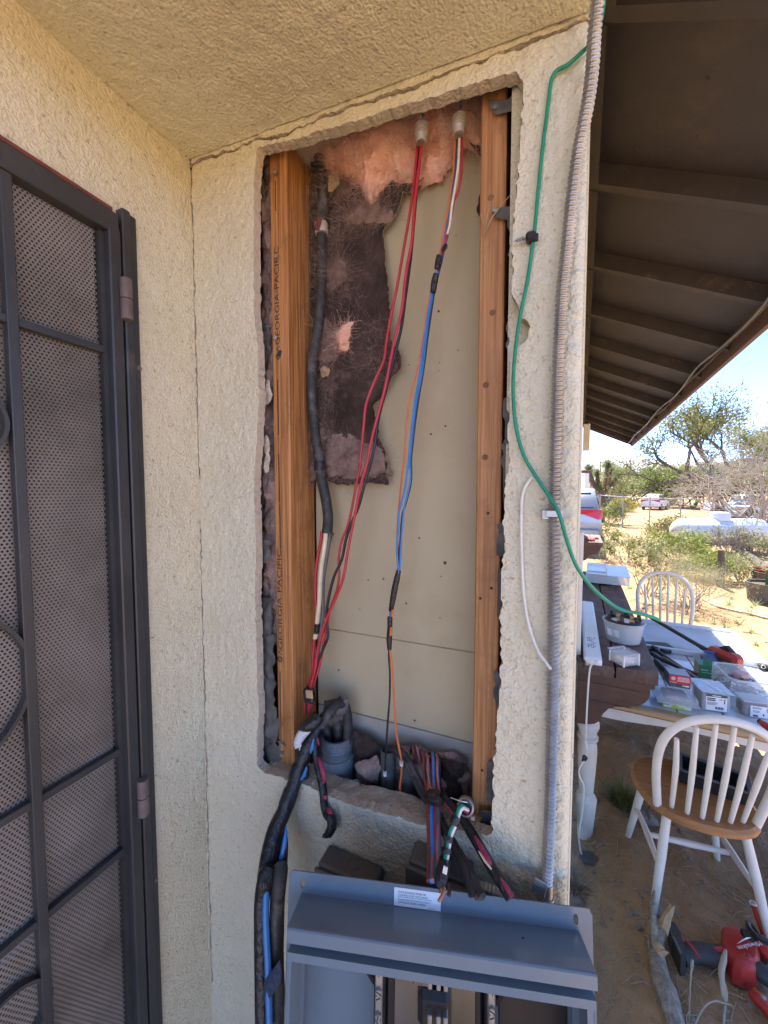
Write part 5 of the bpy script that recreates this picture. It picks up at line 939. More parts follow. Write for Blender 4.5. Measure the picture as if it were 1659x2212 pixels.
qc = Vector(aZ(ZI(800, 1090), SZ)); yq = R(38); sq = thing('parts_box', 'small square frosted box with a lid, front edge of the near shelf', 'box', tuple(qc)); RQ = Matrix.Rotation(yq, 3, 'Z')
O('tray', MB().box(qc + Vector((0, 0, .030)), (.105, .095, .058), RQ, .006), clear_pl2, sq); O('lid', MB().box(qc + Vector((0, 0, .064)), (.110, .100, .010), RQ, .003), clear_pl, sq); O('hinge_tab', MB().box(qc + RQ @ Vector((.0, .055, .066)), (.11, .016, .006), RQ, .002), clear_pl2, sq)
for k in range(4): O('corner_rib', MB().box(qc + RQ @ Vector(((-.05, .05, .05, -.05)[k], (-.046, -.046, .046, .046)[k], .031)), (.008, .008, .062), RQ, .003), white_pl, sq)
O('contents', MB().ico(qc + Vector((0, 0, .022)), .045, (1.2, 1.1, .55), .2), white_paint, sq)
pq = Vector(aZ(ZI(85, 1030), SZ + .012)); pl_ = thing('pliers', 'black pliers lying at the wall end of the near shelf', 'pliers', tuple(pq))
O('jaw', MB().tube([pq + Vector((-.01, .05, 0)), pq + Vector((0, .0, .008)), pq + Vector((.012, -.03, 0))], [.004, .013, .009], 8), darkp, pl_, smooth=True)
for sx in (-1, 1): O('handle', MB().tube([pq + Vector((.0, .0, .006)), pq + Vector((sx * .030, -.03, .004)), pq + Vector((sx * .026, -.075, .0))], [.009, .0085, .007], 8), black_pl, pl_, smooth=True)
O('handle_tip', MB().ico(pq + Vector((.042, -.05, .0)), .012, (1.3, .8, .8), .05), brass, pl_)
# pale bins at the far end of the near shelf
fb0 = Vector(aZ(ZS(355, 262), SZ)); cb = thing('clear_bin', 'pale blue-white plastic bin at the far end of the near shelf', 'bin', tuple(fb0)); RBN = Matrix.Rotation(-FA - .03, 3, 'Z')
O('bin_floor', MB().box(fb0 + Vector((.03, .28, .02)), (.36, .62, .006), RBN, .002), clear_pl2, cb)
for dx, dy, w_, d_ in ((-.15, .28, .006, .62), (.21, .28, .006, .62), (.03, -.03, .36, .006), (.03, .59, .36, .006)): O('bin_wall', MB().box(fb0 + RBN @ Vector((dx, dy, .055)), (w_, d_, .08), RBN, .002), clear_pl2, cb)
O('bin_lid', MB().box(fb0 + RBN @ Vector((.03, .28, .102)), (.38, .64, .008), RBN, .003), M('pale_blue_lid', (.62, .70, .76), (.56, .64, .70), sc=4, rough=.3), cb)
wf = thing('wire_rack', 'white wire frame propped on the pale bin by the wall', 'frame', tuple(fb0 + Vector((-.1, 0, .11))))
for a, b in (((-.16, -.06, .112), (.02, -.06, .112)), ((.02, -.06, .112), (.02, .56, .118)), ((.02, .56, .118), (-.16, .56, .118)), ((-.16, .56, .118), (-.16, -.06, .112)), ((-.16, .10, .112), (.02, .10, .112))): O('rod', MB().tube([fb0 + RBN @ Vector(a), fb0 + RBN @ Vector(b)], .0055, 8, 1), white_pl, wf, smooth=True)

# ------------------------------------------------------------------ tile-topped farmhouse table
TO = Vector((.175, 2.465, 0)); TA = R(-4); RT = Matrix.Rotation(TA, 3, 'Z'); TW, TL, TZ = 1.19, 1.80, .80
def tp(a, b, z=TZ): return TO + RT @ Vector((a, b, 0)) + Vector((0, 0, z))
tt = thing('farm_table', 'white farmhouse table with a tiled top and pale oak border', 'table', tuple(tp(TW / 2, TL / 2, 0)))
O('core', MB().box(tp(TW / 2, TL / 2, TZ - .0225), (TW - .02, TL - .02, .025), RT), grout, tt)
bw = .062
for a, b, da, db_ in ((TW / 2, bw / 2, TW, bw), (TW / 2, TL - bw / 2, TW, bw), (bw / 2, TL / 2, bw, TL - 2 * bw - .002), (TW - bw / 2, TL / 2, bw, TL - 2 * bw - .002)): O('oak_border', MB().box(tp(a, b, TZ - .014), (da, db_, .034), RT, .008), oak_edge, tt)
na, nb = 5, 8; pa, pb = (TW - 2 * bw) / na, (TL - 2 * bw) / nb; tile = MB().box((0, 0, 0), (pa - .007, pb - .007, .012), None, .002).mesh('tile')
for i in range(na):
    for j in range(nb):
        o = O('tile', tile if not tile.materials else tile, tile_m, tt) if not tile.materials else bpy.data.objects.new('tile', tile)
        if o.name not in COL.objects: COL.objects.link(o); o.parent = tt
        o.location = tp(bw + pa * (i + .5), bw + pb * (j + .5), TZ - .007 + random.uniform(-.0004, .0004)) - tt.location; o.rotation_euler = (0, 0, TA)
def apron(a0, b0, a1, b1):
    n = 24; A, B = tp(a0, b0, 0), tp(a1, b1, 0); top = []; bot = []
    for i in range(n + 1):
        t = i / n; z = TZ - .118 + .028 * (.5 - .5 * math.cos(2 * math.pi * min(1, max(0, (min(t, 1 - t) - .08) / .36)) * .5)); p = A.lerp(B, t); top.append(p + Vector((0, 0, TZ - .032))); bot.append(p + Vector((0, 0, z)))
    e = (B - A).cross(Vector((0, 0, 1))).normalized() * -.02; return MB().prism(top + bot[::-1], e)
for q in ((.07, .055, TW - .07, .055), (.07, TL - .055, TW - .07, TL - .055), (.055, TL - .07, .055, .07), (TW - .055, TL - .07, TW - .055, .07)): O('apron', apron(*q), white_paint, tt)
lp = [(.030, -.14), (.033, -.10), (.034, -.05), (.041, .06), (.046, .13), (.048, .155), (.043, .175), (.031, .19), (.033, .22), (.039, .34), (.043, .44), (.042, .49), (.036, .52), (.046, .53), (.047, .545), (.036, .555), (.041, .58), (.050, .61), (.048, .635), (.036, .65), (.044, .66), (.044, .672), (.034, .68)]
for a, b in ((.062, .062), (TW - .062, .062), (.062, TL - .062), (TW - .062, TL - .062)):
    g = O('leg', MB().lathe([(r_ * 1.22, z_) for r_, z_ in lp], tp(a, b, 0), (0, 0, 1), 20), white_paint, tt, smooth=True); O('leg_block', MB().box(tp(a, b, .726), (.085, .085, .088), RT, .004), white_paint, g)
# things on the table
T0 = TZ
def carton(name, label, cat, p0, p1, dpt, h, z, mats, face_fn=None):
    a = Vector(aZ(p0, z)); b = Vector(aZ(p1, z)); e = (b - a); e.z = 0; L = e.length; e.normalize(); yw_ = math.atan2(e.y, e.x); Rm = Matrix.Rotation(yw_, 3, 'Z'); c = a.lerp(b, .5) + Rm @ Vector((0, dpt / 2, h / 2)); c.z = z + h / 2
    t = thing(name, label, cat, (c.x, c.y, z)); return t, c, Rm, L, a
def prt(par, c, Rm, rows, w_, f, mat, kind='stuff'):
    m = MB()
    for (x, z, l, hh_) in rows: m.box(c + Rm @ Vector((x, f, z)), (l, .0008, hh_), Rm)
    return O('printed_text', m, mat, par, kind=kind)
t, c, Rm, L, a = carton('food_container', 'cloudy clear lidded container with a lime green label, red carton on its lid', 'container', ZH(300, 1075), ZH(665, 1140), .16, .075, T0, 0)
O('base', MB().box(c + Vector((0, 0, -.018)), (L * 1.15, .15, .040), Rm, .012), clear_pl2, t); O('dome', MB().box(c + Vector((0, 0, .022)), (L * 1.45, .20, .045), Rm, .020), clear_pl, t); O('rim', MB().box(c + Vector((0, 0, .001)), (L * 1.55, .215, .006), Rm, .002), clear_pl2, t)
O('contents', MB().box(c + Vector((.01, 0, .0)), (L * .9, .12, .04), Rm, .012), M('blue_grey_fittings', (.28, .33, .40), (.48, .46, .42), sc=30, rough=.6, bump=.5), t)
O('label', MB().box(c + Rm @ Vector((0, -.0765, -.022)), (L * 1.02, .002, .032), Rm), lime, t); O('barcode_patch', MB().box(c + Rm @ Vector((-L * .34, -.078, -.018)), (L * .26, .001, .022), Rm), paper, t)
prt(t, c, Rm, [(-L * .45 + L * .024 * k, -.018, L * .010, .012) for k in range(9)], 0, -.0788, label_ink); prt(t, c, Rm, [(.02, -.016, .04, .003), (.03, -.024, .05, .003), (L * .38, -.026, .03, .012)], 0, -.078, paper)
zt_ = T0 + .083; t, c, Rm, L, a = carton('small_carton', 'red and charcoal carton sitting on the cloudy container', 'carton', ZH(372, 805), ZH(655, 850), .10, .072, zt_, 0)
O('box', MB().box(c, (L, .10, .072), Rm, .002), greyprint, t); O('red_face', MB().box(c + Rm @ Vector((0, -.0508, .010)), (L * .98, .001, .044), Rm), redprint, t); O('box_top', MB().box(c + Vector((0, 0, .0366)), (L * .98, .098, .001), Rm), M('grey_carton_top', (.34, .37, .40), rough=.5), t)
prt(t, c, Rm, [(L * .16, .024 - .007 * k, L * (.5, .56, .52, .58)[k], .0025) for k in range(4)] + [(-L * .3, -.008, L * .3, .0018)], 0, -.0517, paper); O('round_mark', MB().lathe([(.008, 0), (.010, .0004), (.010, .0008), (.008, .0008), (.008, 0)], c + Rm @ Vector((-L * .30, -.0514, .014)), Rm @ Vector((0, -1, 0)), 16), paper, t)
prt(t, c, Rm, [(L * .18, -.022, L * .12, .010)], 0, -.0517, lime); prt(t, c, Rm, [(L * .34, -.022, L * .18, .008)], 0, -.0517, paper); O('green_mark', MB().tube([c + Rm @ Vector((-L * .3 + .012 * math.cos(j * .5236), -.0514, -.022 + .005 * math.sin(j * .5236))) for j in range(13)], .0007, 4, 1), M('green_mark_ink', (.1, .4, .2), rough=.5), t)
t, c, Rm, L, a = carton('fastener_tub', 'square frosted fastener tub with a green-headed white label and crinkled film top', 'tub', ZH(845, 1125), ZH(1125, 1165), .13, .105, T0, 0)
O('tub', MB().box(c, (L * 1.30, .13, .105), Rm, .006), clear_pl2, t); O('contents', MB().box(c + Vector((0, 0, -.01)), (L * 1.2, .115, .08), Rm, .006), M('grey_fasteners', (.42, .42, .41), (.28, .28, .28), sc=60, rough=.4, metal=.4, bump=.6, bsc=80), t)
us = np.linspace(-L * .75, L * .80, 26); vs = np.linspace(-.08, .09, 20); U_, V_ = np.meshgrid(us, vs, indexing='ij'); hh_ = .056 + .010 * (fbm(U_ * 60, V_ * 24, 201, 3) - .3) + .006 * np.abs(fbm(U_ * 30 + V_ * 70, V_ * 20, 203, 2) - .5)
Pf = np.stack([U_.ravel(), V_.ravel(), hh_.ravel()], 1) @ np.array(Rm).T + np.array(c); gi_ = np.arange(U_.size).reshape(U_.shape); O('crinkled_film', npmesh('crinkled_film', Pf, np.stack([gi_[:-1, :-1], gi_[1:, :-1], gi_[1:, 1:], gi_[:-1, 1:]], -1).reshape(-1, 4)), M('crinkled_film', (.62, .70, .78), rough=.2, alpha=.8), t)
O('label', MB().box(c + Rm @ Vector((0, -.0657, -.006)), (L * .98, .001, .075), Rm), paper, t); O('label_header', MB().box(c + Rm @ Vector((0, -.0657, .0385)), (L * .98, .0012, .014), Rm), darkgreen, t)
prt(t, c, Rm, [(-L * .25, .022, L * .40, .006), (-L * .25, .012, L * .38, .006), (L * .2, .020, L * .14, .003), (L * .38, .022, L * .10, .004), (L * .37, .008, .004, .018), (-L * .2, .000, L * .5, .0022), (-L * .22, -.006, L * .48, .0022), (-L * .25, -.012, L * .4, .0022)] + [(-L * .02 + .0052 * k, -.028, .0026 if k % 3 else .004, .014) for k in range(int(L * .42 / .0052))], 0, -.0668, label_ink); prt(t, c, Rm, [(0, .0385, L * .4, .004)], 0, -.0672, paper)
t, c, Rm, L, a = carton('storage_tub', 'large open clear tub of black screws at the right of the tiled table', 'tub', ZH(1150, 1010), ZH(1700, 1090), .24, .13, T0, 0)
O('floor', MB().box(c + Vector((.02, 0, -.062)), (L * .95, .21, .006), Rm, .002), clear_pl2, t)
for dx, dy, w_, d_ in ((-L * .5 + .01, 0, .005, .23), (L * .5 + .03, 0, .005, .23), (.02, -.112, L + .02, .005), (.02, .112, L + .02, .005)): O('tub_wall', MB().box(c + Rm @ Vector((dx, dy, 0)), (w_, d_, .13), Rm, .002), clear_pl, t)
rp = [c + Rm @ Vector((.02 + (L * .5 + .012) * max(-1, min(1, 1.25 * math.cos(k * math.pi / 16))), .124 * max(-1, min(1, 1.25 * math.sin(k * math.pi / 16))), .066)) for k in range(33)]; O('tub_rim', MB().tube(rp, .0055, 8, 1), clear_pl2, t, smooth=True)
m = MB()
for k in range(150):
    p = c + Rm @ Vector((random.uniform(-L * .42, L * .5), random.uniform(-.09, .09), random.uniform(-.055, .018))); d = Vector((random.uniform(-1, 1), random.uniform(-1, 1), random.uniform(-.3, .3))).normalized(); m.tube([p, p + d * .030], [.0035, .002], 5, 1)
O('black_screws', m, black_pl, t, kind='stuff')
t, c, Rm, L, a = carton('labelled_tub', 'small clear tub with a white printed label in front of the large open tub', 'tub', ZH(1340, 1195), ZH(1690, 1245), .09, .085, T0, 0)
O('tub', MB().box(c, (L * 1.02, .09, .085), Rm, .008), clear_pl, t); O('lid_rim', MB().box(c + Vector((0, 0, .042)), (L * 1.06, .10, .008), Rm, .003), clear_pl2, t); O('contents', MB().box(c + Vector((0, 0, -.008)), (L * .94, .075, .06), Rm, .006), greybox, t)
lab = O('label', MB().box(c + Rm @ Vector((L * .12, -.0458, -.008)), (L * .74, .001, .060), Rm), paper, t); text('label_print', 'bella', c + Rm @ Vector((-L * .17, -.0466, .006)), Rm @ Vector((1, 0, 0)), (0, 0, 1), L * .32, .014, label_ink, t); prt(t, c, Rm, [(-L * .04, -.004, L * .26, .002), (-L * .04, -.010, L * .24, .002), (-L * .06, -.030, L * .18, .009), (L * .24, -.022, .006, .010)], 0, -.0466, label_ink); O('red_mark', MB().ico(c + Rm @ Vector((L * .40, -.0466, .006)), .014, (1, .05, 1.1), .2), brass, t)
t, c, Rm, L, a = carton('green_carton', 'green carton with a raised hanging flap beside the red driver', 'carton', ZH(762, 690), ZH(1045, 735), .10, .085, T0, 0)
O('box', MB().box(c, (L, .10, .085), Rm, .002), greenprint, t); O('hang_flap', MB().box(c + Rm @ Vector((-L * .12, -.046, .062)), (L * .42, .003, .045), Rm, .001), greenprint, t); O('box_side', MB().box(c + Rm @ Vector((-L * .505, 0, 0)), (.001, .098, .083), Rm), M('buff_carton', (.42, .38, .30), rough=.6), t)
prt(t, c, Rm, [(-L * .25, .010, L * .34, .006), (-L * .16, -.006, L * .5, .0025), (L * .2, -.024, L * .3, .0025)], 0, -.0508, M('pale_green_ink', (.45, .6, .48), rough=.5)); O('code_square', MB().box(c + Rm @ Vector((L * .32, -.0508, .008)), (.022, .001, .022), Rm), M('grey_print', (.35, .42, .37), rough=.5), t)
# red driver with its long black extension
da_ = Vector(aZ(ZH(960, 350), T0 + .07)); db2 = Vector(aZ(ZH(1330, 500), T0 + .07)); dv = thing('impact_driver', 'red and black cordless driver lying on the tiles', 'power tool', tuple(aZ(ZH(1130, 520), T0)))
ev_ = (db2 - da_); ev_.z = 0; ev_.normalize(); up_ = Vector((0, 0, 1)); sd_ = ev_.cross(up_); ctr = da_.lerp(db2, .4); ctr.z = T0 + .055
RD_ = Matrix((ev_, up_.cross(ev_), up_)).transposed()
O('motor_housing', MB().box(ctr, (.20, .090, .105), RD_, .026), redp, dv, smooth=True); O('housing_band', MB().box(ctr + RD_ @ Vector((.015, -.018, -.012)), (.135, .070, .060), RD_, .022), darkp, dv, smooth=True)
O('grip', MB().tube([ctr + RD_ @ Vector((.03, -.02, -.01)), ctr + RD_ @ Vector((.10, -.06, -.022)), ctr + RD_ @ Vector((.165, -.10, -.028))], [.024, .023, .026], 12), darkp, dv, smooth=True); O('battery', MB().box(ctr + RD_ @ Vector((.195, -.125, -.022)), (.06, .075, .05), RD_, .01), redp, dv)
O('trigger', MB().box(ctr + RD_ @ Vector((.045, -.058, -.01)), (.02, .02, .018), RD_, .005), redp, dv); O('nose', MB().lathe([(.026, 0), (.022, .03), (.014, .034), (.013, .06), (0, .06)], ctr - ev_ * .085, -ev_, 18), darkp, dv, smooth=True)
O('badge', MB().box(ctr + RD_ @ Vector((.0, -.0385, .026)), (.08, .001, .018), RD_), redprint, dv)
O('rear_vent', MB().prism([ctr + RD_ @ Vector(q) for q in ((-.06, .0, .0425), (.06, .0, .0425), (.0, .0, .085))], RD_ @ Vector((0, .03, 0))), darkp, dv)
ra = Vector(aZ(ZH(215, -40), T0 + .085)); rb_ = ctr - ev_ * .13
bx_ = thing('extension_rod', 'long black rod running from the driver back toward the shelf', 'rod', tuple(ra)); O('rod', MB().tube([ra - (rb_ - ra).normalized() * .12, ra, ra.lerp(rb_, .5), rb_], .015, 10, 2), darkp, bx_, smooth=True); O('socket', MB().lathe([(.012, 0), (.017, .003), (.017, .05), (0, .05)], rb_ - (rb_ - ra).normalized() * .05, (rb_ - ra), 14), darkp, bx_, smooth=True)
bl = thing('blue_pouch', 'blue plastic pouch between the green carton and the driver', 'pouch', tuple(aZ(ZH(905, 470), T0))); p = Vector(aZ(ZH(905, 450), T0 + .03)); O('pouch', MB().ico(p, .055, (1.1, .8, .8), .2), M('dark_blue_film', (.05, .09, .22), (.12, .18, .34), sc=30, rough=.3), bl); O('pouch_seal', MB().box(p + Vector((0, 0, .045)), (.07, .004, .02), RT, .001), blue_plastic, bl)
# bolt cutter: black jaws, long dark handles
ct = thing('cable_cutter', 'long black cable cutter lying diagonally across the tiles', 'cutter', tuple(aZ(ZH(240, 400), T0)))
def tz(x, y, z): return Vector(aZ(ZH(x, y), T0 + z))
O('jaw', MB().prism([tz(30, 235, .03), tz(130, 225, .03), tz(330, 240, .03), tz(440, 300, .03), tz(400, 350, .03), tz(330, 345, .03), tz(230, 300, .03), tz(100, 330, .03), tz(60, 370, .03)], (0, 0, -.02)), darkp, ct)
for A_, B_, C_ in (((170, 300, .03), (330, 430, .03), (790, 740, .02)), ((150, 380, .03), (300, 470, .03), (740, 660, .02))): O('handle', MB().tube([tz(*A_), tz(*B_), tz(*C_)], [.016, .014, .013], 10), darkp, ct, smooth=True)
O('handle', MB().tube([tz(210, 480, .02), tz(330, 600, .02), tz(420, 700, .02)], [.018, .02, .016], 10), black_pl, ct, smooth=True)
O('grip_strip', MB().tube([tz(300, 430, .045), tz(540, 570, .038), tz(780, 725, .034)], .006, 8), galv, ct, smooth=True); O('pivot', MB().lathe([(.02, 0), (.02, .03), (.012, .034), (0, .034)], tz(200, 350, .015), (0, 0, 1), 14), darkp, ct, smooth=True)
ty = thing('shallow_tray', 'shallow translucent white tray on the far half of the tiles', 'tray', tuple(tp(.72, 1.30))); 
O('tray_floor', MB().box(tp(.70, 1.33, TZ + .012), (.86, .66, .005), RT, .001), clear_pl2, ty)
for a, b, da, db_ in ((.70, .985, .88, .024), (.70, 1.675, .88, .024), (.262, 1.33, .024, .666), (1.138, 1.33, .024, .666)): O('tray_rim', MB().box(tp(a, b, TZ + .022), (da, db_, .036), RT, .008), white_pl, ty)
hd = thing('small_clamp', 'small black clamp on the right edge of the tiled table', 'clamp', tuple(aZ(ZH(1625, 560), T0))); p = Vector(aZ(ZH(1625, 555), T0 + .02)); O('clamp_body', MB().box(p, (.07, .035, .03), RT, .008), darkp, hd); O('clamp_eye', MB().lathe([(.008, 0), (.013, .001), (.013, .006), (.008, .007), (.008, 0)], p + Vector((-.02, -.018, .005)), (0, -1, 0), 14), galv, hd)
rg = thing('red_grip', 'red plastic tool handle at the near edge of the table', 'tool handle', tuple(aZ(ZH(1640, 1310), T0))); O('grip', MB().tube([aZ(ZH(1560, 1270), T0 + .025), aZ(ZH(1620, 1310), T0 + .022), aZ(ZH(1720, 1370), T0 + .02)], [.012, .017, .019], 12), redp, rg, smooth=True); O('grip_end', MB().ico(Vector(aZ(ZH(1556, 1268), T0 + .025)), .014, (1, 1, 1)), darkp, rg)

# ------------------------------------------------------------------ two spindle-back chairs
def chair(name_label, loc, rz, sc_, box_=None):
    t = thing('spindle_chair', name_label, 'chair', loc, 'spindle-back chairs round the farm table', rz); S = sc_
    N = 40; top = []; edge = []
    for k in range(N):
        a = 2 * math.pi * k / N; x, y = .225 * math.cos(a), .215 * math.sin(a); 
        e = 2.6; r_ = 1 / (abs(math.cos(a)) ** e + abs(math.sin(a)) ** e) ** (1 / e); x, y = .228 * r_ * math.cos(a) * (1 - .08 * (math.sin(a) < 0) * abs(math.sin(a))), .215 * r_ * math.sin(a); edge.append((x, y))
    vs = [];
    for f, z in ((.93, .412), (1.0, .420), (1.0, .438), (.95, .450), (.70, .446), (.35, .442)): vs += [(x * f * S, y * f * S, z * S) for x, y in edge]
    fs = [(i * N + k, i * N + (k + 1) % N, (i + 1) * N + (k + 1) % N, (i + 1) * N + k) for i in range(5) for k in range(N)] + [tuple(range(N))[::-1], tuple(5 * N + k for k in range(N))]
    O('seat', MB().add(vs, fs), oak, t, smooth=True, local=True)
    V = lambda *p: Vector(p) * S
    for sx in (-1, 1):
        O('leg', MB().tube([V(sx * .135, -.125, .42), V(sx * .165, -.165, .24), V(sx * .205, -.215, -.01)], [.0165 * S, .0185 * S, .0125 * S], 12), white_paint, t, smooth=True, local=True)
        O('leg', MB().tube([V(sx * .135, .135, .42), V(sx * .158, .155, .24), V(sx * .195, .185, -.01)], [.0165 * S, .0185 * S, .0125 * S], 12), white_paint, t, smooth=True, local=True)
        O('side_stretcher', MB().tube([V(sx * .172, -.172, .19), V(sx * .165, 0, .19), V(sx * .165, .162, .19)], [.009 * S, .0145 * S, .009 * S], 10), white_paint, t, smooth=True, local=True)
    O('cross_stretcher', MB().tube([V(-.165, 0, .19), V(0, 0, .19), V(.165, 0, .19)], [.010 * S, .0145 * S, .010 * S], 10), white_paint, t, smooth=True, local=True)
    hoop = [(-.175, -.13, .44), (-.196, -.165, .60), (-.200, -.20, .73), (-.180, -.225, .82), (-.13, -.242, .885), (-.065, -.25, .917), (0, -.253, .927), (.065, -.25, .917), (.13, -.242, .885), (.180, -.225, .82), (.200, -.20, .73), (.196, -.165, .60), (.175, -.13, .44)]
    O('bow', MB().tube([V(*p) for p in hoop], .0165 * S, 10, 5), white_paint, t, smooth=True, local=True)
    for k in range(6):
        u = (k - 2.5) / 2.5; x0, x1 = u * .125, u * .150; z1 = .905 - .10 * abs(u) ** 2.4; y1 = -.248 + .022 * u * u
        O('spindle', MB().tube([V(x0, -.165 + .028 * u * u, .44), V((x0 + x1) / 2, (-.165 + y1) / 2, .66), V(x1, y1, z1)], [.0085 * S, .0115 * S, .0085 * S], 10), white_paint, t, smooth=True, local=True)
    return t
chair('near white spindle-back chair with a honey oak seat and a black tray on it', (.690, 2.325, 0), R(5.7), 1.10)
chair('far white spindle-back chair tucked behind the tiled table', (1.13, 4.72, gzs(1.13, 4.72)), R(172), 1.20)
bt_ = Vector((.80, 2.41, .490)); bti = thing('black_tray', 'open black plastic tray on the seat of the near chair', 'tray', tuple(bt_)); RTR = Matrix.Rotation(R(-14), 3, 'Z')
O('tray_floor', MB().box(bt_ + Vector((0, 0, .004)), (.25, .13, .006), RTR), black_pl, bti)
for dx, dy, w_, d_ in ((-.128, 0, .006, .146), (.128, 0, .006, .146), (0, -.07, .262, .006), (0, .07, .262, .006)): O('tray_side', MB().box(bt_ + RTR @ Vector((dx, dy, .035)), (w_, d_, .068), RTR, .001), black_pl, bti)
for dx, dy, w_, d_ in ((-.135, 0, .022, .168), (.135, 0, .022, .168), (0, -.077, .248, .016), (0, .077, .248, .016)): O('tray_rim', MB().box(bt_ + RTR @ Vector((dx, dy, .071)), (w_, d_, .005), RTR, .0015), M('worn_blue_grey_rim', (.08, .095, .115), (.11, .125, .14), sc=30, rough=.5) if 'worn_blue_grey_rim' not in MATS else MATS['worn_blue_grey_rim'], bti)

# ------------------------------------------------------------------ tools, sticks and litter on the ground
def gp_(px, h=0.): p = aZ(px, 0); return Vector((p[0], p[1], gzs(p[0], p[1]) + h))
sw = thing('reciprocating_saw', 'red and black cordless saw lying on its side on the dirt', 'power tool', tuple(gp_(ZW(1050, 1250))))
def sx(x, y, h): p = aZ(ZW(x, y), .05); return Vector((p[0], p[1], h + gzs(p[0], p[1])))
O('battery', MB().prism([sx(160, 960, .0), sx(240, 950, .0), sx(330, 1100, .0), sx(400, 1440, .0), sx(330, 1460, .0), sx(210, 1180, .0)], (0, 0, .085)), darkp, sw); O('battery_latch', MB().prism([sx(215, 1190, .087), sx(250, 1200, .087), sx(345, 1420, .087), sx(315, 1420, .087)], (0, 0, .004)), greyw, sw)
O('grip', MB().tube([sx(330, 1280, .045), sx(480, 1265, .045), sx(640, 1270, .045), sx(800, 1270, .045), sx(900, 1300, .045)], [.036, .033, .034, .036, .038], 14, flat=.9), darkp, sw, smooth=True)
O('red_trim', MB().tube([sx(395, 1150, .082), sx(420, 1250, .086), sx(490, 1320, .086), sx(585, 1420, .07)], .0045, 8), redp, sw, smooth=True); O('trigger_guard', MB().tube([sx(745, 1180, .06), sx(760, 1250, .075), sx(830, 1290, .08), sx(900, 1290, .08)], [.004, .006, .008, .009], 8), redp, sw, smooth=True)
hp = [(880, 1010), (1000, 985), (1100, 990), (1130, 1100), (1200, 1220), (1270, 1215), (1400, 1320), (1420, 1500), (1350, 1640), (1150, 1640), (1030, 1560), (990, 1440), (900, 1320)]
n = len(hp); vs = [sx(x, y, .012) for x, y in hp]; cx_ = sum(p[0] for p in hp) / n; cy_ = sum(p[1] for p in hp) / n
for f, h in ((1.0, .055), (.93, .088), (.72, .102)): vs += [sx(cx_ + (x - cx_) * f, cy_ + (y - cy_) * f, h) for x, y in hp]
O('motor_housing', MB().add(vs, [tuple(3 * n + k for k in range(n))] + [(i * n + k, i * n + (k + 1) % n, (i + 1) * n + (k + 1) % n, (i + 1) * n + k) for i in range(3) for k in range(n)]), redp, sw, smooth=True)
O('gear_case', MB().tube([sx(1160, 1080, .06), sx(1330, 1160, .06), sx(1520, 1280, .06)], [.030, .042, .045], 14), darkp, sw, smooth=True); O('front_guard', MB().tube([sx(1230, 960, .095), sx(1260, 1080, .10), sx(1380, 1230, .10), sx(1500, 1300, .10)], [.008, .012, .013, .012], 8), black_pl, sw, smooth=True)
O('nose_sleeve', MB().tube([sx(1370, 1250, .085), sx(1450, 1330, .08), sx(1560, 1420, .075)], [.018, .024, .026], 12), redp, sw, smooth=True); O('under_grip', MB().tube([sx(1230, 1460, .07), sx(1380, 1560, .07), sx(1540, 1640, .06)], [.02, .032, .034], 12), darkp, sw, smooth=True); O('button', MB().ico(sx(1240, 1480, .10), .018, (1, 1, .6)), redp, sw)
ta, tb2 = sx(1375, 1290, .110), sx(1075, 1365, .110); xd = (tb2 - ta); xd.z = 0
text('tool_lettering', 'Milwaukee', ta + Vector((0, 0, -.004)), xd, Vector((0, 0, 1)).cross(xd), xd.length, .016, paper, sw, .004)
O('lightning_mark', MB().prism([sx(x, y, .1105) for x, y in ((1280, 1240), (1190, 1262), (1165, 1298), (1080, 1340), (1155, 1275), (1185, 1290), (1205, 1252))], (0, 0, .0006)), paper, sw)
nd = thing('nut_driver', 'red handled tool with a white ring end beside the saw', 'hand tool', tuple(sx(1400, 880, .02)))
O('shaft', MB().tube([sx(1310, 770, .10), sx(1390, 890, .07), sx(1470, 1000, .04)], [.012, .0135, .014], 12), redp, nd, smooth=True); a1 = sx(1310, 765, .10); O('ring_end', MB().lathe([(.009, 0), (.013, .001), (.0135, .010), (.009, .011), (.009, 0)], a1, (-.3, .1, .9), 18), white_pl, nd, smooth=True); O('dark_grip', MB().tube([sx(1290, 880, .05), sx(1360, 980, .045)], [.008, .010], 8, 1), darkp, nd, smooth=True)
rc = thing('red_clamp', 'red and orange plastic clamp at the lower right beside the saw', 'clamp', tuple(sx(1400, 1880, .02)))
O('arm', MB().tube([sx(1290, 1800, .04), sx(1380, 1900, .045), sx(1520, 2050, .04), sx(1600, 2200, .03)], [.016, .020, .019, .018], 10), redp, rc, smooth=True); O('arm', MB().tube([sx(1320, 1720, .03), sx(1420, 1820, .035), sx(1560, 1900, .03)], [.010, .014, .016], 10), M('orange_plastic', (.45, .14, .03), rough=.5), rc, smooth=True)
O('pivot_pin', MB().lathe([(.010, -.02), (.010, .02), (0, .022)], sx(1440, 1900, .04), (0, 0, 1), 10), galv, rc)
lg = thing('dead_branch', 'thick grey dead branch with a splintered yellow top lying on the dirt', 'branch', tuple(gp_(ZW(60, 1700))))
def sy(x, y, h): p = aZ(ZK(x, y), 0); return Vector((p[0], p[1], h + gzs(p[0], p[1])))
O('limb', MB().tube([sy(700, 1800, .05), sy(715, 1900, .045), sy(735, 1990, .04), sy(770, 2080, .035), (sy(800, 2160, .03)), sy(850, 2300, .02)], [.028, .032, .036, .038, .036, .03], 14), barklog, lg, smooth='all')
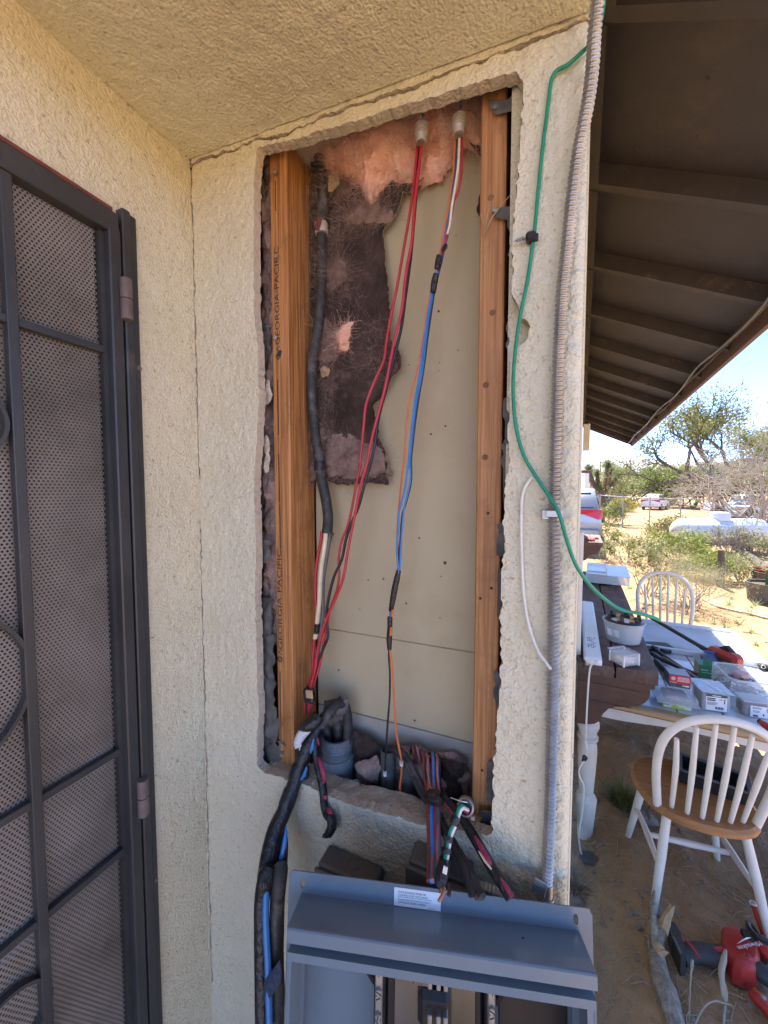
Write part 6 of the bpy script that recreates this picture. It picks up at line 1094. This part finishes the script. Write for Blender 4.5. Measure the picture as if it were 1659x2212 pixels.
O('fork', MB().tube([sy(700, 1800, .05), sy(690, 1720, .07), sy(672, 1640, .10), sy(668, 1560, .13), sy(676, 1470, .14)], [.024, .018, .014, .011, .004], 10), barklog, lg, smooth='all'); O('fork', MB().tube([sy(705, 1790, .05), sy(720, 1720, .075), sy(745, 1660, .10)], [.022, .018, .014], 10), barklog, lg, smooth='all')
O('splintered_end', MB().tube([sy(735, 1700, .09), sy(760, 1640, .11), sy(795, 1570, .14)], [.022, .020, .004], 7, 2).tube([sy(750, 1660, .10), sy(790, 1620, .13), sy(822, 1580, .14)], [.014, .012, .003], 6, 2), splint, lg); O('splintered_end', MB().tube([sy(700, 1830, .06), sy(740, 1835, .075), sy(785, 1830, .07)], [.018, .014, .002], 6, 2).tube([sy(690, 1790, .07), sy(720, 1800, .085), sy(760, 1825, .08)], [.016, .010, .002], 6, 2), splint, lg)
O('side_twig', MB().tube([sy(690, 1850, .04), sy(660, 1800, .05), sy(640, 1740, .06), sy(650, 1690, .06)], [.010, .007, .005, .002], 6), barklog, lg, smooth='all')
ds = thing('dry_stalk', 'pale split dry stalk standing right of the thick branch', 'twig', tuple(gp_(ZW(900, 1900))))
O('stalk', MB().tube([sx(920, 2300, .0), sx(915, 2100, .02), sx(925, 1950, .05), sx(870, 1750, .10), sx(900, 1640, .13), sx(925, 1550, .15)], [.004, .004, .005, .010, .010, .004], 8), greytwig, ds, smooth=True); O('spur', MB().tube([sx(915, 1930, .05), sx(880, 1880, .07), sx(865, 1770, .10)], [.003, .005, .004], 6), greytwig, ds, smooth=True); O('spur', MB().tube([sx(930, 1930, .05), sx(945, 1880, .07), sx(895, 1790, .10)], [.007, .005, .003], 6), splint, ds, smooth=True)
d2 = thing('weed_stalk', 'thin upright weed stem between the thick branch and the saw', 'twig', tuple(gp_(ZW(450, 2000)))); O('stem', MB().tube([sx(440, 2250, 0), sx(450, 2050, .03), sx(455, 1850, .07), sx(470, 1720, .11), sx(490, 1660, .13)], [.003, .0025, .0025, .004, .0015], 6), greytwig, d2, smooth=True); O('seed_head', MB().ico(sx(472, 1715, .115), .012, (.6, .6, 2.), .2), greytwig, d2)
d3 = thing('weed_stalk', 'thin curved dry stem sprawling at the bottom right of the dirt', 'twig', tuple(gp_(ZW(700, 2050)))); O('stem', MB().tube([sx(520, 2200, .02), sx(640, 2080, .05), sx(780, 2010, .06), sx(920, 1990, .05), sx(1020, 1960, .04), sx(1050, 1990, .03)], [.003, .003, .003, .0025, .002, .001], 6), greytwig, d3, smooth=True); O('tendril', MB().tube([sx(450 + 40 * math.cos(k * .7), 2150 + 50 * math.sin(k * .7), .02 + .004 * k) for k in range(9)], .0016, 5), greytwig, d3, smooth=True)
st_ = tag(O('flat_stone', MB().ico(gp_(ZK(215, 925), .01), .055, (1.2, 1, .35), .2), M('dark_slate_stone', (.09, .085, .08), (.12, .115, .105), sc=20, rough=.9)), 'dark flat stone beside the foot of the table leg', 'stone')
for k, (x, y, s_, lab) in enumerate(((600, 720, .055, 'larger grey stone in the pair under the near chair'), (655, 735, .045, 'smaller grey stone in the pair under the near chair'), (250, 535, .03, 'pale leaf-shaped stone near the table leg'), (150, 1200, .03, 'pale pebble by the wall corner'), (690, 1400, .03, 'grey stone beside the foot of the near chair'), (580, 1530, .016, 'small pale pebble left of the splintered branch'))):
    tag(O('stone', MB().ico(gp_(ZK(x, y), s_ * .3), s_, (1.2, 1, .7), .22), stone_m), lab, 'stone')
def clump(name, label, cat, px, n, h, spread, mat, wd=.0022, kind=None):
    c = gp_(px); V = []; F = []
    for i in range(n):
        a = random.uniform(0, 6.28); r_ = spread * random.random() ** .7; b = c + Vector((r_ * .5 * math.cos(a), r_ * .5 * math.sin(a), 0)); L = h * random.uniform(.5, 1.15); tip = b + Vector((math.cos(a) * spread * random.random(), math.sin(a) * spread * random.random(), L)); s_ = Vector((-math.sin(a), math.cos(a), 0)) * wd; m_ = b.lerp(tip, .5) + Vector((0, 0, L * .18)); o = len(V)
        V += [b - s_, b + s_, m_ - s_, m_ + s_, tip]; F += [(o, o + 1, o + 3), (o, o + 3, o + 2), (o + 2, o + 3, o + 4)]
    return tag(O(name, npmesh(name, [tuple(v) for v in V], F), mat, kind=kind), label, cat)
clump('grass_tuft', 'green grass tuft growing between the table leg and the near chair', 'grass tuft', ZK(450, 610), 420, .10, .13, grass_m)
clump('grass_tuft', 'dry straw tuft beside the wall corner', 'grass tuft', ZK(120, 1100), 160, .06, .10, twig); clump('grass_tuft', 'sparse dry tuft under the far side of the table', 'grass tuft', ZK(480, 100), 260, .10, .28, twig, .0016)
# gravel and twig litter nobody could count
m = MB()
for k in range(2600):
    y = 1.0 + 4.2 * random.random() ** 1.4; x = random.uniform(.0, .5 + .42 * y); r_ = .0025 + .011 * random.random() ** 5
    m.ico((x, y, gzs(x, y) + r_ * .25), r_, (1.2, 1, .75), .25)
O('gravel', m, stone_m, kind='stuff')
m = MB()
for k in range(1700):
    y = 1.1 + 3.6 * random.random() ** 1.2; x = random.uniform(.05, .5 + .42 * y); a = random.uniform(0, 6.28); L = random.uniform(.015, .10); z = gzs(x, y) + .004; q = Vector((math.cos(a), math.sin(a), 0)) * L
    m.tube([Vector((x, y, z)), Vector((x, y, z + .004)) + q * .5 + Vector((random.uniform(-.01, .01), random.uniform(-.01, .01), 0)), Vector((x + q.x, y + q.y, gzs(x + q.x, y + q.y) + .003))], random.uniform(.0006, .002), 4, 1)
O('twig_litter', m, twig, kind='stuff')
# ------------------------------------------------------------------ yard: fence, tank, planters, vehicles
def gat(x, y): return gzs(x, y)
FA0 = np.array(aD((1296, 1100), 22.)[:2]); FA1 = np.array(aD((1760, 1100), 15.5)[:2])
fn = thing('chain_link_fence', 'galvanised chain-link fence across the yard before the trees', 'fence', (float(FA0[0]), float(FA0[1]), 0))
fence_m = M('dull_galvanised_wire', (.34, .33, .31), rough=.6, metal=.3)
def fz(t): p = FA0 + (FA1 - FA0) * t; return gat(p[0], p[1])
def fpt(t, h): p = FA0 + (FA1 - FA0) * t; return Vector((p[0], p[1], fz(t) + h))
FH = [1.62, 1.55]
O('top_rail', MB().tube([fpt(t, 1.66) for t in np.linspace(0, 1, 9)], .022, 8, 1), fence_m, fn, smooth=True)
for t in (.0, .145, .30, .46, .61, .77, .92): O('fence_post', MB().lathe([(.03, -.1), (.03, 1.68), (.034, 1.69), (.02, 1.72), (0, 1.725)], fpt(t, 0), (0, 0, 1), 10), fence_m, fn, smooth=True)
FLn = float(np.linalg.norm(FA1 - FA0)); V = []; F = []; pit = .11; nW_ = int(FLn / pit)
for k in range(-15, nW_ + 1):
    for sg in (1, -1):
        x0 = k * pit if sg > 0 else (k * pit + 1.6); a0, b0 = 0., 1.6; 
        xa, xb = (x0, x0 + 1.6) if sg > 0 else (x0, x0 - 1.6)
        if min(xa, xb) < 0 or max(xa, xb) > FLn: continue
        p, q_ = fpt(xa / FLn, .03), fpt(xb / FLn, 1.63); o = len(V); d = Vector((0, 0, .0022)); e = Vector((0, .0022, 0)); V += [tuple(p - d), tuple(p + d), tuple(q_ + d), tuple(q_ - d)]; F.append((o, o + 1, o + 2, o + 3))
O('wire_mesh', npmesh('wire_mesh', V, F), fence_m, fn, kind='stuff')
# propane tank
k0 = Vector((3.95, 15.1, 0)); k1 = Vector((6.15, 16.1, 0)); kd = (k1 - k0).normalized(); kc = k0.lerp(k1, .5); kg = gat(kc.x, kc.y); KR = .44; zc = kg + .64
tk = thing('propane_tank', 'long white propane tank on its side with a domed lid', 'tank', (kc.x, kc.y, kg)); L_ = (k1 - k0).length / 2
prof = [(KR * math.sin(R(a)), -L_ - KR * .62 * math.cos(R(a))) for a in range(0, 91, 15)] + [(KR * math.cos(R(a)), L_ + KR * .62 * math.sin(R(a))) for a in range(0, 91, 15)]
O('shell', MB().lathe(prof, (kc.x, kc.y, zc), kd, 36), white_tank, tk, smooth=True)
for s in (-L_ * .98, L_ * .98, -.02): O('weld_seam', MB().lathe([(KR, -.012), (KR + .006, 0), (KR, .012)], Vector((kc.x, kc.y, zc)) + kd * s, kd, 36), white_tank, tk, smooth=True)
O('dome_lid', MB().lathe([(.27, 0), (.27, .20), (.24, .25), (.15, .275), (0, .28)], (kc.x, kc.y, zc + KR - .06), (0, 0, 1), 24), white_tank, tk, smooth=True)
for s in (-.8, .8): O('tank_leg', MB().box(Vector((kc.x, kc.y, kg + .14)) + kd * s, (.14, .6, .30), Matrix.Rotation(math.atan2(kd.y, kd.x), 3, 'Z'), .02), greybox, tk)
O('lifting_eye', MB().tube([Vector((kc.x, kc.y, zc + KR)) + kd * (1.05 + .06 * math.cos(j * .52)) + Vector((0, 0, .07 * math.sin(j * .52))) for j in range(7)], .012, 6, 1), white_tank, tk)
# scattered low weeds in the yard
V = []; F = []
for k in range(420):
    y = random.uniform(6, 34); x = random.uniform(.6, .9 * y); g = gat(x, y); hh = random.uniform(.04, .16)
    for j in range(16):
        a = random.uniform(0, 6.28); d = Vector((math.cos(a) * hh, math.sin(a) * hh, hh * random.uniform(.5, 1.2))); s_ = Vector((-math.sin(a), math.cos(a), 0)) * .008; o = len(V); b = Vector((x, y, g - .01)); V += [tuple(b - s_), tuple(b + s_), tuple(b + d)]; F.append((o, o + 1, o + 2))
O('weeds', npmesh('weeds', V, F), leaf_p, kind='stuff')
m = MB()
for k in range(500):
    y = random.uniform(5, 26); x = random.uniform(.4, .9 * y); r_ = random.uniform(.01, .04); m.ico((x, y, gat(x, y)), r_, (1.2, 1, .6), .25)
O('yard_pebbles', m, stone_m, kind='stuff')
# planters
def planter(px, h, r_, label, plant):
    p = aZ(px, 0); g = gat(p[0], p[1]); t = thing('planter', label, 'planter', (p[0], p[1], g), 'dark planters at the right of the yard')
    O('pot', MB().lathe([(r_ * .86, 0), (r_ * .92, h * .5), (r_ * .98, h * .93), (r_, h * .94), (r_, h), (r_ * .93, h), (r_ * .90, h * .85)], (p[0], p[1], g), (0, 0, 1), 32), pot_m, t, smooth=True); O('soil', MB().lathe([(r_ * .91, h * .86), (0, h * .9)], (p[0], p[1], g), (0, 0, 1), 24), soil, t, smooth=True)
    c = Vector((p[0], p[1], g + h * .86))
    if plant == 'cactus':
        for k in range(4): q = c + Vector((random.uniform(-.4, .4) * r_, random.uniform(-.4, .4) * r_, 0)); O('cactus_stem', MB().tube([q, q + Vector((.01, 0, .12)), q + Vector((.0, .01, .24 + .05 * k))], [.03, .035, .018], 8), cactus_m, t, smooth=True)
    else:
        m = MB()
        for k in range(60): q = c + Vector((random.uniform(-.7, .7) * r_, random.uniform(-.7, .7) * r_, random.uniform(.0, .12))); m.ico(q, .035, (1.2, 1, .7), .3)
        O('red_bloom', m, flesh_red, t, kind='stuff')
    return t
planter((1657, 1299), .36, .31, 'nearer dark planter with a small green cactus', 'cactus'); planter((1668, 1272), .36, .33, 'farther dark planter full of red succulents', 'red')
hs = [aZ(q, .02) for q in ((1500, 1262), (1512, 1272), (1516, 1288), (1524, 1300), (1545, 1309), (1565, 1316), (1592, 1322), (1620, 1327), (1658, 1335), (1720, 1344))]
tag(O('garden_hose', MB().tube([(p[0], p[1], gat(p[0], p[1]) + .018) for p in hs], .017, 8), hose_m, None, smooth=True), 'tan garden hose snaking across the sunlit dirt', 'hose')
p = aZ((1555, 1268), 0); tag(O('stump_post', MB().tube([(p[0], p[1], -.1), (p[0] + .01, p[1], .35), (p[0] - .01, p[1], .78)], [.07, .062, .055], 12), bark, None, smooth=True), 'dark weathered post stub in the yard behind the pale bush', 'post')
a_ = aZ((1600, 1196), 0); b_ = aZ((1690, 1262), 0); tag(O('dark_ground_bar', MB().tube([(a_[0], a_[1], gat(a_[0], a_[1]) + .08), ((a_[0] + b_[0]) / 2, (a_[1] + b_[1]) / 2, .1), (b_[0], b_[1], gat(b_[0], b_[1]) + .08)], .10, 10), bark, None, smooth=True), 'long dark round bar lying on the dirt beyond the planters', 'log')  # long dark round bar laid across the dirt
# vehicles
def car(label, loc, rz, kind_, paint, scale=1., group='cars parked beyond the fence'):
    t = thing('parked_car', label, 'car', loc, group, rz)
    prof_b = {'sedan': [(-2.2, .35), (-2.25, .62), (-2.15, .92), (-1.2, .98), (1.0, .94), (2.0, .80), (2.25, .60), (2.2, .35)], 'suv': [(-2.3, .40), (-2.36, .70), (-2.33, 1.02), (-2.2, 1.10), (1.05, 1.05), (2.05, .92), (2.3, .70), (2.28, .40)], 'pickup': [(-2.6, .5), (-2.65, .8), (-2.6, 1.08), (-.6, 1.10), (1.2, 1.08), (2.4, 1.0), (2.6, .8), (2.55, .5)]}[kind_]
    prof_c = {'sedan': [(-1.75, .93), (-1.0, 1.38), (-.2, 1.44), (.45, 1.38), (1.15, .93)], 'suv': [(-2.30, 1.06), (-2.12, 1.42), (-1.80, 1.70), (-1.2, 1.76), (.1, 1.72), (.55, 1.62), (1.30, 1.04)], 'pickup': [(-.75, 1.08), (-.60, 1.70), (.1, 1.76), (.7, 1.68), (1.35, 1.07)]}[kind_]
    W_ = .90; S = scale
    def loft(pr, w0, w1, n_in=.05):
        n = len(pr); zs_ = [z for _, z in pr]; z0, z1 = min(zs_), max(zs_); vs = []
        for sy_, f in ((-1, 0), (-1, 1), (1, 1), (1, 0)):
            for x, z in pr:
                ww = w0 + (w1 - w0) * (z - z0) / (z1 - z0); cxm = x * (.985 if f == 0 else 1); vs.append((cxm * S, sy_ * (ww if f == 0 else ww - n_in) * S, (z if f == 0 else z + .015) * S))
        fs = []
        for i in range(3):
            for k in range(n): fs.append((i * n + k, i * n + (k + 1) % n, (i + 1) * n + (k + 1) % n, (i + 1) * n + k))
        fs += [tuple(range(n))[::-1], tuple(3 * n + k for k in range(n))]; return MB().add(vs, fs)
    O('body', loft(prof_b, W_, W_ * .95), paint, t, smooth=True, local=True); O('cabin', loft(prof_c, W_ * .93, W_ * .74, .04), paint, t, smooth=True, local=True)
    zl, zh = prof_c[0][1] + .06, max(z for _, z in prof_c) - .10
    n = len(prof_c)
    for sy_ in (-1, 1):
        cs = [(x * .90, z) for x, z in prof_c]; zz = [z for _, z in prof_c]; z0, z1 = min(zz), max(zz)
        O('side_window', MB().add([(x * S, sy_ * ((W_ * .93 + (W_ * .74 - W_ * .93) * (min(max(z, zl), zh) - z0) / (z1 - z0)) + .006) * S, min(max(z, zl), zh) * S) for x, z in cs], [tuple(range(n))]), glass_d, t, local=True)
    (xa, za), (xb, zb) = prof_c[0], prof_c[1] if kind_ != 'suv' else prof_c[2]
    O('rear_window', MB().add([((xa - .012 + (xb - xa) * f - .02) * S, y * S, (za + (zb - za) * f + .03) * S) for f, y in ((.18, -.66), (.18, .66), (.88, .58), (.88, -.58))], [(0, 1, 2, 3)]), glass_d, t, local=True)
    (xa, za), (xb, zb) = prof_c[-1], prof_c[-2]
    O('windscreen', MB().add([((xa + .012 + (xb - xa) * f + .02) * S, y * S, (za + (zb - za) * f + .03) * S) for f, y in ((.1, -.68), (.1, .68), (.9, .60), (.9, -.60))], [(0, 1, 2, 3)]), glass_d, t, local=True)
    for x in (-1.4, 1.4):
        for sy_ in (-1, 1): 
            w_ = O('wheel', MB().lathe([(.20, -.10), (.33, -.10), (.345, -.06), (.345, .06), (.33, .10), (.20, .10), (.19, .06), (.05, .08), (0, .08)], (x * S, sy_ * .80 * S, .345), (0, sy_, 0), 22), tyre, t, smooth=True, local=True)
            O('rim', MB().lathe([(.20, .085), (.17, .07), (.05, .09), (0, .09)], (x * S, sy_ * .81 * S, .345), (0, sy_, 0), 16), galv, w_, smooth=True, local=True)
    xr = prof_b[1][0]
    for sy_ in (-1, 1):
        if kind_ == 'suv': O('tail_lamp', MB().prism([(-2.37 * S, sy_ * .90 * S, z * S) for z in (0,)] and [((xr - .012) * S, sy_ * .12 * S, 1.14 * S), ((xr + .03) * S, sy_ * .885 * S, 1.17 * S), ((xr + .02) * S, sy_ * .90 * S, .90 * S), ((xr - .005) * S, sy_ * .80 * S, .88 * S), ((xr - .012) * S, sy_ * .42 * S, 1.03 * S)], (.20 * S, 0, .0)), lampred, t, local=True)
        else: O('tail_lamp', MB().box(((xr - .0) * S, sy_ * .68 * S, .78 * S), (.06, .30 * S, .14), None, .02), lampred, t, local=True)
        O('headlight', MB().box((-xr * .985 * S, sy_ * .66 * S, .72 * S), (.08, .32 * S, .13), None, .02), white_pl, t, local=True)
    O('bumper', MB().box(((xr + .04) * S, 0, .50 * S), (.22 * S, 1.72 * S, .24 * S), None, .05), paint, t, local=True); O('bumper', MB().box((-(xr + .04) * S, 0, .50 * S), (.22 * S, 1.72 * S, .24 * S), None, .05), paint, t, local=True)
    return t
def carat(px, d, *a, **k): p = aD(px, d); return car(a[0], (p[0], p[1], gat(p[0], p[1])), *a[1:], **k)
rvp = aD((1298, 1100), 11.4); sv_ = car('silver family car with a red tail lamp, parked past the house corner', (rvp[0] - .62, rvp[1] + 2.6, .22), R(84), 'suv', car_silver, 1.05, None)
carat((1415, 1100), 42, 'white car glinting beyond the fence between the bushes', R(66), 'suv', car_white, .95)
carat((1308, 1095), 42, 'dark green car behind the yellow-flowered bush', R(200), 'suv', car_dark, .95)
carat((1610, 1100), 31, 'white pickup parked left of the pale blue car', R(10), 'pickup', car_white); carat((1652, 1100), 27, 'pale blue car parked at the far right', R(20), 'sedan', car_lblue)
up = aD((1296, 1050), 120.); ut = thing('utility_pole', 'distant wooden utility pole with a crossarm', 'utility pole', (up[0], up[1], 0)); O('pole', MB().lathe([(.22, 0), (.13, 11.5), (0, 11.5)], (up[0], up[1], 0), (0, 0, 1), 8), pole_m, ut); O('crossarm', MB().box((up[0], up[1], 10.9), (2.4, .14, .16)).box((up[0], up[1], 9.9), (1.8, .14, .14)), pole_m, ut)

# ------------------------------------------------------------------ plants
def leaves(name, pts, size, mat, parent, up=.3, asp=.5):
    P = np.asarray(pts, float); n = len(P); a = rng.normal(0, 1, (n, 3)); a[:, 2] += up; a /= np.linalg.norm(a, axis=1)[:, None]; b = np.cross(a, rng.normal(0, 1, (n, 3))); b /= np.linalg.norm(b, axis=1)[:, None] + 1e-9
    s = size * rng.uniform(.55, 1.35, (n, 1)); V = np.stack([P, P + a * s * .5 + b * s * asp * .5, P + a * s, P + a * s * .5 - b * s * asp * .5], 1).reshape(-1, 3)
    return O(name, npmesh(name, V, np.arange(4 * n).reshape(-1, 4)), mat, parent, kind='stuff')
def grow(mb, p, d, L, r, depth, tips, spread=.6, up=.12, nb=(2, 3), wig=.18, shrink=.72):
    pts = [p]; dd = d.normalized(); q = p
    for k in range(3):
        dd = (dd + Vector((random.gauss(0, wig), random.gauss(0, wig), random.gauss(0, wig) + up * .3))).normalized(); q = q + dd * L / 3; pts.append(q)
        if depth <= 2: tips.append((q, dd))
    mb.tube(pts, [r, r * .88, r * .76, r * .64], 6 if depth < 3 else 9, 1 if depth < 2 else 2, cap=False)
    if depth <= 0: tips.append((q, dd)); return
    for k in range(random.randint(*nb)):
        v = Vector((random.gauss(0, 1), random.gauss(0, 1), random.gauss(0, .7))); v = v - dd * v.dot(dd); nd_ = (dd + v.normalized() * spread * random.uniform(.6, 1.3) + Vector((0, 0, up))).normalized()
        grow(mb, pts[random.choice((2, 3, 3))], nd_, L * shrink * random.uniform(.8, 1.15), r * .60, depth - 1, tips, spread, up, nb, wig, shrink)
def tree(name, label, cat, loc, H, r, depth, nleaf, lsize, lm, tm=bark, spread=.7, up=.1, lean=(0, 0), L0=.3, jit=.3, group=None, nb=(2, 3), stems=1, shrink=.74, asp=.5):
    t = thing(name, label, cat, loc, group); tips = []; mb = MB()
    for s in range(stems):
        a = 6.28 * s / stems + random.random(); grow(mb, Vector((.06 * r / .1 * math.cos(a) if stems > 1 else 0, .06 * math.sin(a) if stems > 1 else 0, -.1)), Vector((lean[0] + (.55 * math.cos(a) if stems > 1 else 0), lean[1] + (.55 * math.sin(a) if stems > 1 else 0), 1)), H * L0, r, depth, tips, spread, up, nb, shrink=shrink)
    O('trunk' if cat == 'tree' else 'stems', mb, tm, t, smooth='all', local=True)
    if nleaf:
        T = np.array([tuple(p) for p, _ in tips]); k = rng.integers(len(T), size=nleaf); P = T[k] + rng.normal(0, jit, (nleaf, 3)) * np.array([1, 1, .75]); leaves('crown' if cat == 'tree' else 'foliage', P, lsize, lm, t, asp=asp).location = (0, 0, 0)
    return t
def at(px, d): p = aD(px, d); return (p[0], p[1], gat(p[0], p[1]))
random.seed(21)
tree('mesquite_tree', 'large spreading tree with a dark forked trunk beyond the fence', 'tree', at((1558, 1100), 22), 8.0, .27, 5, 15000, .12, leaf_g, spread=.95, up=.10, lean=(-.02, 0), L0=.30, jit=.30)
tree('mesquite_tree', 'leaning grey-green limb tree left of the dark forked trunk', 'tree', at((1590, 1100), 24), 7.5, .20, 5, 14000, .13, leaf_p, spread=.9, up=.10, lean=(.35, 0), L0=.30, jit=.35)
random.seed(5)
tree('bare_shrub', 'tall leafless pale bush at the right edge', 'shrub', at((1655, 1150), 13.6), 5.2, .06, 5, 0, 0, None, greytwig, spread=.75, up=.02, L0=.27, stems=8, nb=(3, 3), shrink=.78)
bgx = [(1322, 34, 4.8, leaf_p), (1345, 44, 6.0, leaf_g), (1368, 50, 6.4, leaf_d), (1385, 38, 5.4, leaf_g), (1408, 46, 6.2, leaf_p), (1428, 33, 4.8, leaf_y), (1450, 42, 5.6, leaf_g), (1472, 33, 5.0, leaf_y), (1496, 30, 4.6, leaf_g), (1520, 36, 5.6, leaf_y), (1545, 40, 6.2, leaf_d), (1580, 34, 5.6, leaf_g), (1606, 38, 6.2, leaf_d), (1632, 34, 6.0, leaf_g), (1658, 30, 5.6, leaf_p)]
nm_ = ['pale', 'mid green', 'dark', 'mid green', 'dusty', 'yellow-green', 'olive', 'bright', 'low olive', 'yellowish', 'dense dark', 'round green', 'tall dark', 'broad green', 'greyish']
wh = ['leftmost of the row beyond the fence, next to the spiky yucca tree', 'behind the dark green car', 'farthest back in the row, right of the yellow-flowered bush', 'left of the white glinting car', 'right behind the white glinting car', 'just right of the white glinting car', 'left of the long propane tank', 'above the left end of the propane tank', 'above the middle of the propane tank', 'left of the large forked trunk', 'directly behind the large forked trunk', 'right of the large forked trunk', 'behind the white pickup', 'behind the leafless pale bush', 'rightmost of the row beyond the fence']
for i, (x, d, h, lm) in enumerate(bgx):
    tree('desert_tree', f'{nm_[i]} tree {wh[i]}', 'tree', at((x, 1090), d + 14), h * 1.75, .10, 4, 3600, .30, lm, spread=.8, up=.06, L0=.22, jit=.46, group='trees beyond the fence', stems=3)
random.seed(9)
# joshua tree
jt = at((1300, 1095), 25); jo = thing('joshua_tree', 'spiky yucca tree with a skirt of dead leaves past the house', 'tree', jt); mb = MB(); heads = []
mb.tube([(0, 0, -.1), (.05, 0, 1.0), (0, .05, 2.0)], [.2, .17, .15], 9)
for dx, dy, h in ((-.8, .1, 3.5), (.2, -.3, 3.7), (.9, .2, 3.1), (-.3, .5, 3.2), (.5, .3, 3.6)): mb.tube([(0, .03, 1.7), (dx * .6, dy * .6, 2.4), (dx, dy, h)], [.13, .12, .10], 8); heads.append((dx, dy, h))
O('trunk', mb, bark, jo, smooth=True, local=True); V = []; Fq = []; V2 = []; F2 = []
for (dx, dy, h) in heads + [(0, .05, 2.3)]:
    for k in range(150):
        a = random.uniform(0, 6.28); e = random.uniform(-.3, 1.4); d = Vector((math.cos(a) * math.cos(e), math.sin(a) * math.cos(e), math.sin(e))); b = Vector((dx, dy, h - .25 * random.random())); s_ = d.orthogonal().normalized() * .034; tip = b + d * random.uniform(.35, .6); o = len(V); V += [tuple(b - s_), tuple(b + s_), tuple(tip)]; Fq.append((o, o + 1, o + 2))
    for k in range(130):
        a = random.uniform(0, 6.28); zz = h - .3 - 1.0 * random.random(); d = Vector((math.cos(a), math.sin(a), -1.6)).normalized(); b = Vector((dx * (zz / h), dy * (zz / h), zz)); s_ = d.orthogonal().normalized() * .03; tip = b + d * random.uniform(.35, .6); o = len(V2); V2 += [tuple(b - s_), tuple(b + s_), tuple(tip)]; F2.append((o, o + 1, o + 2))
O('green_blades', npmesh('green_blades', V, Fq), joshua_m, jo, local=True, kind='stuff'); O('dead_blades', npmesh('dead_blades', V2, F2), joshua_d, jo, local=True, kind='stuff')
tree('flowering_bush', 'round yellow-flowered bush beyond the fence', 'shrub', at((1349, 1100), 38), 1.9, .03, 4, 5200, .11, leaf_fl, greytwig, spread=.9, up=.02, L0=.30, jit=.18, stems=8)
tree('desert_bush', 'small bright bush at the foot of the silver car', 'shrub', at((1312, 1150), 14), .9, .012, 3, 900, .07, leaf_y, greytwig, spread=.6, L0=.34, jit=.07, stems=7)
random.seed(31)
tree('leafy_bush', 'sparse bush of bare stems tipped with dark leaf clusters, nearest behind the table', 'shrub', at((1398, 1290), 7.4), 1.75, .012, 4, 1500, .050, leaf_g, twig, spread=.38, up=.14, L0=.30, jit=.030, stems=8, nb=(1, 2))
tree('broom_bush', 'dense fine pale broom bush behind the chair and table', 'shrub', at((1492, 1322), 6.6), 1.35, .007, 5, 8000, .030, leaf_p, greytwig, spread=.62, up=.06, L0=.26, jit=.07, stems=20, nb=(2, 3), asp=.2)
tree('broom_bush', 'yellow-green leafy bush in front of the left end of the tank', 'shrub', at((1470, 1190), 10.4), 1.35, .012, 4, 2600, .075, leaf_y, twig, spread=.6, up=.08, L0=.28, jit=.085, stems=9)
tree('broom_bush', 'yellow-green bush between the pale broom bush and the tank', 'shrub', at((1535, 1240), 8.6), 1.05, .010, 4, 1900, .06, leaf_y, twig, spread=.65, up=.05, L0=.28, jit=.07, stems=8)
tree('broom_bush', 'straw-coloured bush in front of the right end of the tank', 'shrub', at((1628, 1188), 11.6), 1.15, .010, 4, 1300, .06, leaf_p, greytwig, spread=.55, up=.08, L0=.28, jit=.07, stems=10)
tree('desert_bush', 'yellow-green scrub at the foot of the spiky yucca tree', 'shrub', at((1318, 1112), 22), 1.6, .02, 4, 2200, .10, leaf_y, twig, spread=.7, L0=.28, jit=.14, stems=9)
tree('broom_bush', 'dry straw bush just right of the far timber shelf', 'shrub', at((1350, 1180), 10.5), 1.2, .010, 4, 1300, .055, leaf_p, greytwig, spread=.6, up=.06, L0=.28, jit=.07, stems=11)
tree('broom_bush', 'pale dry bush between the leafy bush and the propane tank', 'shrub', at((1430, 1215), 9.2), 1.15, .009, 4, 1500, .05, leaf_p, greytwig, spread=.6, up=.06, L0=.28, jit=.07, stems=12)
tree('broom_bush', 'rightmost pale broom bush behind the planters', 'shrub', at((1600, 1262), 8.4), 1.0, .009, 4, 1700, .045, leaf_p, greytwig, spread=.65, up=.04, L0=.28, jit=.07, stems=12)
tree('twiggy_bush', 'grey upright twiggy bush in front of the tank middle', 'shrub', at((1580, 1192), 11.2), 1.25, .012, 4, 500, .06, leaf_p, M('grey_brown_twigs', (.20, .165, .14), rough=.95), spread=.32, up=.18, L0=.32, jit=.06, stems=16, nb=(2, 3))
tree('desert_bush', 'olive bush behind the propane tank at its right end', 'shrub', at((1630, 1125), 16.5), 1.5, .02, 4, 1800, .10, leaf_g, twig, spread=.6, L0=.28, jit=.12, stems=9)
tree('desert_bush', 'olive bush touching the left end of the propane tank', 'shrub', at((1452, 1150), 13.5), 1.5, .02, 4, 2000, .09, leaf_g, twig, spread=.6, L0=.28, jit=.12, stems=9)
tree('desert_bush', 'yellowish weed clump in front of the tank dome', 'shrub', at((1512, 1160), 12.2), .9, .012, 4, 1400, .06, leaf_y, twig, spread=.55, L0=.3, jit=.07, stems=9)
